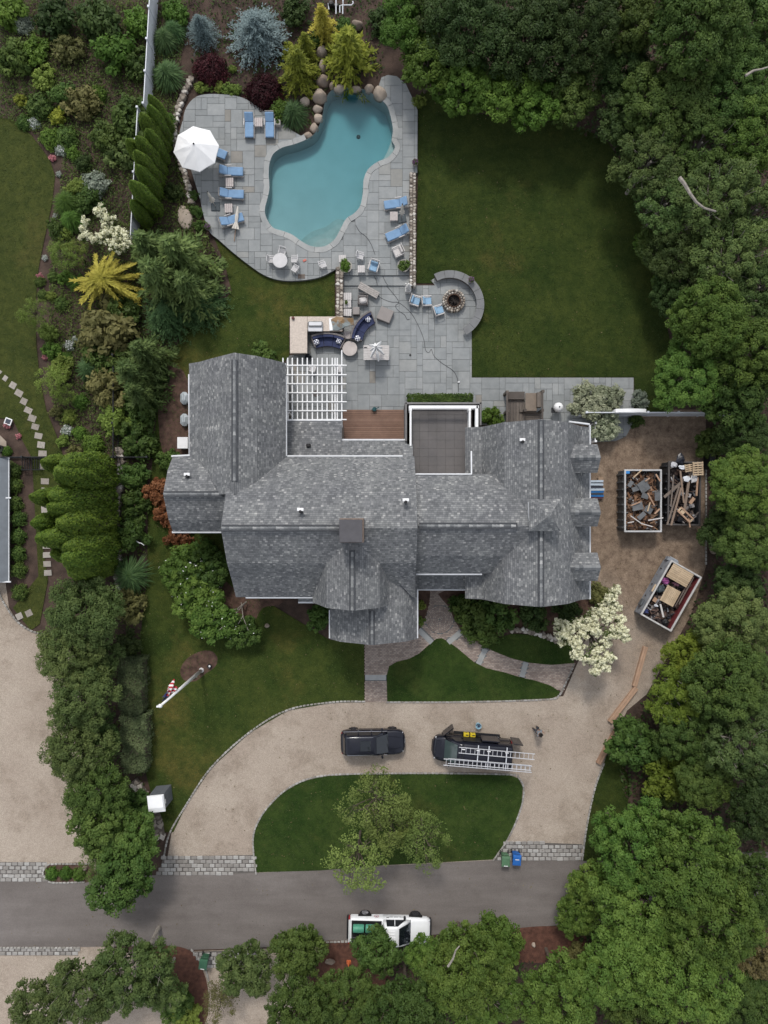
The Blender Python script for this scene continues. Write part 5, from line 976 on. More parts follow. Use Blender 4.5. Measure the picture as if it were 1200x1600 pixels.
# ------------------------------------------------------------------ conifers and special trees
def conifer(px, py, rpx, h, me_leafc, label, me, R, name='conifer_tree', h0=None, lean=None):
    c = P(px, py, h * .4); s = rpx * (H - h * .3) / F / R; t = thing(name, label, 'tree', (c.x, c.y, 0), random.uniform(0, 6.28), None); t.scale = (s, s, h / me[1])
    MB().tube([(0, 0, 0), (0, 0, me[1] * .95)], .14, 6, .02).build('trunk', m_bark, t); link('crown', me[0], LF[me_leafc], t); return t
def mkspr(*a, **k):
    r = gen_spruce(*a, **k); return leaves('crown', r[0], r[1], r[2], .32, r[3], r[4])
spr = (mkspr(3, 2.2, 4.2, 17, 15, 12, .12, .12), 4.2); spb = (mkspr(4, 2.2, 4.0, 20, 18, 13, .10, .05, spread=.7), 4.0); spf = (mkspr(5, 2.2, 3.6, 9, 10, 14, .20, .35, .9, .5), 3.6)
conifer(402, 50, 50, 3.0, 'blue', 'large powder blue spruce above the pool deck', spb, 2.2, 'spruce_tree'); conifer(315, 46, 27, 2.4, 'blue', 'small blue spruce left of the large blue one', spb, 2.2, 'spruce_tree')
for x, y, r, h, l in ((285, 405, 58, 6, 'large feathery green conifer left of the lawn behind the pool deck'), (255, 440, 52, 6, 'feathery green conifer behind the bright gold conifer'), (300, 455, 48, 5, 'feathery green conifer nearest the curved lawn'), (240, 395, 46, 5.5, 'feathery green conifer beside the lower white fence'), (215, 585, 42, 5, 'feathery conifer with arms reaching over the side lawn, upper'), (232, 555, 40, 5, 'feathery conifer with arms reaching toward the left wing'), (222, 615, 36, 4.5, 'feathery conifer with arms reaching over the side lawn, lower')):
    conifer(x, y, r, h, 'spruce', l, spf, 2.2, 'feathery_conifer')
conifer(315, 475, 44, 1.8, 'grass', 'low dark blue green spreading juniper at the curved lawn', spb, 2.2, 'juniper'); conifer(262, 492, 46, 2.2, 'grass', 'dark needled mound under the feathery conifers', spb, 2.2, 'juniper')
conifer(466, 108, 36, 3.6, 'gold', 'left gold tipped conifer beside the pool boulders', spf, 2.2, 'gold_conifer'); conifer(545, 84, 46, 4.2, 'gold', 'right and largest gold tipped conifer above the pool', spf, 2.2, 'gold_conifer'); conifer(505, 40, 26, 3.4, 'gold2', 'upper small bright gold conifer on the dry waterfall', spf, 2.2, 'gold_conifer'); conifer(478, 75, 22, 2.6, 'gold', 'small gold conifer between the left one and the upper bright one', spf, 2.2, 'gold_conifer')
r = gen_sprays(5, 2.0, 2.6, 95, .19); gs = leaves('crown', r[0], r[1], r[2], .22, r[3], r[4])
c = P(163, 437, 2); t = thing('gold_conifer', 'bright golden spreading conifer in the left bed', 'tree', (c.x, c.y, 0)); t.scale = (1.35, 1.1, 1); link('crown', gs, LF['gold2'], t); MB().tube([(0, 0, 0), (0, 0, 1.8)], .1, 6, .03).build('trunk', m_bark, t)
for x, y, r_, l in ((326, 102, 29, 'dark red weeping maple left of the blue spruce foot'), (411, 137, 32, 'dark red weeping maple beside the blue loungers')):
    c = P(x, y, .9); s = r_ * .049 / .64; t = thing('red_maple', l, 'tree', (c.x, c.y, 0), 1.3, 'dark red weeping maples'); t.scale = (s, s, s * .9); link('trunk', stem_me, m_bark, t); link('crown', mk(gen_ball, x, .62, 2600, .05, .85, .08, asp=.35), LF['red'], t)
# columnar evergreens
colm = [mk(gen_column, s, .85, 8.0, 8000, .085, asp=.45) for s in (1, 2, 3)]
core = MB().lathe([(.5, 0), (.72, 1.2), (.66, 4), (.45, 6.4), (.1, 7.5)], n=9).mesh('inner_twigs')
def column(bx_, by, h, r, label, grp, leafc='thuja', tilt=(0, 0)):
    c = P(bx_, by, 0); t = thing('columnar_evergreen', label, 'tree', (c.x, c.y, 0), random.uniform(0, 6.28), grp); t.scale = (r / .85 * random.uniform(.85, 1.15), r / .85, h / 8.0 * random.uniform(.9, 1.05)); t.rotation_euler[0] = random.uniform(-.05, .05); t.rotation_euler[1] = random.uniform(-.05, .05)
    link('crown', random.choice(colm), LF[leafc], t); link('trunk', core, m_bark, t)
ord_ = ['topmost', 'second', 'third', 'fourth', 'fifth', 'sixth', 'seventh', 'eighth', 'lowest']
for i, (x, y, h, r_) in enumerate(((168, 732, 8.8, 1.05), (166, 752, 9.0, 1.1), (170, 778, 9.0, 1.15), (168, 796, 9.6, 1.0), (171, 812, 9.6, 1.15), (168, 832, 9.8, 1.05), (171, 846, 8.6, 1.15), (170, 862, 9.2, 1.1), (168, 880, 7.8, 1.0))):
    column(x, y, h, r_, ord_[i] + ' columnar evergreen in the front rank of the tight left row', 'row of columnar evergreens')
for i, (x, y, h, r_) in enumerate(((150, 738, 8.6, .9), (146, 783, 9.8, .85), (148, 815, 9.0, .85), (143, 838, 9.4, .85), (150, 858, 8.2, .85))):
    column(x, y, h, r_, ord_[i] + ' columnar evergreen in the back rank beside the stepping stones', 'row of columnar evergreens')
for i, (x, y, h, r_) in enumerate(((262, 222, 5.2, .55), (258, 238, 5.6, .6), (256, 254, 5.2, .55), (254, 272, 5.8, .6), (250, 288, 5.4, .6), (248, 306, 5.0, .55), (246, 332, 5.6, .6), (232, 350, 4.2, .5), (238, 265, 5.5, .55), (266, 205, 4.6, .5))):
    column(x, y, h, r_, (ord_ + ['last'])[i] + ' slim leaning arborvitae in the screen between pool and white fence', 'slim arborvitae behind the pool')
# white blossoming trees
def blossom_tree(pts, label, z, leafc='box', fl='white', hh=1.0, dens=150):
    g = np.random.default_rng(len(pts)); c0 = P(sum(p[0] for p in pts) / len(pts), sum(p[1] for p in pts) / len(pts), z); t = thing('blossom_tree', label, 'tree', (c0.x, c0.y, 0)); C, N, C2, N2 = [], [], [], []; lim = MB(); lim.tube([(0, 0, 0), (.05, 0, z * .5), (0, 0, z * .75)], .12, 7, .07)
    for x, y, r in pts:
        zz = z + g.uniform(-.5, .4) * hh; c = P(x, y, zz) - Vector((c0.x, c0.y, 0)); rr = r * (H - z) / F; lim.tube([(0, 0, z * .6), tuple(c * .5 + Vector((0, 0, z * .36))), tuple(c)], .05, 5, .015)
        for _ in range(int(r * 1.5) + 3):   # flower heads
            d = unit(g.normal(size=3) + np.array([0, 0, .5])); hc = np.array(c) + d * rr * g.uniform(.4, 1); hr = g.uniform(.12, .24); m = int(dens * hr); e = unit(g.normal(size=(m, 3)) + np.array([0, 0, .7])); C.append(hc + e * hr * g.uniform(.5, 1, (m, 1))); N.append(unit(e + g.normal(size=(m, 3)) * .4))
        m = int(r * 9); e = unit(g.normal(size=(m, 3))); C2.append(np.array(c) - np.array([0, 0, .15]) + e * rr * g.uniform(.3, 1, (m, 1))); N2.append(unit(e * .5 + np.array([0, 0, .8]) + g.normal(size=(m, 3)) * .4))
    C, N, C2, N2 = (np.vstack(q) for q in (C, N, C2, N2)); lim.build('trunk', m_bark, t)
    link('blossom', leaves('blossom', C, N, .075 * g.uniform(.7, 1.3, len(C)), .7, g.random(len(C))), LF[fl], t); link('foliage', leaves('foliage', C2, N2, .085 * g.uniform(.7, 1.3, len(C2)), .5, g.random(len(C2))), LF[leafc], t)
blossom_tree([(962, 922, 9), (955, 935, 11), (948, 948, 13), (960, 952, 12), (938, 955, 12), (925, 962, 13), (950, 965, 13), (915, 970, 13), (900, 976, 12), (888, 980, 12), (878, 988, 12), (885, 1000, 13), (898, 1005, 12), (912, 990, 11), (900, 1022, 9), (930, 985, 12), (955, 990, 13), (970, 985, 11), (977, 995, 9), (945, 1005, 12), (930, 1015, 13), (920, 1028, 13), (935, 1035, 13), (945, 1040, 11), (930, 1050, 8), (968, 970, 8), (905, 1015, 9), (953, 1028, 10), (872, 975, 8)], 'white blossoming tree between the garage corner and the gravel drive', 3.6)
blossom_tree([(155, 330, 11), (165, 340, 12), (175, 345, 12), (170, 360, 14), (185, 365, 13), (195, 372, 12), (180, 382, 12), (160, 372, 10), (190, 388, 10), (200, 380, 8)], 'white blossoming shrub tree beside the lower white fence', 2.6, 'forest', dens=90)
blossom_tree([(133, 345, 7), (130, 357, 7), (138, 368, 7), (128, 372, 6), (147, 375, 6)], 'small white blossoming shrub left of the larger white blossoming one', 1.6, 'forest', dens=70)
# long bare branch and twig snags in the oaks
for l, pts, r_ in (('long bare grey branch lying across the olive oaks', [(1062, 278, 10.2), (1070, 288, 10.4), (1078, 302, 10.4), (1088, 316, 10.3), (1100, 325, 10.2), (1118, 330, 10.0)], .14), ('bare pale twig poking from the dark gap at the right edge', [(1165, 118, 11), (1178, 110, 11), (1190, 108, 11), (1202, 104, 11)], .09), ('pale bare forked twig in the bottom middle trees', [(700, 1510, 9.2), (708, 1498, 9.4), (712, 1485, 9.6), (718, 1478, 9.6)], .08)):
    tag(MB().tube([tuple(P(*p)) for p in pts], r_, 6, r_ * .45).build('bare_branch', m_barkp), l, 'branch')
# ------------------------------------------------------------------ ground cover and turf (nobody could count these)
def scatter_stuff(name, polys, n, size, leafm, asp, zmax, seed, up=.6, holes=()):
    g = np.random.default_rng(seed); out = []
    for poly in polys:
        a = np.array(poly); lo, hi = a.min(0), a.max(0); k = int(n * (hi - lo).prod() / sum((np.array(q).max(0) - np.array(q).min(0)).prod() for q in polys)); p = g.uniform(lo, hi, (k, 2)); p = p[inside(p, poly)]
        for h_ in holes: p = p[~inside(p, h_)]
        out.append(p)
    p = np.vstack(out); m = len(p); C = np.column_stack([p, .06 + g.random(m) * zmax]); tone = np.clip(.5 + .5 * np.sin(p[:, 0] * .9 + np.sin(p[:, 1] * .7) * 2) * .5 + g.uniform(-.4, .4, m), 0, 1)
    o = link(name, leaves(name, C, unit(g.normal(size=(m, 3)) * up + np.array([0, 0, 1])), size * g.uniform(.6, 1.4, m), asp, tone), leafm); o['kind'] = 'stuff'; return o
WOODS = [[(600, -60), (1300, -60), (1300, 1340), (1000, 1340), (960, 1180), (1000, 1100), (1060, 1010), (1108, 880), (1108, 640), (1050, 560), (1040, 470), (1000, 340), (960, 230), (880, 200), (720, 175), (640, 110)], [(490, 1475), (1300, 1440), (1300, 1660), (480, 1660)]]
woodw = [pxpoly(p, 0) for p in WOODS]; mulch_road = [pxpoly([(495, 1475), (600, 1470), (600, 1560), (500, 1560)]), pxpoly([(780, 1452), (900, 1448), (900, 1500), (780, 1500)])]
scatter_stuff('undergrowth', woodw, 42000, .16, LF['dark'], .5, .5, 5, .5, mulch_road)
scatter_stuff('leaf_litter', woodw, 26000, .12, leaf_mat('litter_brown', (.035, .024, .017), (.085, .058, .04), .05), .6, .05, 6, .3, mulch_road)
scatter_stuff('bed_cover', [pxpoly([(20, 190), (100, 240), (95, 300), (80, 420), (75, 600), (110, 712), (232, 712), (250, 600), (330, 470), (352, 420), (320, 360), (280, 250), (280, 120), (300, 0), (0, 0), (0, 185)])], 60000, .085, LF['forest'], .5, .3, 8, .5)
scatter_stuff('rock_garden_cover', [pxpoly([(300, -20), (600, -20), (600, 118), (520, 130), (480, 210), (380, 150), (300, 118)])], 3200, .12, LF['dark'], .5, .2, 9, .5)
scatter_stuff('wall_bed_cover', [pxpoly([(150, 700), (232, 700), (230, 900), (222, 1020), (225, 1220), (255, 1330), (140, 1345), (120, 1000)])], 5000, .11, LF['forest'], .5, .3, 10, .5)
tm = {}
for i, (pw, mt) in enumerate(lawn_w):
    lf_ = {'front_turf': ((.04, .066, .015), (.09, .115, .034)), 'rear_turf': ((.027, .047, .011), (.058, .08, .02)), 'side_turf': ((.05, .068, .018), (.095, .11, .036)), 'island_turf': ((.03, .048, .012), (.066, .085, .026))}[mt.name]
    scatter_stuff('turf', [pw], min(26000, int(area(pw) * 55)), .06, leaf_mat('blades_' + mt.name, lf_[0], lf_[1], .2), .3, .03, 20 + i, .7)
scatter_stuff('fallen_leaves', [pxpoly(GRAVEL, 0), pxpoly([(0, 1380), (905, 1343), (870, 1444), (400, 1479), (0, 1480)], 0), pxpoly(LAWN_L, 0), pxpoly(LAWN_R, 0), pxpoly(ISLAND, 0)], 1500, .05, leaf_mat('fallen_leaf', (.09, .06, .03), (.24, .2, .1), .1), .6, .03, 40, .3)
# ------------------------------------------------------------------ pool and patio furniture
m_cush = M('blue_cushion', (.17, .28, .43), .85, .08, 3, .2, 40); m_cush2 = M('pale_blue_cushion', (.24, .38, .52), .85, .08, 3, .2, 40)
m_teak = M('grey_teak', (.33, .305, .285), .8, .2, 6, .3, 30); m_pale = M('pale_weathered_teak', (.50, .475, .46), .75, .1, 5, .2, 30); m_brownteak = M('brown_teak', (.13, .10, .085), .8, .25, 6)
m_canv = M('white_canvas', (.74, .74, .74), .85, .03, 2); m_cream = M('cream_canvas', (.62, .58, .52), .85, .06, 3); m_navy = M('navy_cushion', (.028, .036, .085), .85, .15, 3, .2, 40)
m_wick = M('grey_wicker', (.155, .14, .135), .85, .25, 14, .6, 45); m_plate = M('slate_plate', (.045, .06, .07), .6, .15, 3); m_taupe = M('taupe_cushion', (.245, .222, .21), .85, .06, 2)
m_steel = M('stainless_steel', (.55, .55, .56), .28, .08, 2, metal=.8); m_wicker2 = M('dark_wicker', (.09, .075, .07), .85, .3, 14, .6, 45); m_potg = M('stone_planter', (.33, .31, .28), .9, .15, 4)
def rot_between(px0, py0, px1, py1): return math.atan2(-(py1 - py0), px1 - px0)
def make_lounger(label, px, py, rz, z, full=True):
    "head end at -x"
    c = P(px, py, z + .35); t = thing('sun_lounger', label, 'sun lounger', (c.x, c.y, z), rz, 'blue cushioned sun loungers by the pool')
    for s in (-1, 1): bx('side_rail', m_teak, t, (.05, s * .36, .27), (1.95, .06, .09), .01)
    for sx in (-.75, .85):
        for s in (-1, 1): bx('leg', m_teak, t, (sx, s * .36, .12), (.07, .07, .24), .005)
    bx('seat_cushion', m_cush, t, (.38, 0, .37), (1.2, .66, .11), .04)
    bx('back_cushion', m_cush, t, (-.5, 0, .56), (.66, .66, .11), .04, rot=Matrix.Rotation(R_(33), 3, 'Y'))
    for i in range(4): bx('back_slat', m_teak, t, (-.66 - i * .07, 0, .6 + i * .045), (.035, .7, .03), .005)
    for s in (-1, 1): bx('arm_rest', m_pale, t, (-.15, s * .4, .52), (.5, .06, .04), .01)
    return t
Lg = make_lounger('blue lounger by the dark red maple, left of its little table', 389.5, 195, R_(-90), Zd)
def lounger(label, px, py, rz): c = P(px, py, Zd + .35); return copy_thing(Lg, label, (c.x, c.y, Zd), rz)
lounger('blue lounger by the dark red maple, right of its little table', 421.5, 195, R_(-90)); lounger('blue lounger mostly hidden under the white umbrella', 335, 236, R_(-22)); lounger('blue lounger below the open umbrella with its back to the left', 360, 267.5, R_(-2)); lounger('blue lounger between two little tables, its slatted back showing', 361, 303, R_(-2)); lounger('blue lounger turned at an angle with a closed umbrella lying over it', 361, 344, R_(17))
lounger('blue lounger at the stone wall beside the small dark umbrella base', 620, 318, R_(188)); lounger('blue lounger at the stone wall set at a slant below the umbrella', 622, 364, R_(203))
def make_table(label, px, py, z, w_, d_, h, rz=0, mat=None, grp='small square teak side tables', slats=4):
    c = P(px, py, z + h); t = thing('side_table', label, 'side table', (c.x, c.y, z), rz, grp); mat = mat or m_pale
    for i in range(slats): bx('slat', mat, t, (-w_ / 2 + (i + .5) * w_ / slats, 0, h - .02), (w_ / slats - .012, d_, .04), .006)
    for a in (-1, 1):
        for b in (-1, 1): bx('leg', mat, t, (a * (w_ / 2 - .05), b * (d_ / 2 - .05), h / 2 - .02), (.06, .06, h - .04), .004)
    return t
m_pinkteak = M('pinkish_teak', (.43, .385, .37), .8, .12, 6, .3, 30)
T0 = make_table('side table between the two loungers by the dark red maple', 404, 190.5, Zd, .6, .68, .42, mat=m_pinkteak)
for l, x, y, r in (('side table between the loungers below the open umbrella', 358.5, 284.5, .02), ('side table between the back showing lounger and the angled one', 357, 325, .04), ('side table beside the wall lounger with the small closed umbrella', 615.5, 337.5, .0)):
    c = P(x, y, Zd + .42); copy_thing(T0, l, (c.x, c.y, Zd), r)
# umbrellas
c = P(305, 229.5, Zd + 2.5); u = thing('umbrella', 'large open white octagonal umbrella on the left of the pool deck', 'umbrella', (c.x, c.y, Zd)); Ru = 1.72
MB().tube([(0, 0, 0), (0, 0, 2.9)], .035, 8).build('pole', m_teak, u); MB().lathe([(.42, 0), (.42, .06), (.2, .1), (.06, .3)]).build('base', m_plate, u)
mb = MB(); N8 = 8; ang = [R_(8 + 45 * i) for i in range(N8)]
rim = []; mid = []
for i in range(N8):
    a, b = ang[i], ang[i] + R_(22.5)
    rim += [(Ru * math.cos(a), Ru * math.sin(a), 2.2), (Ru * .912 * math.cos(b), Ru * .912 * math.sin(b), 2.22)]
    mid += [(Ru * .5 * math.cos(a), Ru * .5 * math.sin(a), 2.62), (Ru * .47 * math.cos(b), Ru * .47 * math.sin(b), 2.58)]
top = [(.38 * math.cos(a), .38 * math.sin(a), 2.8) for i in range(N8) for a in (ang[i], ang[i] + R_(22.5))]
low = [(x, y, z - .1) for x, y, z in rim]
mb.loft([low, rim, mid, top], cap=False); canopy = mb.build('canopy', m_canv, u)
MB().loft([[(.4 * math.cos(a), .4 * math.sin(a), 2.79) for a in ang], [(.05 * math.cos(a), .05 * math.sin(a), 2.93) for a in ang]]).build('vent', m_canv, canopy); MB().lathe([(.06, 0), (.07, .05), (.03, .12)], (0, 0, 2.92), 10).build('finial', m_dkmetal, u)
for a in ang: MB().tube([(0, 0, 2.76), (Ru * .98 * math.cos(a), Ru * .98 * math.sin(a), 2.17)], .015, 4).build('rib', m_teak, u)
def closed_canopy(par, z0, z1, r=.17, mat=None, folds=8, seed=0):
    g = random.Random(seed); rings = []
    for f in (0, .12, .3, .55, .8, .93, 1):
        rr = r * (1.0 - .72 * f) * (1.15 if f == 0 else .62 if abs(f - .3) < .01 else 1); rings.append([((rr * (1 + (.32 if k % 2 else -.22) * (1 - f))) * math.cos(2 * math.pi * k / (2 * folds) + f), (rr * (1 + (.32 if k % 2 else -.22) * (1 - f))) * math.sin(2 * math.pi * k / (2 * folds) + f), z0 + (z1 - z0) * f) for k in range(2 * folds)])
    return MB().loft(rings).build('folded_canopy', mat or m_cream, par)
def closed_umbrella(px, py, label, z=Zd, h=2.5, plate=True, rp=0):
    c = P(px, py, z); t = thing('umbrella', label, 'umbrella', (c.x, c.y, z), 0, 'closed umbrellas'); MB().tube([(0, 0, 0), (0, 0, h)], .03, 7).build('pole', m_teak, t)
    if plate: bx('base_plate', m_plate, t, (0, 0, .04), (.68, .68, .07), .02, rp)
    closed_canopy(t, h * .44, h + .05); MB().lathe([(.045, 0), (.05, .05), (.02, .1)], (0, 0, h + .04), 8).build('finial', m_dkmetal, t); return t
closed_umbrella(337, 323, 'closed white umbrella on a square dark plate, left side of the deck'); closed_umbrella(627.5, 341.5, 'closed cream umbrella on a dark plate at the stone wall loungers', rp=.2)
a, b = P(366, 377, Zd + .06), P(371.5, 323, Zd + .75); t = thing('umbrella', 'closed cream umbrella with a bare wooden pole end, lying over the angled lounger', 'umbrella', a, 0, 'closed umbrellas'); d = (b - a); t.rotation_mode = 'QUATERNION'; t.rotation_quaternion = d.to_track_quat('Z', 'Y')
MB().tube([(0, 0, 0), (0, 0, d.length)], .03, 7).build('pole', M('varnished_pole', (.3, .19, .12), .5, .1, 3), t); closed_canopy(t, d.length * .36, d.length + .02, .2)
# dining set
m_lgrey = M('pale_grey_paint', (.52, .51, .51), .6, .06, 3)
c = P(437.5, 407, Zd + .72); t = thing('round_table', 'round pale grey table near the lower edge of the pool deck', 'table', (c.x, c.y, Zd)); MB().lathe([(.02, .68), (.55, .68), (.57, .7), (.56, .73), (.5, .74), (.49, .735), (.3, .74), (.02, .74)], n=28).build('tabletop', m_lgrey, t); MB().lathe([(.3, 0), (.28, .05), (.06, .1), (.06, .68)], n=12).build('pedestal', m_lgrey, t)
def make_chair(label, px, py, z, rz, mat, name='dining_chair', grp='pale chairs on the pool deck'):
    "seat faces +x"
    c = P(px, py, z + .45); t = thing(name, label, 'chair', (c.x, c.y, z), rz, grp)
    for i in range(5): bx('seat_slat', mat, t, (-.2 + i * .1, 0, .43), (.09, .46, .03), .008)
    for sx in (-.2, .2):
        for s in (-1, 1): bx('leg', mat, t, (sx, s * .21, .2), (.05, .05, .42), .004)
    for s in (-1, 1): bx('back_post', mat, t, (-.25, s * .21, .62), (.045, .045, .5), .004); bx('arm', mat, t, (-.02, s * .25, .62), (.46, .05, .03), .006)
    for i in range(4): bx('back_slat', mat, t, (-.27, -.14 + i * .095, .64), (.02, .05, .36), .004)
    MB().tube([(-.27, -.25, .84), (-.31, 0, .86), (-.27, .25, .84)], .028, 6).build('top_rail', mat, t); return t
C0 = make_chair('pale chair above the round table, nearest the pool', 441, 394, Zd, R_(-105), m_lgrey)
def chair(l, x, y, r, z=Zd): c = P(x, y, z + .45); return copy_thing(C0, l, (c.x, c.y, z), r)
chair('pale chair left of the round table', 424, 406, R_(-5)); chair('pale chair right of the round table, upper of the pair', 460, 405.5, R_(180)); chair('pale chair right of the round table, lower of the pair', 461, 420, R_(150)); chair('pale chair alone on the curved deck edge below the pool', 504.5, 413.5, R_(20)); chair('pale chair with raised back behind the blue armchair at the steps', 563, 400, R_(-15))
C1 = make_table('small pale table left of the leafy planter at the steps', 535, 404, Zd, .55, .55, .45, .05, m_pale); c = P(564.5, 420, Zd + .45); copy_thing(C1, 'small pale table left of the blue armchair at the steps', (c.x, c.y, Zd), .02)
def make_arm(label, px, py, z, rz, cush, frame):
    "armchair facing +x"
    c = P(px, py, z + .4); t = thing('armchair', label, 'armchair', (c.x, c.y, z), rz, 'cushioned armchairs')
    bx('seat_frame', frame, t, (0, 0, .27), (.72, .72, .08), .01); bx('seat_cushion', cush, t, (.06, 0, .38), (.58, .58, .13), .04)
    bx('back_cushion', cush, t, (-.22, 0, .56), (.14, .56, .38), .04, rot=Matrix.Rotation(R_(-16), 3, 'Y'))
    for s in (-1, 1):
        bx('arm', frame, t, (.0, s * .36, .56), (.74, .08, .04), .01)
        for sx in (-.33, .33): bx('leg', frame, t, (sx, s * .36, .27), (.06, .06, .54), .004)
    for i in range(5): bx('back_slat', frame, t, (-.38, -.24 + i * .12, .6), (.03, .05, .5), .004)
    bx('back_rail', frame, t, (-.4, 0, .86), (.05, .74, .06), .01); return t
A0 = make_arm('blue cushioned white armchair above the steps', 584, 416.5, Zd, R_(-108), m_cush2, m_pale)
def arm(l, x, y, r, z=Zp): c = P(x, y, z + .4); return copy_thing(A0, l, (c.x, c.y, z), r)
arm('blue cushioned armchair left of three at the fire pit', 649, 470, R_(-17)); arm('blue cushioned armchair middle of three at the fire pit', 667, 470.5, R_(3)); arm('blue cushioned armchair nearest the fire pit stones', 685.5, 485, R_(18))
t = make_arm('white bare armchair by the stone wall above the right planter', 622, 393, Zd, R_(205), m_pale, m_pale)
t = make_arm('grey brown wicker armchair heaped with a white pillow', 567, 469, Zp, R_(-92), m_taupe, m_wick); c = t.location
p_ = bx('cushion', m_pale, None, (c.x + .02, c.y - .03, Zp + .55), (.56, .5, .22), .1, .15); tag(p_, 'puffy white pillow on the grey brown wicker armchair', 'pillow')
# planters, pots
def potplant(px, py, r, z, h, leafc, label, flower=None, leafr=None, pot=None, n=0):
    c = P(px, py, z); t = thing('potted_plant', label, 'potted plant', (c.x, c.y, z), 0, None); MB().lathe([(r * .7, 0), (r * .98, h * .8), (r, h), (r * .86, h), (r * .84, h - .06), (.01, h - .07)], n=18).build('pot', pot or m_potg, t)
    s = (leafr or r) / .64; link('foliage', LOOSE[n % 3] if not flower else BALL[0], LF[leafc], t, (0, 0, h + .05), (0, 0, n), (s, s, s))
    if flower: link('blossom', FLW[0], LF[flower], t, (0, 0, h + .06), (0, 0, 0), (s * 1.02,) * 3)
potplant(540.5, 419, .5, Zd, .45, 'bright', 'large round planter with lush green foliage left of the steps', n=1, leafr=.5); potplant(630.5, 418, .48, Zd, .45, 'box', 'large round planter with dark green foliage right of the steps', n=2, leafr=.5)
potplant(326, 357, .24, Zd, .3, 'box', 'pot of purple and white flowers at the lower left deck edge', 'purple'); potplant(648.5, 257, .24, Zd, .35, 'box', 'pot of purple flowers at the top of the long stone wall', 'purple', n=1); potplant(735.5, 439, .24, .62, .3, 'box', 'pot of purple flowers standing on the curved bench', 'purple', n=2)
c = P(435, 195, Zd); t = thing('potted_plant', 'square stone planter right of the loungers by the dark red maple', 'potted plant', (c.x, c.y, Zd)); bx('pot', m_potg, t, (0, 0, .2), (.42, .42, .4), .03); link('foliage', BALL[1], LF['box'], t, (0, 0, .35), scale=(.26, .26, .22))
# fire pit, curved bench
c = P(708.5, 472, Zp); fp = thing('fire_pit', 'round stone fire pit ringed with pale fieldstones', 'fire pit', (c.x, c.y, Zp)); g = random.Random(3)
MB().lathe([(.72, 0), (.72, .38), (.5, .38), (.5, .04), (.01, .04)], n=28).build('core', M('fire_core', (.05, .042, .038), .95, .3, 4), fp)
m_fst = piece_mat('fire_pit_stone', [(0, (.2, .165, .135)), (.5, (.36, .31, .26)), (1, (.58, .55, .5))], 5, .6)
for row, (r, nn, sz) in enumerate(((.8, 25, .17), (.62, 18, .15))):
    for i in range(nn):
        a = 2 * math.pi * (i + g.uniform(-.15, .15)) / nn; MB().cbox((0, 0, 0), (sz * g.uniform(.8, 1.15), sz * g.uniform(.85, 1.15), .45 - row * .02), .05).build('stone', m_fst, fp, (r * math.cos(a), r * math.sin(a), .24 - row * .02), (g.uniform(-.08, .08), g.uniform(-.08, .08), a + g.uniform(-.2, .2)))
MB().lathe([(.52, .42), (.5, .46), (.47, .46), (.47, .2)], n=28, cap=False).build('steel_ring', M('rusty_steel', (.09, .05, .032), .8, .3, 6), fp)
for i in range(5): bx('log', M('charred_log', (.022, .018, .016), .95, .4, 9), fp, (g.uniform(-.08, .08), g.uniform(-.08, .08), .15 + i * .035), (.6, .08, .08), .02, i * 1.3)
bench = thing('curved_bench', 'curved grey stone seat wall round the fire pit', 'bench', (cxp, cyp, Zp)); r0, r1 = 41.5 * .05, 53 * .05
for a0 in range(118, -46, -18):
    a1 = a0 - 18; aa = [R_(a0 + (a1 - a0) * k / 6 + (-.25 if k == 0 else .25 if k == 6 else 0)) for k in range(7)]; MB().prism([(r0 * math.cos(q), r0 * math.sin(q)) for q in aa] + [(r1 * math.cos(q), r1 * math.sin(q)) for q in aa[::-1]], .48, .55).build('cap_stone', M('bench_slate', (.165, .168, .17), .8, .12, 1.5, .2), bench)
aa = [R_(k) for k in range(117, -44, -8)]; MB().prism([((r0 + .1) * math.cos(q), (r0 + .1) * math.sin(q)) for q in aa] + [((r1 - .06) * math.cos(q), (r1 - .06) * math.sin(q)) for q in aa[::-1]], 0, .478).build('base', M('wall_core', (0.12, 0.1, 0.085)), bench)
c = P(637.5, 453, Zp); t = thing('statue', 'pale white stone figure on a square plinth by the end of the long wall', 'statue', (c.x, c.y, Zp)); m_sto = M('white_stone', (.6, .59, .57), .8, .12, 8, .5, 20)
bx('plinth', m_sto, t, (0, -.12, .3), (.44, .4, .6), .03); MB().lathe([(.16, .6), (.2, .68), (.17, .85), (.12, 1.0), (.17, 1.12), (.19, 1.25), (.14, 1.38), (.07, 1.44), (.06, 1.5), (.1, 1.58), (.1, 1.68), (.03, 1.76)], (0, -.1, 0), 12).build('figure', m_sto, t, smooth=True)
MB().tube([(.12, -.1, 1.33), (.24, -.02, 1.15), (.12, .1, 1.05)], .05, 6).build('arm', m_sto, t); MB().tube([(-.12, -.1, 1.33), (-.25, -.05, 1.2), (-.2, .05, 1.4)], .05, 6).build('arm', m_sto, t)
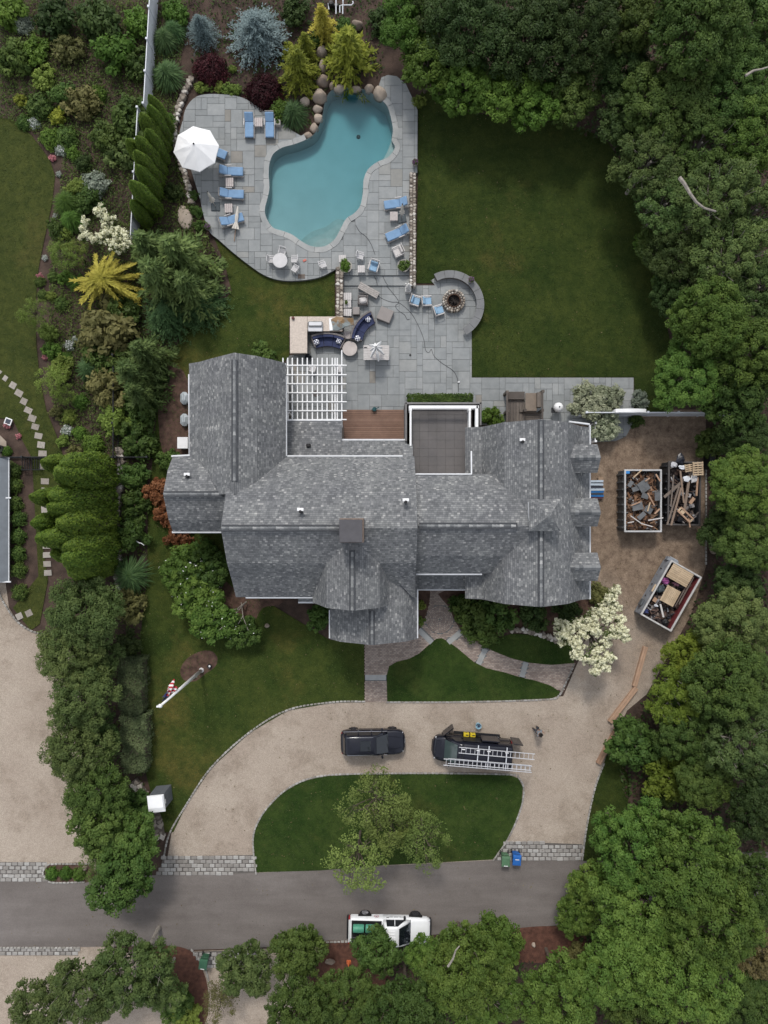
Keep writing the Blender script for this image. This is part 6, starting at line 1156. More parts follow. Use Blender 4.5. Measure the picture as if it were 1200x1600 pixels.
# lower patio lounge group
def ott(label, px, py, w_, d_, h, rz, mat, name='ottoman', base=None):
    c = P(px, py, Zp + h); t = thing(name, label, 'ottoman', (c.x, c.y, Zp), rz, 'ottomans and benches on the patio'); bx('base', base or m_wick, t, (0, 0, h * .36), (w_ * .97, d_ * .97, h * .72), .02); bx('cushion', mat, t, (0, 0, h * .86), (w_, d_, h * .28), .04); return t
ott('large square taupe ottoman set askew in the middle of the patio', 602, 491.5, 1.08, 1.02, .42, R_(-22), m_taupe); ott('small square taupe ottoman beside the left wall tables', 556.5, 485.5, .54, .6, .42, 0.02, m_taupe)
c = P(576, 453.5, Zp + .42); t = thing('slatted_bench', 'long narrow pale slatted bench lying askew below the steps', 'bench', (c.x, c.y, Zp), R_(-29))
for i in range(4): bx('slat', m_teak, t, (0, -.2 + i * .135, .42), (1.68, .12, .04), .006)
for sx in (-.75, .75): bx('leg', m_teak, t, (sx, 0, .2), (.08, .5, .4), .006)
tb = make_table('pale table by the left stone wall, upper of three', 543, 463, Zp, .62, .56, .45, 0, m_pale, 'tables along the left patio wall'); c = P(542.5, 475, Zp + .45); copy_thing(tb, 'pale table by the left stone wall holding a small plant, middle of three', (c.x, c.y, Zp), .03); potplant(541.5, 473.5, .1, Zp + .45, .14, 'box', 'small green pot plant on the middle wall table', n=1, leafr=.16)
c = P(543, 488, Zp + .45); copy_thing(tb, 'pale table by the left stone wall, lowest of three', (c.x, c.y, Zp), -.04); make_table('slatted square side table between the two navy sofas', 542, 523.5, Zp, .5, .58, .45, .03, m_pinkteak, 'tables along the left patio wall', 6)
c = P(546.5, 544.5, Zp + .5); t = thing('round_table', 'round beige wicker drum table at the corner of the navy sofas', 'table', (c.x, c.y, Zp)); MB().lathe([(.44, 0), (.48, .25), (.5, .44)], n=24).build('drum', m_wick, t); MB().lathe([(.02, .44), (.57, .44), (.58, .47), (.56, .5), (.02, .5)], n=28).build('tabletop', M('beige_top', (.43, .385, .36), .75, .1, 3), t)
m_patt = M('pillow_pattern', (.75, .75, .77), .85, .03, 2)
_n, _l, _b = nt(m_patt); _t = _n.new('ShaderNodeTexCoord'); _v = _n.new('ShaderNodeTexChecker'); _v.inputs['Scale'].default_value = 9.0; _v.inputs['Color1'].default_value = (.8, .8, .82, 1); _v.inputs['Color2'].default_value = (.035, .045, .11, 1); _l.new(_t.outputs['Object'], _v.inputs['Vector']); _l.new(_v.outputs['Color'], _b.inputs['Base Color'])
def sofa(label, px, py, rz, L, bend):
    "seats face -y, back at +y; curved"
    c = P(px, py, Zp + .45); t = thing('sofa', label, 'sofa', (c.x, c.y, Zp), rz, 'curved navy cushioned sofas'); Rr = L * L / (8 * bend); half = math.asin(L / 2 / Rr)
    def sec(r0_, r1_, z0, z1, a0, a1, name, mat):
        aa = [math.pi / 2 - (a0 + (a1 - a0) * k / 8) for k in range(9)]; off = -Rr + bend * .5
        MB().prism([(r0_ * math.cos(q), off + r0_ * math.sin(q)) for q in aa] + [(r1_ * math.cos(q), off + r1_ * math.sin(q)) for q in aa[::-1]], z0, z1).build(name, mat, t)
    sec(Rr - .52, Rr + .42, .05, .32, -half, half, 'base', m_wick); sec(Rr + .3, Rr + .43, .32, .82, -half, half, 'wicker_back', m_wick)
    for i in range(3):
        a0, a1 = -half + 2 * half * i / 3 + .006, -half + 2 * half * (i + 1) / 3 - .006; sec(Rr - .54, Rr + .1, .32, .47, a0, a1, 'seat_cushion', m_navy); sec(Rr + .1, Rr + .29, .47, .78, a0, a1, 'back_cushion', m_navy)
    for s in (-1, 1): sec(Rr - .5, Rr + .42, .32, .6, s * half, s * (half + .035), 'arm', m_wick)
    return t
sofa('curved navy sofa with its back to the outdoor kitchen', 513, 532, R_(-2), 2.25, .22); sofa('curved navy sofa turned to the right beside the covered counter end', 566, 511, R_(54), 2.2, .28)
for x, y, r, l in ((494.5, 534.5, .35, 'blue and white patterned pillow at the left end of the kitchen sofa'), (529.5, 533, -.3, 'blue and white patterned pillow at the right end of the kitchen sofa'), (575.5, 498.5, .9, 'blue and white patterned pillow at the upper end of the turned sofa'), (559, 528.5, 1.1, 'blue and white patterned pillow at the lower end of the turned sofa')):
    c = P(x, y, .72); p_ = MB().cbox((0, 0, 0), (.42, .42, .17), .09).build('pillow', m_patt, None, tuple(c), (.35, .15, r)); tag(p_, l, 'pillow', 'patterned pillows on the navy sofas')
c = P(588, 551, Zp + .74); t = thing('patio_table', 'rectangular pale slatted dining table with a closed umbrella through it', 'table', (c.x, c.y, Zp))
for i in range(9): bx('slat', m_pale, t, (0, -.5 + i * .125, .72), (1.98, .115, .045), .008)
for a_ in (-1, 1):
    for b_ in (-1, 1): bx('leg', m_pale, t, (a_ * .85, b_ * .42, .35), (.09, .09, .7), .006)
bx('apron', m_pale, t, (0, 0, .65), (1.75, .9, .08), .01)
c = P(588, 553, Zp); t = thing('umbrella', 'closed white umbrella with drooping folds in the middle of the dining table', 'umbrella', (c.x, c.y, Zp), 0, 'closed umbrellas'); MB().tube([(0, 0, 0), (0, 0, 2.45)], .03, 7).build('pole', m_teak, t); MB().lathe([(.3, 0), (.3, .06), (.05, .12)], n=16).build('base', m_plate, t)
fo = MB(); g = random.Random(8)
for i in range(8):
    a = 2 * math.pi * i / 8 + .2; l_ = .5 + g.uniform(-.05, .2) + (.25 if math.sin(a) < -.5 else 0); dx, dy = math.cos(a), math.sin(a) ; px_, py_ = -dy, dx
    fo.add([(0, 0, 2.42), (dx * l_ * .5 + px_ * .12, dy * l_ * .5 + py_ * .12, 2.0), (dx * l_ + px_ * .05, dy * l_ + py_ * .05, 1.55), (dx * l_ * 1.02, dy * l_ * 1.02, 1.7), (dx * l_ - px_ * .05, dy * l_ - py_ * .05, 1.55), (dx * l_ * .5 - px_ * .12, dy * l_ * .5 - py_ * .12, 2.0), (dx * l_ * .52, dy * l_ * .52, 2.2), (0, 0, 1.5)], [(0, 1, 6), (1, 2, 3, 6), (3, 4, 5, 6), (0, 6, 5), (0, 7, 1), (0, 5, 7), (1, 7, 2), (5, 4, 7)])
fo.build('folded_canopy', m_canv, t); MB().lathe([(.05, 0), (.05, .08), (.02, .12)], (0, 0, 2.4), 8).build('finial', m_dkmetal, t)
c = P(571, 543, Zp + .78); o = MB().tube([(-.12, 0, 0), (.12, .03, 0)], .025, 6).build('tool', m_black, None, tuple(c)); tag(o, 'thin dark object on the left of the dining table', 'tool')
# outdoor kitchen
m_count = M('cream_granite', (.50, .43, .37), .45, .14, 7)
c = P(495, 507, Zp); k = thing('outdoor_kitchen', 'L shaped outdoor kitchen with cream stone counter', 'kitchen counter', (c.x, c.y, Zp)); L0 = k.location.copy()
def kb(name, px0, py0, px1, py1, z0, z1, mat, b=.015):
    zz = z1 + Zp; p, q = P(px0, py0, zz), P(px1, py1, zz); return bx(name, mat, k, ((p.x + q.x) / 2 - L0.x, (p.y + q.y) / 2 - L0.y, (z0 + z1) / 2), (abs(q.x - p.x), abs(q.y - p.y), z1 - z0), b)
kb('countertop', 453, 494.5, 480, 552, .88, .94, m_count); kb('countertop', 480.3, 494.5, 535, 517.5, .88, .94, m_count); m_kst = M('kitchen_stone', (.3, .26, .22), .9, .3, 4, .5)
kb('cabinet', 455, 497, 478, 550, 0, .87, m_kst); kb('cabinet', 478.5, 497, 533, 515, 0, .87, m_kst); kb('fridge_door', 478.2, 530, 479.2, 543, .1, .8, m_steel)
kb('grill', 480.5, 502, 504.5, 517.8, .9, 1.12, m_steel, .06); kb('grill_lid', 481, 501.5, 504, 510, 1.12, 1.3, m_steel, .08); kb('grill_handle', 482, 516.5, 503, 517.6, 1.14, 1.18, m_steel, .01)
c = P(458, 497, 1.1); o = MB().lathe([(.1, 0), (.12, .12), (.08, .2), (.01, .2)], n=12).build('jar', M('maroon_jar', (.12, .04, .04), .6, .1, 2), None, (c.x, c.y, Zp + .94)); tag(o, 'small dark red jar on the corner of the cream counter', 'jar')
cl = MB(); pts = [P(517, 499, 1.1), P(526, 494.5, 1.16), P(538, 496, 1.28), P(552, 497, 1.05), P(553, 507, .95), P(540, 510, 1.2), P(528, 516, 1.12), P(520, 516, 1.06), P(531, 503, 1.36)]
cl.add([tuple(p) for p in pts] + [(p.x, p.y, p.z - .12) for p in pts[:8]], [(i, (i + 1) % 8, 8) for i in range(8)] + [(i, 9 + i, 9 + (i + 1) % 8, (i + 1) % 8) for i in range(8)])
m_tarp = M('weathered_tarp', (.21, .20, .17), .6, .1, 2); _n, _l, _b = nt(m_tarp); _g = _n.new('ShaderNodeNewGeometry').outputs['Position']; _l.new(mixc(_n, _l, noise_f(_n, _l, _g, 1.3, .44, .54), (.20, .125, .06), (.22, .25, .25)), _b.inputs['Base Color'])
tag(cl.build('tarp', m_tarp), 'crumpled brown and grey tarp thrown over the counter end', 'tarp')
c = P(520, 507, 1.05); o = MB().cbox((0, 0, 0), (.25, .95, .06), .02).build('board', m_white, None, (c.x - .15, c.y, 1.06), (0, 0, .05)); tag(o, 'white board under the tarp on the counter', 'board')
c = P(482, 552, Zp + .4); t = thing('bucket', 'dark blue black tub at the kitchen corner below the pergola edge', 'bucket', (P(482, 559, .3).x, P(482, 559, .3).y, Zp)); MB().lathe([(.2, 0), (.26, .38), (.28, .4), (.24, .4), (.2, .06), (.01, .05)], n=16).build('tub', M('dark_tub', (.02, .024, .035), .4, .1, 2), t); MB().tube([(-.26, 0, .4), (-.2, .1, .5), (0, .14, .52), (.2, .1, .5), (.26, 0, .4)], .012, 5).build('handle', m_dkmetal, t)
for x, y, l in ((494, 568, 'white wicker chair under the left side of the pergola'), (529, 568, 'white chair under the right edge of the pergola'), ):
    c = P(x - (6 if x < 500 else 0), y + 8, Zp + .45); copy_thing(C0, l, (c.x, c.y, Zp), 1.2)
c = P(494, 615, Zp); t = thing('floor_drain', 'round dark ring on the paving under the pergola', 'floor drain', (c.x, c.y, Zp)); MB().lathe([(.26, 0), (.26, .02), (.2, .025), (.19, .01), (.01, .01)], n=20).build('ring', M('worn_ring', (.1, .09, .085), .8, .2, 3), t)
c = P(641, 555, Zp); t = thing('floor_drain', 'small dark drain in a pale square paver', 'floor drain', (c.x, c.y, Zp)); MB().lathe([(.09, 0), (.09, .02), (.07, .024), (.01, .02)], n=14).build('ring', m_black, t)
# cords on the patio
m_cord = M('dark_cord', (.04, .042, .046), .7, .1, 2)
def cord(label, pts, z=Zp, r=.016): pw = spline([P2(a, b, z) for a, b in pts], 5, closed=False); tag(MB().tube([(x, y, z + r) for x, y in pw], r, 5).build('cord', m_cord), label, 'cord')
cord('long dark cord winding down the patio to the terrace hedge', [(590, 462), (600, 468), (612, 472), (623, 473), (635, 482), (645, 493), (655, 512), (662, 530), (665, 547), (670, 551), (674, 546), (678, 556), (690, 567), (705, 577), (712, 585), (716, 598), (716, 612)]); cord('dark cord looping from the steps to the middle of the patio', [(604, 447), (612, 456), (620, 466), (623, 473), (618, 478), (622, 485), (632, 492), (636, 499), (640, 499)])
cord('thin dark cord along the right of the pool deck', [(556, 352), (562, 362), (572, 370), (580, 382), (586, 398)], Zd); cord('thin dark cord hanging down the steps from the blue armchair', [(584, 431), (588, 438), (590, 446)], .2); cord('thin dark cord on the step from the pool deck', [(598, 431), (602, 440), (606, 446)], .2)
c = P(717, 597, Zp + .1); o = MB().cbox((0, 0, 0), (.16, .12, .1), .03).build('plug_box', m_white, None, (c.x, c.y, Zp + .05), (0, 0, .4)); tag(o, 'little white plug box on the long cord', 'plug')
# small things on the deck
c = P(585, 640, .3); t = thing('watering_can', 'small dark teal watering can at the edge of the plank deck', 'watering can', (c.x, c.y, .3), .4); m_teal = M('teal_plastic', (.02, .09, .10), .5, .15, 3); MB().lathe([(.15, 0), (.17, .05), (.16, .28), (.13, .3), (.12, .26), (.01, .25)], n=14).build('body', m_teal, t); MB().tube([(.13, 0, .08), (.3, 0, .24), (.38, 0, .34)], .03, 6).build('spout', m_teal, t); MB().tube([(-.13, 0, .08), (-.26, .02, .2), (-.2, .02, .36), (0, 0, .38), (.1, 0, .3)], .022, 6).build('handle', m_teal, t)
c = P(476, 407, Zd + .02); o = MB().cbox((0, 0, 0), (.28, .18, .06), .03).build('toy', M('coral_plastic', (.55, .17, .13), .6, .15, 3), None, (c.x, c.y, Zd + .04), (0, 0, .5)); tag(o, 'small coral red toy on the deck right of the pale chairs', 'toy')
c = P(471, 432, Zd); t = thing('door_mat', 'small rusty brown grate set in the lower deck edge', 'grate', (c.x, c.y, Zd)); [bx('bar', M('rusty_bar', (.14, .10, .075), .85, .2, 4), t, (-.22 + i * .09, 0, .02), (.06, .34, .03), .005) for i in range(6)]
c = P(867, 640, Zp); t = thing('grill', 'white domed grill with dark stand behind the garage wing', 'grill', (c.x, c.y, Zp)); MB().lathe([(.2, .45), (.33, .6), (.37, .8), (.36, .95), (.3, 1.1), (.15, 1.2), (.02, 1.22)], (.06, .05, 0), 20).build('dome', m_white, t, smooth=True); MB().lathe([(.05, 0), (.05, .1), (.02, .12)], (.06, .05, 1.2), 8).build('vent_cap', m_dkmetal, t)
for a in (0, 1.57, 3.14, 4.71): bx('leg', m_dkmetal, t, (.06 + .3 * math.cos(a), .05 + .3 * math.sin(a), .32), (.05, .05, .64), .005)
bx('shelf', m_dkmetal, t, (-.3, -.15, .7), (.3, .4, .04), .01)
# ------------------------------------------------------------------ fences
def fence_run(name, label, a, b, h, mat, post_step=2.4, picket=None, board=None, cat='fence'):
    p, q = P(*a, 0), P(*b, 0); d = q - p; t = thing(name, label, cat, p, math.atan2(d.y, d.x)); L = d.length; n = max(1, round(L / post_step))
    for i in range(n + 1): bx('post', mat, t, (L * i / n, 0, h / 2 + .06), (.13, .13, h + .12), .02); bx('post_cap', mat, t, (L * i / n, 0, h + .14), (.17, .17, .05), .02)
    for i in range(n):
        x0, x1 = L * i / n + .07, L * (i + 1) / n - .07
        for z in (.15, h - .05): bx('rail', mat, t, ((x0 + x1) / 2, 0, z), (x1 - x0, .07, .09), .01)
        if board:
            m_ = int((x1 - x0) / board); me = MB().cbox((0, 0, 0), ((x1 - x0) / m_ - .008, .03, h - .28), .005).mesh('fence_board')
            for k_ in range(m_): link('fence_board', me, mat, t, (x0 + (k_ + .5) * (x1 - x0) / m_, 0, h / 2 + .05))
        if picket:
            m_ = int((x1 - x0) / picket); me = MB().box((0, 0, 0), (.025, .025, h - .2)).mesh('picket')
            for k_ in range(m_): link('picket', me, mat, t, (x0 + (k_ + .5) * (x1 - x0) / m_, 0, h / 2 + .05))
    return t
m_vinyl = M('white_vinyl', (.60, .62, .66), .5, .06, 2)
fence_run('white_fence', 'tall white board fence at the top left, seen on its pale face', (248, -10), (237, 184), 1.9, m_vinyl, 2.6, board=.2); fence_run('white_fence', 'lower run of white board fence behind the slim arborvitae', (228, 190), (217, 385), 1.9, m_vinyl, 2.6, board=.2)
fence_run('white_fence', 'white board fence from the garage corner past the pale variegated shrubs', (905, 650), (1135, 650), 2.0, m_vinyl, 2.5, board=.2)
p, q = P(1035, 645, 2.0), P(1035, 642, 2.0); t = fence_run('white_gate', 'short white picket gate at the garage corner below the variegated shrub', (923, 664), (923, 692), 1.2, m_white, 1.3, picket=.13, cat='gate')
c = P(985, 642, 2.1); t = thing('gate_arch', 'thick white arched top over the gate in the white fence', 'gate arch', (c.x, c.y, 0)); t.scale = (1, .6, .95)
MB().loft([[(x, -.22, 2.1 + .35 * math.cos(x / 1.1 * 1.2)), (x, .22, 2.1 + .35 * math.cos(x / 1.1 * 1.2)), (x, .22, 2.2 + .35 * math.cos(x / 1.1 * 1.2)), (x, -.22, 2.2 + .35 * math.cos(x / 1.1 * 1.2))] for x in [(-1.15 + .23 * i) for i in range(11)]]).build('arch', m_white, t)
for s in (-1.1, 1.1): bx('post', m_white, t, (s, 0, 1.1), (.16, .4, 2.2), .02)
fence_run('black_fence', 'long thin black metal fence crossing from the neighbour house to the rough wall', (0, 716), (238, 716), 1.25, m_dkmetal, 2.4, picket=.14)
fence_run('black_fence', 'black metal fence from rough wall to the left house corner', (186, 716), (186, 560), 1.25, m_dkmetal, 2.4, picket=.16)
c = P(48, 724, .5); t = thing('iron_gate', 'low black slatted metal grate beside the stepping stones', 'gate', (c.x, c.y, 0))
for i in range(8): bx('bar', m_dkmetal, t, (-.66 + i * .19, 0, .5), (.05, 1.0, .05), .01)
for s in (-1, 1): bx('rail', m_dkmetal, t, (0, s * .5, .5), (1.5, .05, .06), .01); [bx('leg', m_dkmetal, t, (a_ * .7, s * .48, .25), (.05, .05, .5), .01) for a_ in (-1, 1)]
c = P(14.5, 659, .1); t = thing('framed_sign', 'small white framed dark panel lying in the corner bed', 'sign', (c.x, c.y, .06), -.35); [bx('frame', m_white, t, o_, d_, .01) for o_, d_ in (((0, .22, .2), (.55, .08, .06)), ((0, -.22, .2), (.55, .08, .06)), ((.24, 0, .2), (.08, .38, .06)), ((-.24, 0, .2), (.08, .38, .06)))]; bx('panel', M('slate_panel', (.05, .055, .075), .5, .1, 2), t, (0, 0, .19), (.42, .38, .03), .01); bx('stand', m_white, t, (0, 0, .08), (.1, .1, .18), .01)
c = P(0, 702, .1); o = MB().lathe([(.3, 0), (.34, .3), (.32, .34), (.26, .34), (.24, .06), (.01, .05)], n=18).build('pot', m_black, None, (c.x + .05, c.y, .06)); tag(o, 'black round tub on the pale pad at the left edge', 'pot')
t = thing('garden_hose', 'short white hose on the shrub by the rough garden wall', 'hose', P(219, 848, 1.0)); L0 = t.location.copy(); MB().tube([tuple(P(*p) - L0) for p in ((213, 845, 1.05), (217, 848, 1.1), (221, 849, 1.05), (225, 852, .95))], .035, 6).build('pipe', m_white, t)
# pool pipes
t = thing('pool_pipes', 'white plumbing pipes of the pool equipment at the top edge', 'pipes', P(535, 10, 0)); L0 = t.location.copy()
for pts in (((536, 0, .5), (536, 8, .5), (549, 8, .5), (552, 5, .5), (551, 2, .5)), ((531, 20, .4), (531, 9, .5), (536, 8, .5)), ((535.5, 22, .4), (535.5, 9, .5)), ((525, 0, .4), (525, 22, .3)), ((513, 5, .3), (514, 15, .3))): MB().tube([tuple(P(*p) - L0) for p in pts], .05, 7).build('pipe', m_vinyl, t)
t = thing('pool_pump', 'dark pool pump beside the white pipes', 'pump', P(518, 12, 0)); MB().lathe([(.22, 0), (.24, .1), (.22, .5), (.15, .6), (.02, .62)], n=14).build('body', m_black, t); bx('motor', m_dkmetal, t, (.35, 0, .2), (.5, .26, .3), .06)
c = P(558, 37, 0)
# ------------------------------------------------------------------ flagpole
base = P(315, 1047, 0); top = P(251, 1102.5, 0); hp = 10.0
t = thing('flagpole', 'tall white flagpole with a folded striped flag on the front lawn', 'flagpole', base); MB().tube([(0, 0, 0), (0, 0, hp)], .14, 10, .075).build('pole', m_white, t, smooth=True); MB().lathe([(.2, 0), (.2, .06), (.16, .2), (.13, .3)], n=14).build('base_collar', m_white, t); MB().lathe([(.02, 0), (.1, .06), (.14, .16), (.1, .26), (.02, .32)], (0, 0, hp), 12).build('finial', m_white, t, smooth=True); bx('cleat', m_steel, t, (.0, -.16, 1.4), (.06, .1, .22), .01)
MB().box((-.16, -.1, hp - .1), (.3, .1, .16)).build('truck', m_white, t)
fl = thing('flag', 'red and white striped flag with a blue corner hanging from the pole', 'flag', (base.x, base.y, 0)); m_fr, m_fw, m_fb = M('flag_red', (.42, .03, .045), .8, .08, 3), M('flag_white', (.75, .74, .73), .8, .04, 3), M('flag_blue', (.03, .035, .12), .8, .1, 3)
# limp cloth: the blue corner on top, the stripes draped in folds below it
dv = Vector((-.55, .83)).normalized(); dn = Vector((dv.y, -dv.x))
def fold(z):
    k = (9.3 - z) / 2.9; out = .12; return [(dv.x * (out + (.2 + .5 * k) * u) + dn.x * (.13 * math.sin(u * 8 + z * 3)), dv.y * (out + (.2 + .5 * k) * u) + dn.y * (.13 * math.sin(u * 8 + z * 3)), z - .45 * u + .08 * math.sin(u * 7)) for u in [i / 8 for i in range(9)]]
zz = 9.3
for i in range(10):
    hh = .75 if i == 0 else .24; a_, b_ = fold(zz), fold(zz - hh); MB().add(a_ + b_, [(k, k + 1, 10 + k, 9 + k) for k in range(8)]).build('canton' if i == 0 else 'stripe', m_fb if i == 0 else m_fr if i % 2 else m_fw, fl); zz -= hh
c = P(327.5, 1041, .1); t = thing('garden_light', 'small round silver light in the flagpole bed', 'light', (c.x, c.y, .06)); MB().lathe([(.16, 0), (.18, .1), (.15, .16), (.1, .14), (.02, .2)], n=16).build('housing', m_dkmetal, t); MB().lathe([(.09, 0), (.07, .06), (.02, .09)], (.02, .02, .13), 12).build('lens', m_white, t)
c = P(303, 1058, .1); t = thing('garden_light', 'small grey light under the flagpole in the bed', 'light', (c.x, c.y, .06)); MB().lathe([(.12, 0), (.13, .1), (.1, .14), (.02, .16)], n=14).build('housing', m_steel, t)
# ------------------------------------------------------------------ portable toilet
c = P(257.5, 1238, 0); t = thing('portable_toilet', 'grey portable toilet with a white translucent roof on the tumbled wall', 'portable toilet', (c.x, c.y, 0), R_(6)); m_pt = M('grey_plastic_wall', (.13, .14, .155), .55, .1, 3)
MB().loft([[(x * s, y * s, z) for x, y in ((-.58, -.58), (.58, -.58), (.58, .58), (-.58, .58))] for z, s in ((0, 1), (.1, 1), (2.05, .96))]).build('cabin', m_pt, t)
for s in (-1, 1):
    for i in range(4): bx('wall_rib', m_pt, t, (s * .575, -.42 + i * .28, 1.05), (.03, .06, 1.8), .01); bx('wall_rib', m_pt, t, (-.42 + i * .28, s * .575, 1.05), (.06, .03, 1.8), .01)
bx('vent_grille', m_white, t, (.585, -.05, 1.75), (.03, .34, .18), .01); rf = MB().loft([[(-.64, -.68, 2.02), (.64, -.68, 2.02), (.64, .62, 2.06), (-.64, .62, 2.06)], [(-.62, -.66, 2.12), (.62, -.66, 2.12), (.62, .6, 2.16), (-.62, .6, 2.16)], [(-.56, -.28, 2.27), (.56, -.28, 2.27), (.56, .56, 2.27), (-.56, .56, 2.27)]]).build('roof', M('white_roof_plastic', (.84, .85, .86), .4, .03, 2), t)
MB().tube([(-.3, -.55, 2.1), (-.3, -.55, 2.4)], .05, 8).build('vent_pipe', m_dkmetal, t); bx('door', m_pt, t, (0, -.6, 1.0), (.72, .04, 1.85), .01)
# ------------------------------------------------------------------ wheelie bins
def bin_(label, px, py, rz, col, z=.02):
    c = P(px, py, z); t = thing('wheelie_bin', label, 'bin', (c.x, c.y, z), rz, 'wheelie bins at the kerb'); m = M('bin_' + col, {'green': (.075, .155, .085), 'blue': (.015, .105, .36), 'dgreen': (.035, .105, .06)}[col], .5, .1, 4)
    MB().loft([[(x * a_, y * b_ , z_) for x, y in ((-1, -1), (1, -1), (1, 1), (-1, 1))] for z_, a_, b_ in ((.06, .22, .26), (.95, .29, .36), (.98, .31, .38))]).build('body', m, t)
    MB().loft([[(-.32, -.42, .985), (.32, -.42, .985), (.32, .4, 1.0), (-.32, .4, 1.0)], [(-.31, -.4, 1.03), (.31, -.4, 1.03), (.31, .38, 1.06), (-.31, .38, 1.06)], [(-.25, -.28, 1.06), (.25, -.28, 1.06), (.25, .26, 1.09), (-.25, .26, 1.09)]]).build('lid', m, t)
    MB().tube([(-.24, .38, .92), (-.24, .5, .95), (.24, .5, .95), (.24, .38, .92)], .022, 6).build('handle', m, t)
    for s in (-1, 1): MB().lathe([(.02, -.04), (.13, -.04), (.13, .04), (.02, .04)], n=14).build('wheel', m_black, t, (s * .3, .3, .13), (0, R_(90), 0))
    bx('lid_print', m_white, t, (0, -.33 if col != 'blue' else .06, 1.075 if col != 'blue' else 1.093), (.3, .05, .008), .002); return t
bin_('green wheelie bin at the kerb, left of the blue one', 787, 1336, R_(-2), 'green'); bin_('blue wheelie bin at the kerb by the right drive entrance', 804, 1334, R_(-4), 'blue'); bin_('dark green wheelie bin at the lower granite apron', 322.5, 1494, R_(-8), 'dgreen')
# ------------------------------------------------------------------ timbers, stacks, dumpsters
m_lum = piece_mat('new_lumber', [(0, (.34, .215, .145)), (1, (.42, .28, .195))], 2.5, .4); m_old = piece_mat('old_lumber', [(0, (.10, .085, .077)), (.5, (.165, .135, .115)), (1, (.25, .18, .135))], 3, .5); m_pal = piece_mat('pallet_wood', [(0, (.40, .30, .20)), (1, (.52, .40, .275))], 3, .4)
def beam(label, pts, w_, h_, grp='reddish timber beams edging the drive'):
    p, q = P(*pts[0], h_), P(*pts[1], h_); d = q - p; c = (p + q) / 2; t = thing('timber_beam', label, 'timber beam', (c.x, c.y, .012), math.atan2(d.y, d.x), grp)
    for s in (-1, 1): bx('plank', m_lum, t, (0, s * w_ * .26, h_ / 2), (d.length, w_ * .48, h_), .015)
beam('upper long timber beam beside the angled dumpster', ((1009.5, 1011), (992, 1073)), .34, .3); beam('middle long timber beam meeting the upper one end to end', ((995, 1075), (953.5, 1129)), .36, .3); beam('lowest long timber beam half under the dense dome shrub', ((970, 1130), (935.5, 1194)), .36, .3)
c = P(1094, 834, .06); tag(bx('plank', m_lum, None, (c.x, c.y, .06), (.38, 1.05, .07), .01, .1), 'single tan plank on the ground at the dirt yard edge', 'plank')
t = thing('material_stack', 'stack of blue and pale board packs against the garage wall', 'stack', P(931, 765, 0)); L0 = t.location.copy(); mb_ = M('board_blue', (.015, .14, .38), .6, .1, 2); mp_ = M('board_pale', (.36, .42, .48), .6, .1, 2); mk_ = M('board_dark', (.035, .04, .055), .6, .2, 3); mm_ = M('board_maroon', (.12, .045, .07), .6, .2, 3)
for i, (py, hh, m_) in enumerate(((752, .6, mp_), (757, .62, mp_), (761.5, .55, mk_), (765, .58, mp_), (768, .5, mb_), (771.5, .5, mk_), (774.5, .45, mb_), (777.5, .35, mm_))):
    p = P(931 + random.uniform(-1.5, 1.5), py, hh); bx('board_pack', m_, t, (p.x - L0.x, p.y - L0.y, hh / 2), (1.15 + random.uniform(-.1, .1), .17, hh), .01, random.uniform(-.03, .03))
c = P(938, 749, .2); tag(bx('box', M('cardboard', (.27, .19, .13), .9, .1, 3), None, (c.x, c.y, .2), (.4, .3, .38), .01, .1), 'small cardboard box at the top of the blue board stack', 'box')
def dumpster(label, cx_, cy_, L, W, h, rz, col, rimcol, skip=()):
    "cx, cy photo pixel of the rim centre; long axis = local y"
    c = P(cx_, cy_, h); t = thing('dumpster', label, 'dumpster', (c.x, c.y, .012), rz, 'open top dumpsters in the dirt yard'); m = M('dumpster_' + label[:5], col, .65, .25, 2.5, .3, 20); mr_ = M('rim_' + label[:5], rimcol, .5, .15, 3)
    bx('floor', m, t, (0, 0, .1), (W - .1, L - .1, .08), .01)
    for s in (-1, 1): bx('side_wall', m, t, (s * (W / 2 - .04), 0, h / 2 + .05), (.06, L, h - .1), .01); bx('end_wall', m, t, (0, s * (L / 2 - .04), h / 2 + .05), (W - .12, .06, h - .1), .01)
    for s in (-1, 1): bx('rim', mr_, t, (s * (W / 2 - .03), 0, h), (.13, L + .1, .12), .02); bx('rim', mr_, t, (0, s * (L / 2 - .0), h + .003), (W + .02, .13, .12), .02)
    nr = 8
    for i in range(nr if 'angled' not in label else 0):
        for s in (-1, 1): bx('side_rib', m, t, (s * (W / 2 + .05), -L / 2 + (i + .5) * L / nr, h * .46), (.12, .11, h * .84), .01)
    for s in (-1, 1): bx('skid_rail', m, t, (s * W * .3, 0, .03), (.16, L, .08), .01)
    for a_ in (-1, 1):
        for s in (-1, 1): MB().lathe([(.02, -.06), (.11, -.06), (.11, .06), (.02, .06)], n=12).build('roller', m_black, t, (a_ * W * .38, s * (L / 2 - .25), .11), (0, R_(90), 0))
    return t, c
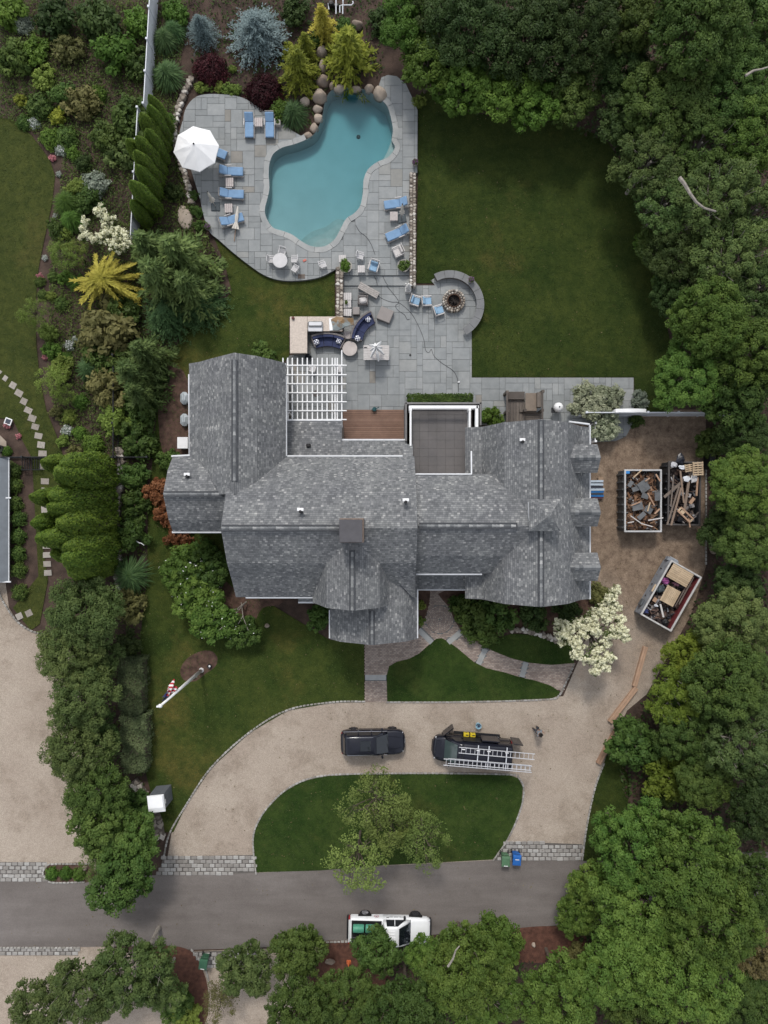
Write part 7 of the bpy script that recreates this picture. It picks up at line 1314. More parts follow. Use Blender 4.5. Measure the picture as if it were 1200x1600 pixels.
def debris(t, n, kinds, W, L, h, seed, label, name='rubble', layer=.0):
    "loose rubble too small to pick apart: one mesh of splinters and scraps"
    g = random.Random(seed); mb = MB()
    for i in range(n):
        q = g.random(); x, y = g.uniform(-W / 2 + .18, W / 2 - .18), g.uniform(-L / 2 + .18, L / 2 - .18); z = h * .55 + g.uniform(0, .38) * h + layer - .25 * abs(x) / W * h; rot = Matrix.Rotation(g.uniform(0, 6.3), 3, 'Z') @ Matrix.Rotation(g.uniform(-.5, .5), 3, 'X') @ Matrix.Rotation(g.uniform(-.4, .4), 3, 'Y')
        d = (g.uniform(.25, .8), g.uniform(.04, .12), .03) if q < .6 else (g.uniform(.15, .45), g.uniform(.12, .35), .03)
        mb.box((x, y, min(z, h + .05)), d, rot=rot, tone=g.random())
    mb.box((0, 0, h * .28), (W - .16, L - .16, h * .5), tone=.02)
    o = mb.build(name, kinds, None, t.location, (0, 0, t.rotation_euler.z), tone=True); o['kind'] = 'stuff'; return o
m_rub = face_mat('demolition_rubble', [(0, (.018, .016, .016)), (.3, (.09, .05, .032)), (.5, (.24, .125, .07)), (.66, (.13, .085, .06)), (.8, (.33, .20, .12)), (.9, (.11, .115, .125)), (1, (.42, .41, .40))], .9)
m_rub2 = face_mat('mixed_rubble', [(0, (.015, .015, .018)), (.4, (.06, .045, .04)), (.6, (.16, .10, .075)), (.75, (.05, .055, .07)), (.88, (.22, .17, .14)), (1, (.45, .45, .47))], .9)
def loose(t, name, label, cat, x, y, z, d, rz, mat, rx=0.0, ry=0.0, grp=None):
    p = t.location + Matrix.Rotation(t.rotation_euler.z, 3, 'Z') @ Vector((x, y, z)); o = MB().cbox((0, 0, 0), d, .008).build(name, mat, None, tuple(p), (rx, ry, t.rotation_euler.z + rz)); tag(o, label, cat, grp); return o
d1, c1 = dumpster('white rimmed dumpster full of brown demolition rubble, left of the pair', 1004.5, 782.5, 4.64, 2.78, 1.6, 0, (.085, .088, .09), (.42, .42, .42)); debris(d1, 900, m_rub, 2.78, 4.64, 1.55, 4, '')
m_scrap = M('grey_roof_scrap', (.115, .12, .125), .9, .2, 3, .5, 12); gD1 = 'scraps on the left dumpster load'
for i, (px, py, a_, b_, rz, l) in enumerate(((1006, 760, .8, .85, .6, 'largest grey roofing sheet with a torn hole in the left dumpster'), (993, 764, .55, .35, .3, 'grey roofing scrap left of the torn sheet'), (1008, 775, .55, .4, -.3, 'grey roofing scrap under the torn sheet'), (996, 791, .85, .6, .2, 'wide grey roofing scrap in the middle of the left dumpster'), (1013, 797, .6, .45, -.5, 'grey roofing scrap right of the middle in the left dumpster'), (985, 756, .5, .3, 1.0, 'dark roofing scrap in the upper left of the left dumpster'), (1027, 775, .45, .7, .1, 'dark roofing strip at the right wall of the left dumpster'), (1002, 806, .7, .35, .7, 'dark roofing scrap low in the left dumpster'))):
    p = P(px, py, 1.65) - d1.location; loose(d1, 'roofing_scrap', l, 'roofing scrap', p.x, p.y, 1.62 + i * .012, (a_, b_, .03), rz, m_scrap, .12 * (-1) ** i, .1, gD1)
p = P(1006, 759, 1.7) - d1.location; 
loose(d1, 'plastic_sheet', 'small blue plastic sheet in the top left corner of the left dumpster', 'plastic sheet', *(P(981, 738, 1.65) - d1.location).xy, 1.62, (.3, .2, .04), 0, M('blue_sheet', (.03, .2, .5), .5, .1, 3))
for i, (xa, ya, xb, yb, w_, mt, l) in enumerate(((1003, 734, 990, 746, .09, m_pal, 'pale plank in the upper left of the rubble load'), (1008, 752, 1015, 747, .1, m_lum, 'short plank near the top of the rubble load'), (1012, 770, 1022, 790, .1, m_lum, 'leaning brown plank at the right of the rubble load'), (985, 806, 1002, 818, .07, m_pale, 'long white trim strip low in the rubble load, left'), (1002, 818, 1019, 823, .07, m_pale, 'long white trim strip low in the rubble load, middle'), (1012, 813, 1036, 809, .09, m_pale, 'white trim board jutting over the right rim of the rubble load'), (1000, 784, 986, 790, .1, m_lum, 'brown plank at the left wall of the rubble load'), (990, 815, 980, 817, .07, m_pale, 'small white trim strip at the lower left of the rubble load'), (1024, 741, 1031, 752, .12, m_lum, 'brown plank in the upper right of the rubble load'), (1015, 785, 1011, 799, .1, m_pal, 'pale upright plank in the middle of the rubble load'), (1022, 803, 1030, 795, .12, m_lum, 'brown plank at the right wall of the rubble load'))):
    p, q = P(xa, ya, 1.7) - d1.location, P(xb, yb, 1.7) - d1.location; d = q - p; loose(d1, 'plank', l, 'plank', (p.x + q.x) / 2, (p.y + q.y) / 2, 1.7 + i * .01, (d.length, w_, .04), math.atan2(d.y, d.x), mt, 0, random.uniform(-.1, .1), 'planks in the left dumpster')
d2, c2 = dumpster('dark dumpster piled with long boards and a pallet, right of the pair', 1069, 771, 4.75, 2.45, 1.5, R_(-1), (.03, .032, .036), (.075, .068, .065)); debris(d2, 420, m_rub2, 2.45, 4.75, 1.3, 5, '')
for i, (xa, ya, xb, yb, w_, mt, l) in enumerate(((1085, 738, 1039, 777, .2, m_old, 'long grey board slanting out over the left rim'), (1062, 760, 1044, 820, .13, m_old, 'long brown board leaning to the lower left, outer one'), (1065, 762, 1050, 821, .15, m_old, 'long brown board leaning to the lower left, inner one'), (1064, 735, 1069, 786, .13, m_old, 'long narrow board standing in the middle of the board pile'), (1077, 752, 1069, 800, .19, m_old, 'long grey board right of the middle of the pile'), (1053, 742, 1048, 790, .1, m_old, 'dark thin board along the left wall of the pile'), (1090, 745, 1088, 775, .14, m_lum, 'rusty board along the right wall of the pile'), (1091, 800, 1084, 808, .1, m_old, 'short grey stick at the lower right of the pile'), (1084, 778, 1077, 787, .24, m_lum, 'short wide rusty board right of the pile'), (1075, 810, 1077, 824, .1, m_lum, 'short tan stick sticking out below the pile'))):
    p, q = P(xa, ya, 1.75) - d2.location, P(xb, yb, 1.75) - d2.location; d = q - p; M_ = Matrix.Rotation(-d2.rotation_euler.z, 3, 'Z'); mm = M_ @ ((p + q) / 2); loose(d2, 'plank', l, 'plank', mm.x, mm.y, 1.55 + i * .035, (d.length, w_, .06), math.atan2(d.y, d.x) - d2.rotation_euler.z, mt, 0, random.uniform(-.06, .06), 'boards in the right dumpster')
p, q = P(1060, 794, 1.9), P(1082, 815, 1.9); d = q - p; t = thing('crate_lid', 'open wooden box frame lying on the board pile', 'wooden frame', ((p.x + q.x) / 2, (p.y + q.y) / 2, 1.9), math.atan2(d.y, d.x))
for o_, s_ in (((0, .18, 0), (1.3, .12, .12)), ((0, -.18, 0), (1.3, .12, .12)), ((.6, 0, 0), (.1, .26, .12)), ((-.6, 0, 0), (.12, .26, .12)), ((-.3, 0, .0), (.3, .24, .06))): bx('frame_board', m_pal if s_[0] < 1 else m_lum, t, o_, s_, .01)
def pallet(label, px, py, z, rz, w_, d_, n_, mat, tight=False, tilt=0.0):
    c = P(px, py, z); t = thing('pallet', label, 'pallet', tuple(c), rz, 'wooden pallets in the dumpsters'); t.rotation_euler = (tilt, 0, rz)
    for i in range(n_): bx('slat', mat, t, (0, -d_ / 2 + (i + .5) * d_ / n_, .05), (w_, d_ / n_ * (.9 if tight else .58), .03), .006)
    for x in (-.45, 0, .45): bx('stringer', mat, t, (x * w_, 0, -.01), (.07, d_, .09), .006)
    return t
pallet('pale slatted pallet on top of the board pile, upper right', 1090.5, 732.5, 2.05, R_(3), .78, 1.05, 6, m_pal, False, .06); pallet('second pale pallet tucked left under the upper right pallet', 1078, 731, 1.85, R_(8), .75, .6, 4, m_pal)
for x, y, m_, a_, b_, l in ((1053, 726, M('pale_bag', (.42, .42, .44), .6, .1, 4), .35, .3, 'pale plastic bag at the top left of the board pile'), (1064, 718, M('black_bag', (.014, .015, .022), .35, .1, 4), .42, .5, 'black bin bag hanging over the top rim'), (1066, 730, m_vinyl, .36, .2, 'white cloth scrap right of the pale bag'), (1073, 748, m_vinyl, .34, .3, 'white crumpled sheet under the slanting board'), (1084, 747, m_lgrey, .3, .45, 'grey white crumpled strip right of the slanting board'), (1064, 812, m_rub2, .3, .3, 'pink grey rag at the bottom of the board pile')):
    c = P(x, y, 1.75); bm = bmesh.new(); bmesh.ops.create_icosphere(bm, subdivisions=2, radius=1); g = random.Random(x)
    for v in bm.verts: k_ = g.uniform(.45, 1.05); v.co = Vector((v.co.x * a_ * k_, v.co.y * b_ * k_, v.co.z * .14 * k_))
    me = bpy.data.meshes.new('bag'); bm.to_mesh(me); bm.free(); tag(link('bag', me, m_, None, tuple(c)), l, 'bag', 'bags and rags on the board pile')
c = P(1102, 720, .9); t = thing('steel_ladder_rack', 'narrow black steel frame standing at the dark corner of the yard', 'steel frame', (P(1102, 722, 0).x, P(1102, 722, 0).y, 0)); [bx('upright', m_dkmetal, t, (s * .12, 0, .6), (.06, 1.2, 1.2), .01) for s in (-1, 1)]; bx('top_plate', m_dkmetal, t, (0, 0, 1.22), (.34, 1.25, .05), .01)
rz3 = math.atan2(-(876 - 959), 1050 - 1003) - math.pi / 2
d3, c3 = dumpster('pale grey angled dumpster with stacked pallets and red inner wall', 1048.5, 931, 4.65, 2.62, 1.6, rz3, (.22, .235, .26), (.44, .43, .42)); debris(d3, 480, m_rub2, 2.62, 4.65, 1.25, 6, '')
bx('inner_red_wall', M('red_oxide', (.14, .025, .028), .7, .25, 3), d3, (1.23, 0, .85), (.06, 4.4, 1.4), .01)
bx('side_pocket', M('dumpster_dark', (.1, .11, .12), .7, .2, 3), d3, (-1.42, -1.45, .75), (.12, .5, .5), .01); bx('hook_frame', d3.children[0].material_slots[0].material, d3, (-1.0, 2.45, .9), (.9, .3, .5), .03); bx('hook_bar', m_steel, d3, (-1.0, 2.63, 1.1), (.7, .08, .08), .02)
pallet('worn pallet of close boards at the top end of the angled dumpster', 1062, 899, 1.72, rz3, 1.75, 1.15, 8, m_pal, True, .05); pallet('pale pallet of close boards in the middle of the angled dumpster', 1047, 931, 1.78, rz3 + math.pi / 2 + .02, 1.3, 1.15, 9, m_pal, True, .05)
for xa, ya, xb, yb, w_, mt, l in ((1033, 944, 1038, 965, .14, m_pale, 'pale board upright in the lower half of the angled dumpster'), (1085, 902, 1062, 945, .1, m_brownteak, 'dark strip along the red wall of the angled dumpster'), (1080, 905, 1056, 948, .08, m_brownteak, 'second dark strip along the red wall of the angled dumpster'), (1022, 936, 1027, 939, .34, m_lum, 'short tan board left of the middle pallet'), (1024, 913, 1018, 924, .12, m_pal, 'pale stick lying on the left rim of the angled dumpster')):
    p, q = P(xa, ya, 1.65), P(xb, yb, 1.65); d = q - p; z_ = 1.72 if 'rim' in l else 1.5; tag(MB().cbox((0, 0, 0), (max(d.length, .3), w_, .05), .008).build('plank', mt, None, ((p.x + q.x) / 2, (p.y + q.y) / 2, z_), (0, 0, math.atan2(d.y, d.x))), l, 'plank', 'boards in the angled dumpster')
for x, y, m_, a_, l in ((1039, 907, M('magenta_bag', (.30, .08, .24), .6, .2, 6), .4, 'magenta plastic bag above the middle pallet of the angled dumpster'), (1056, 912, M('pink_bag', (.32, .15, .2), .6, .2, 6), .3, 'pink plastic bag right above the middle pallet of the angled dumpster'), (1032, 920, m_plate, .48, 'dark grey sheet left of the middle pallet of the angled dumpster'), (1025, 946, m_vinyl, .18, 'white rag in the lower half of the angled dumpster'), (1009, 955, M('navy_bag', (.03, .04, .12), .5, .1, 4), .28, 'navy bag in the bottom left corner of the angled dumpster'), (1040, 972, m_black, .32, 'black bag in the bottom corner of the angled dumpster')):
    c = P(x, y, 1.3); bm = bmesh.new(); bmesh.ops.create_icosphere(bm, subdivisions=2, radius=1); g = random.Random(x)
    for v in bm.verts: k_ = g.uniform(.45, 1.08); v.co = Vector((v.co.x * a_ * k_, v.co.y * a_ * .8 * k_, v.co.z * .25 * k_))
    me = bpy.data.meshes.new('bag'); bm.to_mesh(me); bm.free(); tag(link('bag', me, m_, None, tuple(c)), l, 'bag', 'bags and rags in the angled dumpster')
# ------------------------------------------------------------------ vehicles
def rring(x, w, zb, zs, zt, cr=.12):
    return [(x, -w * .9, zb), (x, -w, zb + .18), (x, -w, zs), (x, -w * .96, zs + (zt - zs) * .7), (x, -w * .8, zt), (x, 0, zt + .03), (x, w * .8, zt), (x, w * .96, zs + (zt - zs) * .7), (x, w, zs), (x, w, zb + .18), (x, w * .9, zb)]
def cabin_loft(levels):
    "levels: (z, x0, x1, halfwidth, corner)"
    rings = []
    for z, x0, x1, w, c in levels: rings.append([(x0 + c, -w, z), (x1 - c, -w, z), (x1 - c * .3, -w + c * .3, z), (x1, -w + c, z), (x1, w - c, z), (x1 - c * .3, w - c * .3, z), (x1 - c, w, z), (x0 + c, w, z), (x0 + c * .3, w - c * .3, z), (x0, w - c, z), (x0, -w + c, z), (x0 + c * .3, -w + c * .3, z)])
    return rings
m_tyre = M('tyre_rubber', (.016, .016, .017), .85, .2, 6); m_rimb = M('dark_rim', (.06, .06, .065), .4, .1, 3, metal=.5); m_rims = M('silver_rim', (.4, .4, .42), .35, .1, 3, metal=.7)
def wheel(t, x, y, r, w, rim):
    wl = MB().lathe([(r * .55, -w / 2), (r * .93, -w / 2), (r, -w * .34), (r, w * .34), (r * .93, w / 2), (r * .55, w / 2)], n=24).build('wheel', m_tyre, t, (x, y, r), (R_(90), 0, 0)); s = 1 if y > 0 else -1
    mb = MB().lathe([(r * .6, 0), (r * .6, .03), (r * .18, .05), (.01, .05)], n=20)
    for k in range(5): a = k * 2 * math.pi / 5; mb.box((r * .36 * math.cos(a), r * .36 * math.sin(a), .05), (r * .46, .07, .04), a)
    mb.build('rim', rim, wl, (0, 0, -s * w / 2), (0 if s < 0 else math.pi, 0, 0))
def quadpane(name, mat, t, pts, th=.012):
    pts = [Vector(p) for p in pts]; nn = (pts[1] - pts[0]).cross(pts[2] - pts[0]).normalized(); c = sum(pts, Vector()) / len(pts); o = MB(); o.add([tuple(p + nn * th) for p in pts] + [tuple(p - nn * th) for p in pts], [tuple(range(len(pts))), tuple(range(2 * len(pts) - 1, len(pts) - 1, -1))] + [(i, len(pts) + i, len(pts) + (i + 1) % len(pts), (i + 1) % len(pts)) for i in range(len(pts))]); return o.build(name, mat, t)
m_carb = M('black_car_paint', (.012, .013, .02), .16, .1, 2, spec=.35, coat=.15); m_carg = M('tinted_glass', (.010, .013, .017), .06, .1, 2, spec=.8); m_chr = M('chrome', (.6, .6, .62), .15, .05, 2, metal=1.0); m_lamp = M('lamp_glass', (.55, .56, .58), .15, .05, 2, spec=.8); m_redl = M('tail_lamp_red', (.3, .012, .015), .25, .1, 2); m_wcar = M('white_car_paint', (.78, .79, .80), .3, .03, 2, spec=.5, coat=.5)
# black SUV, nose to +x
c = P(582, 1160, .8); suv = thing('black_suv', 'glossy black SUV parked on the gravel drive, nose to the right', 'car', (-.86, -17.72, .012), R_(1))
MB().loft([rring(-2.46, .62, .44, .62, .84), rring(-2.42, .78, .4, .68, .9), rring(-2.3, .9, .36, .78, 1.0), rring(-1.9, .96, .3, .85, 1.04), rring(-.8, .97, .26, .86, 1.05), rring(.6, .97, .26, .86, 1.05), rring(1.15, .96, .28, .86, 1.04), rring(1.7, .95, .3, .84, 1.0), rring(2.05, .91, .34, .78, .95), rring(2.25, .83, .36, .72, .88), rring(2.38, .7, .4, .66, .81), rring(2.45, .48, .44, .62, .74)]).build('body', m_carb, suv, smooth=True)
lv = cabin_loft([(1.0, -2.3, 1.2, .88, .12), (1.3, -2.22, .74, .84, .13), (1.62, -2.05, .22, .72, .16), (1.7, -1.85, .02, .62, .2)]); MB().loft(lv).build('cabin', m_carb, suv, smooth=True)
quadpane('windscreen', m_carg, suv, [(1.17, -.72, 1.06), (1.17, .72, 1.06), (.28, .62, 1.62), (.28, -.62, 1.62)]); quadpane('rear_window', m_carg, suv, [(-2.28, .68, 1.1), (-2.28, -.68, 1.1), (-2.1, -.58, 1.56), (-2.1, .58, 1.56)])
for s in (-1, 1):
    for x0, x1 in ((-.05, .75), (-1.05, -.12), (-2.0, -1.12)):
        p4 = [(x0, s * .885, 1.06), (x1, s * .885, 1.06), (x1 - (.35 if x1 > .5 else .0), s * .765, 1.56), (x0 + .04, s * .765, 1.56)]; quadpane('side_window', m_carg, suv, p4 if s > 0 else p4[::-1])
    MB().tube([(-1.95, s * .66, 1.73), (-1.7, s * .66, 1.78), (-.2, s * .66, 1.76), (.05, s * .66, 1.7)], .022, 6).build('roof_rail', m_chr, suv); MB().tube([(-2.25, s * .9, 1.035), (1.1, s * .9, 1.035)], .012, 5).build('chrome_strip', m_chr, suv)
    bx('mirror', m_carb, suv, (.72, s * 1.05, 1.12), (.16, .24, .15), .05, -s * .2); bx('headlight', m_lamp, suv, (2.27, s * .66, .79), (.1, .22, .08), .03, -s * .45); bx('tail_light', m_redl, suv, (-2.36, s * .76, .84), (.08, .14, .16), .03); bx('door_handle', m_chr, suv, (-.1, s * .975, .93), (.16, .03, .03), .01); bx('door_handle', m_chr, suv, (-1.1, s * .975, .93), (.16, .03, .03), .01)
    for x in (-1.5, 1.5): wheel(suv, x, s * .83, .37, .26, m_rimb)
    MB().tube([(1.15, s * .5, 1.075), (1.7, s * .46, 1.04), (2.2, s * .36, .95)], .012, 4).build('bonnet_crease', m_carb, suv)
bx('bumper', m_black, suv, (2.41, 0, .48), (.12, 1.0, .22), .06); bx('grille', m_black, suv, (2.435, 0, .68), (.06, .9, .2), .02); bx('rear_bumper', m_black, suv, (-2.43, 0, .5), (.12, 1.15, .24), .06); bx('sunroof', m_carg, suv, (-.55, 0, 1.722), (.8, .8, .016), .02); bx('number_plate', m_white, suv, (2.48, .0, .5), (.02, .4, .11), .004)
MB().tube([(1.2, -.55, 1.07), (1.1, 0, 1.13)], .014, 4).build('wiper', m_black, suv); MB().tube([(1.2, .1, 1.07), (1.1, .6, 1.13)], .014, 4).build('wiper', m_black, suv)
# black work van, nose to -x, north side doors open
van = thing('black_van', 'black work van with its doors open and two ladders on the roof', 'van', (6.75, -18.3, .012), R_(-4.5))
MB().loft([rring(-3.04, .42, .42, .6, .76), rring(-2.98, .62, .38, .66, .86), rring(-2.86, .8, .34, .74, .98), rring(-2.65, .92, .3, .85, 1.1), rring(-2.2, .99, .28, .92, 1.22), rring(-1.6, 1.0, .28, .95, 1.3), rring(0, 1.0, .28, .95, 1.3), rring(2.7, 1.0, .3, .95, 1.3), rring(2.95, .97, .34, .95, 1.28)]).build('body', m_carb, van, smooth=True)
MB().loft(cabin_loft([(1.2, -2.15, 2.95, .97, .1), (1.7, -1.72, 2.93, .93, .12), (2.15, -1.25, 2.9, .84, .14), (2.24, -1.02, 2.82, .74, .18)])).build('cabin', m_carb, van, smooth=True)
quadpane('windscreen', M('pale_teal_glass', (.045, .065, .066), .06, .1, 2, spec=.8), van, [(-2.13, .78, 1.28), (-2.13, -.78, 1.28), (-1.27, -.7, 2.14), (-1.27, .7, 2.14)], .018); bx('dashboard_papers', m_white, van, (-1.84, .3, 1.56), (.16, .3, .02), .005, rot=Matrix.Rotation(R_(-45), 3, 'Y'))
for s in (-1, 1):
    p4 = [(-1.75, s * .99, 1.25), (-.95, s * .99, 1.25), (-.95, s * .9, 1.85), (-1.4, s * .9, 1.85)]; quadpane('side_window', m_carg, van, p4[::-1] if s > 0 else p4)
    bx('headlight', m_lamp, van, (-2.8, s * .74, .93), (.1, .26, .12), .04, s * .5); bx('tail_light', m_redl, van, (2.95, s * .92, 1.1), (.06, .12, .4), .02)
    for x in (-2.0, 1.9): wheel(van, x, s * .88, .36, .24, m_rims)
bx('mirror', m_carb, van, (-1.75, -1.12, 1.35), (.14, .24, .24), .04); bx('front_bumper', m_black, van, (-3.0, 0, .45), (.14, .95, .24), .06); bx('bonnet_panel', m_carb, van, (-2.55, 0, 1.165), (.5, 1.3, .03), .02)
bx('open_front_door', m_carb, van, (-1.95, 1.42, .95), (.98, .07, 1.1), .03, R_(42)); bx('door_trim', m_black, van, (-1.9, 1.36, .8), (.8, .05, .6), .02, R_(42)); bx('sliding_door', m_carb, van, (1.25, 1.1, 1.2), (1.35, .09, 1.6), .03); bx('open_rear_door', m_carb, van, (3.32, 1.02, 1.15), (.75, .07, 1.65), .03, R_(-4)); bx('step_board', m_black, van, (.35, 1.12, .42), (3.6, .22, .06), .02)
bx('door_opening', m_black, van, (-.15, .975, 1.15), (1.3, .05, 1.5), .01); m_yel = M('yellow_case', (.55, .42, .02), .5, .1, 3)
for x, z, w_, l in ((-.5, .75, .42, 'yellow tool case in the open side door of the van, front'), (.0, .72, .4, 'yellow tool case in the open side door of the van, rear')):
    p = Matrix.Translation(van.location) @ Matrix.Rotation(van.rotation_euler.z, 4, 'Z') @ Vector((x, 1.12, z)); t = thing('tool_case', l, 'tool case', tuple(p), van.rotation_euler.z, 'yellow tool cases in the van'); bx('case', m_yel, t, (0, 0, 0), (w_, .3, .3), .03); bx('latch', m_black, t, (.05, 0, .155), (.2, .08, .02), .005); bx('handle', m_black, t, (0, .16, .05), (.16, .03, .05), .01)
for x in (-.85, .25, 1.05, 2.4):
    bx('rack_bar', m_vinyl if x > -.8 else m_dkmetal, van, (x, 0, 2.36), (.07, 1.75, .05), .01)
    for s in (-1, 1): bx('rack_foot', m_dkmetal, van, (x, s * .8, 2.26), (.08, .06, .2), .01)
    bx('rack_clamp', m_white, van, (x, .5, 2.42), (.26, .06, .07), .01)
m_alu = M('aluminium', (.62, .62, .64), .4, .08, 3, metal=.35)
def ladder(label, a, b, w_, z, n_, deep):
    p, q = P(*a, z), P(*b, z); d = q - p; c = (p + q) / 2; t = thing('ladder', label, 'ladder', tuple(c), math.atan2(d.y, d.x), 'aluminium ladders on the van roof'); L = d.length
    for s in (-1, 1): bx('rail', m_alu, t, (0, s * w_ / 2, 0), (L, .045, deep), .008)
    me = MB().tube([(0, -w_ / 2, 0), (0, w_ / 2, 0)], .02, 6).mesh('rung')
    for i in range(n_): link('rung', me, m_alu, t, (-L / 2 + (i + .6) * L / n_, 0, 0))
ladder('aluminium ladder along the middle of the van roof', (717, 1172), (835.5, 1182.5), .42, 2.46, 17, .08); ladder('wider aluminium extension ladder on the outer side of the van roof', (693, 1190.5), (831, 1202), .46, 2.46, 20, .12)
p, q = P(694, 1188.5, 2.58), P(831, 1200, 2.58)
ladder('top section of the wider extension ladder', (700, 1189), (830, 1200), .36, 2.6, 19, .06)
# white pickup, nose to +x
tr = thing('white_pickup', 'white pickup truck parked on the road edge under the trees', 'pickup truck', (.36, -32.1, .02), R_(-1))
MB().loft([rring(-3.0, .9, .5, .8, 1.02), rring(-2.9, .99, .42, .9, 1.12), rring(-.5, 1.0, .38, .92, 1.16), rring(-.45, 1.0, .38, .92, 1.16)]).build('bed', m_wcar, tr)
MB().loft([rring(-.45, 1.0, .38, .92, 1.16), rring(1.5, 1.0, .38, .92, 1.16), rring(2.3, .98, .4, .9, 1.14), rring(2.9, .93, .44, .82, 1.06), rring(3.12, .82, .5, .72, .96), rring(3.18, .68, .54, .66, .86)]).build('body', m_wcar, tr, smooth=True)
MB().box((-1.7, 0, 1.12), (2.3, 1.62, .14)).build('bed_liner', m_black, tr); bx('tailgate', m_wcar, tr, (-3.03, 0, .92), (.08, 1.75, .5), .02); bx('rear_bumper', m_black, tr, (-3.14, 0, .6), (.2, 1.8, .16), .03)
MB().loft(cabin_loft([(1.12, -.45, 1.72, .93, .1), (1.5, -.4, 1.2, .87, .12), (1.86, -.32, .72, .76, .16), (1.93, -.2, .52, .66, .2)])).build('cabin', m_wcar, tr, smooth=True)
quadpane('windscreen', m_carg, tr, [(1.66, -.76, 1.19), (1.66, .76, 1.19), (.78, .64, 1.85), (.78, -.64, 1.85)], .02); quadpane('rear_window', m_carg, tr, [(-.45, .6, 1.25), (-.45, -.6, 1.25), (-.36, -.55, 1.75), (-.36, .55, 1.75)], .02)
for s in (-1, 1):
    p4 = [(-.22, s * .935, 1.2), (1.28, s * .935, 1.2), (.68, s * .80, 1.8), (-.16, s * .80, 1.8)]; quadpane('side_window', m_carg, tr, p4[::-1] if s < 0 else p4, .02)
    bx('window_pillar', m_wcar, tr, (.45, s * .885, 1.48), (.06, .03, .6), .01, rot=Matrix.Rotation(s * R_(13), 3, 'X')); bx('mirror', m_black, tr, (1.2, s * 1.12, 1.28), (.16, .26, .22), .05); bx('headlight', m_lamp, tr, (3.06, s * .72, .88), (.16, .3, .16), .04, -s * .4); bx('tail_light', m_redl, tr, (-3.03, s * .94, .95), (.1, .14, .42), .02); bx('door_handle', m_black, tr, (-.1, s * 1.005, 1.0), (.18, .03, .04), .01)
    for x in (-1.85, 2.05): wheel(tr, x, s * .88, .42, .28, m_rims if x < 0 else m_rimb)
    bx('wheel_arch', m_black, tr, (-1.85, s * .985, .72), (1.05, .05, .3), .05); bx('wheel_arch', m_black, tr, (2.05, s * .985, .72), (1.05, .05, .3), .05)
bx('front_bumper', m_black, tr, (3.2, 0, .6), (.16, 1.6, .2), .05); bx('grille', m_black, tr, (3.19, 0, .8), (.05, .9, .2), .02)
for i in range(5): bx('roof_rib', m_wcar, tr, (.12, -.48 + i * .24, 1.945), (.75, .08, .02), .008)
em = MB().lathe([(.19, 0), (.19, .008), (.01, .008)], n=24).build('door_emblem', m_white, tr, (-.95, 1.006, .86), (R_(-90), 0, 0))
MB().lathe([(.175, 0), (.175, .006), (.145, .006), (.145, 0)], n=24, cap=False).build('emblem_ring', M('emblem_red', (.4, .06, .07), .5, .05, 2), em, (0, 0, .006)); bx('emblem_bar', M('emblem_navy', (.05, .06, .2), .5, .05, 2), em, (0, 0, .012), (.17, .05, .006), .002); bx('emblem_bar', M('emblem_red', (.4, .06, .07)), em, (0, -.06, .012), (.1, .04, .006), .002)
for i in range(14): bx('door_print', M('print_grey', (.22, .23, .25), .6, .05, 2), tr, (.0 + i * .085, 1.008, .93), (.06, .008, .07), .002) if i % 5 != 4 else None
for i in range(9): bx('door_print', M('print_grey', (.22, .23, .25)), tr, (.1 + i * .1, 1.008, .82), (.06, .008, .035), .002)
m_gtub = M('green_tank', (.07, .27, .18), .45, .1, 3)
for i, x in enumerate((-2.3, -1.35)):
    p = Matrix.Translation(tr.location) @ Matrix.Rotation(tr.rotation_euler.z, 4, 'Z') @ Vector((x, .42, 1.2)); t = thing('green_barrel', ('rear', 'front')[i] + ' green plastic barrel in the bed of the white pickup', 'barrel', tuple(p), tr.rotation_euler.z, 'green barrels in the pickup bed'); MB().lathe([(.01, -.42), (.27, -.42), (.3, -.36), (.3, .36), (.27, .42), (.01, .42)], n=20).build('shell', m_gtub, t, (0, 0, .3), (0, R_(90), 0), smooth=True); MB().lathe([(.305, -.03), (.315, 0), (.305, .03)], n=20, cap=False).build('hoop', m_gtub, t, (0, 0, .3), (0, R_(90), 0))
p = Matrix.Translation(tr.location) @ Matrix.Rotation(tr.rotation_euler.z, 4, 'Z') @ Vector((-2.5, -.4, 1.2)); t = thing('spray_pump', 'black pump unit in the rear corner of the pickup bed', 'pump', tuple(p), tr.rotation_euler.z); bx('engine', m_black, t, (0, 0, .25), (.6, .5, .5), .05); MB().lathe([(.2, 0), (.2, .25), (.02, .25)], (.5, 0, .02), 14).build('hose_reel', m_dkmetal, t)
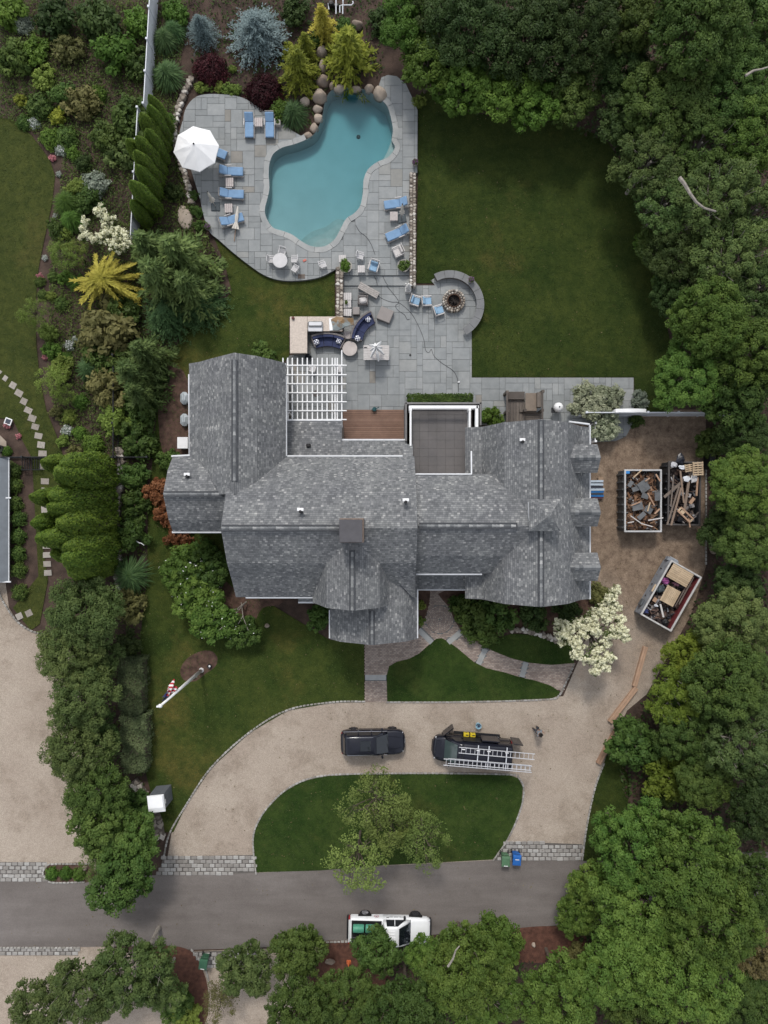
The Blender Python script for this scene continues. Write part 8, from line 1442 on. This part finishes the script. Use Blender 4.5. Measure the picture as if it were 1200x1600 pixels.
# ------------------------------------------------------------------ worker, bucket, cone
def person(label, px, py, rz, shirt, trousers, hairc):
    c = P(px, py, 0); t = thing('person', label, 'person', (c.x, c.y, .012), rz)
    def skin(name, verts, edges, rad, mat, lvl=2):
        me = bpy.data.meshes.new(name); me.from_pydata(verts, edges, []); o = link(name, me, mat, t); s = o.modifiers.new('skin', 'SKIN'); s.use_smooth_shade = True
        for v, r in zip(me.skin_vertices[0].data, rad): v.radius = (r, r) if isinstance(r, (int, float)) else r
        me.skin_vertices[0].data[0].use_root = True; o.modifiers.new('smooth', 'SUBSURF').render_levels = lvl; o.modifiers[-1].levels = 1; return o
    sk = M('skin_tone', (.36, .21, .15), .6, .08, 6)
    V = [(0, 0, .95), (0, 0, 1.15), (.03, 0, 1.35), (.04, 0, 1.47), (.07, 0, 1.56), (.08, 0, 1.64), (.08, 0, 1.72), (0, .19, 1.4), (.1, .27, 1.15), (.32, .2, 1.08), (.4, .18, 1.07), (0, -.19, 1.4), (.05, -.29, 1.16), (.27, -.26, 1.02), (.35, -.24, 1.0), (0, .1, .9), (.06, .12, .5), (-.02, .13, .1), (.14, .14, .05), (0, -.1, .9), (-.04, -.12, .5), (-.14, -.12, .12), (.02, -.13, .05)]
    E = [(0, 1), (1, 2), (2, 3), (3, 4), (4, 5), (5, 6), (2, 7), (7, 8), (8, 9), (9, 10), (2, 11), (11, 12), (12, 13), (13, 14), (0, 15), (15, 16), (16, 17), (17, 18), (0, 19), (19, 20), (20, 21), (21, 22)]
    Rr = [(.15, .12), (.15, .12), (.17, .13), .065, .085, .1, .06, .075, .05, .04, .045, .075, .05, .04, .045, .1, .07, .05, .045, .1, .07, .05, .045]
    skin('body', V, E, Rr, sk)
    skin('shirt', [(0, 0, .98), (0, 0, 1.18), (.03, 0, 1.36), (.035, 0, 1.45), (0, .2, 1.4), (.08, .27, 1.18), (0, -.2, 1.4), (.045, -.285, 1.18)], [(0, 1), (1, 2), (2, 3), (2, 4), (4, 5), (2, 6), (6, 7)], [(.17, .14), (.17, .14), (.19, .15), .08, .095, .07, .095, .07], shirt)
    skin('trousers', [(0, 0, .98), (0, .1, .88), (.06, .12, .5), (-.02, .13, .14), (0, -.1, .88), (-.04, -.12, .5), (-.14, -.12, .16)], [(0, 1), (1, 2), (2, 3), (0, 4), (4, 5), (5, 6)], [(.165, .14), .115, .085, .07, .115, .085, .07], trousers)
    skin('hair', [(.05, 0, 1.70), (.07, 0, 1.76), (.0, 0, 1.66)], [(0, 1), (0, 2)], [.115, .07, .08], hairc)
    for s, (x, y, z) in ((1, (.44, .18, 1.07)), (-1, (.39, -.24, 1.0))):
        for k in range(4): MB().tube([(x, y + (k - 1.5) * .02, z), (x + .05, y + (k - 1.5) * .022, z - .01), (x + .075, y + (k - 1.5) * .02, z - .035)], .009, 5, .007).build('finger', sk, t)
        MB().tube([(x - .03, y - s * .03, z), (x + .02, y - s * .055, z - .015), (x + .045, y - s * .045, z - .02)], .01, 5, .008).build('thumb', sk, t)
    mb = MB(); mb.lathe([(.018, 0), (.012, .03), (.002, .035)], (.175, 0, 1.6), 8); mb.build('nose', sk, t)
    for s in (-1, 1): MB().lathe([(.012, 0), (.008, .01), (.001, .012)], (.168, s * .032, 1.645), 8).build('eye', m_black, t); bx('boot', m_black, t, ((.1 if s > 0 else -.06), s * .135, .05), (.28, .11, .1), .03)
    bx('tool_bag', m_black, t, (.34, -.1, .98), (.2, .3, .22), .04); return t
person('worker in a grey shirt and dark trousers carrying a black bag beside the van', 836.5, 1137, R_(-35), M('grey_shirt', (.19, .21, .23), .9, .12, 8), M('dark_trousers', (.035, .04, .05), .9, .15, 8), M('dark_hair', (.02, .016, .014), .7, .2, 20))
c = P(746.5, 1132, 0); t = thing('bucket', 'pale blue plastic bucket on the gravel above the van', 'bucket', (c.x, c.y, .012)); m_pb = M('pale_blue_plastic', (.30, .48, .58), .5, .08, 4); MB().lathe([(.17, 0), (.22, .42), (.235, .44), (.21, .44), (.17, .2), (.01, .2)], n=20).build('tub', m_pb, t); MB().tube([(-.22, 0, .42), (-.2, .05, .5), (0, .08, .53), (.2, .05, .5), (.22, 0, .42)], .012, 5).build('handle', m_dkmetal, t); bx('rag', M('dark_rag', (.05, .07, .12), .9, .2, 5), t, (.03, -.02, .34), (.2, .16, .12), .05, .5)
c = P(545, 1503, 0); t = thing('traffic_cone', 'small orange cone in the mulch beside the white pickup', 'cone', (c.x, c.y, .0)); m_or = M('orange_plastic', (.55, .14, .05), .5, .1, 3); bx('base', m_or, t, (0, 0, .02), (.36, .36, .04), .02); MB().lathe([(.14, .04), (.03, .6), (.01, .6)], n=14).build('cone', m_or, t); MB().lathe([(.1, .22), (.078, .33)], n=14, cap=False).build('band', m_white, t)
m_mul2 = M('red_bark_mulch', (.095, .042, .028), .95, .35, 3, .9, 14)
for pts in ([(498, 1478), (548, 1471), (600, 1475), (600, 1560), (490, 1560)], [(782, 1462), (800, 1452), (850, 1447), (890, 1450), (915, 1460), (905, 1500), (790, 1500)], [(236, 1484), (270, 1478), (298, 1486), (312, 1505), (325, 1545), (320, 1600), (280, 1600), (230, 1530)]): sheet('mulch_bed', pxpoly(pts, .03, 3), .03, m_mul2)
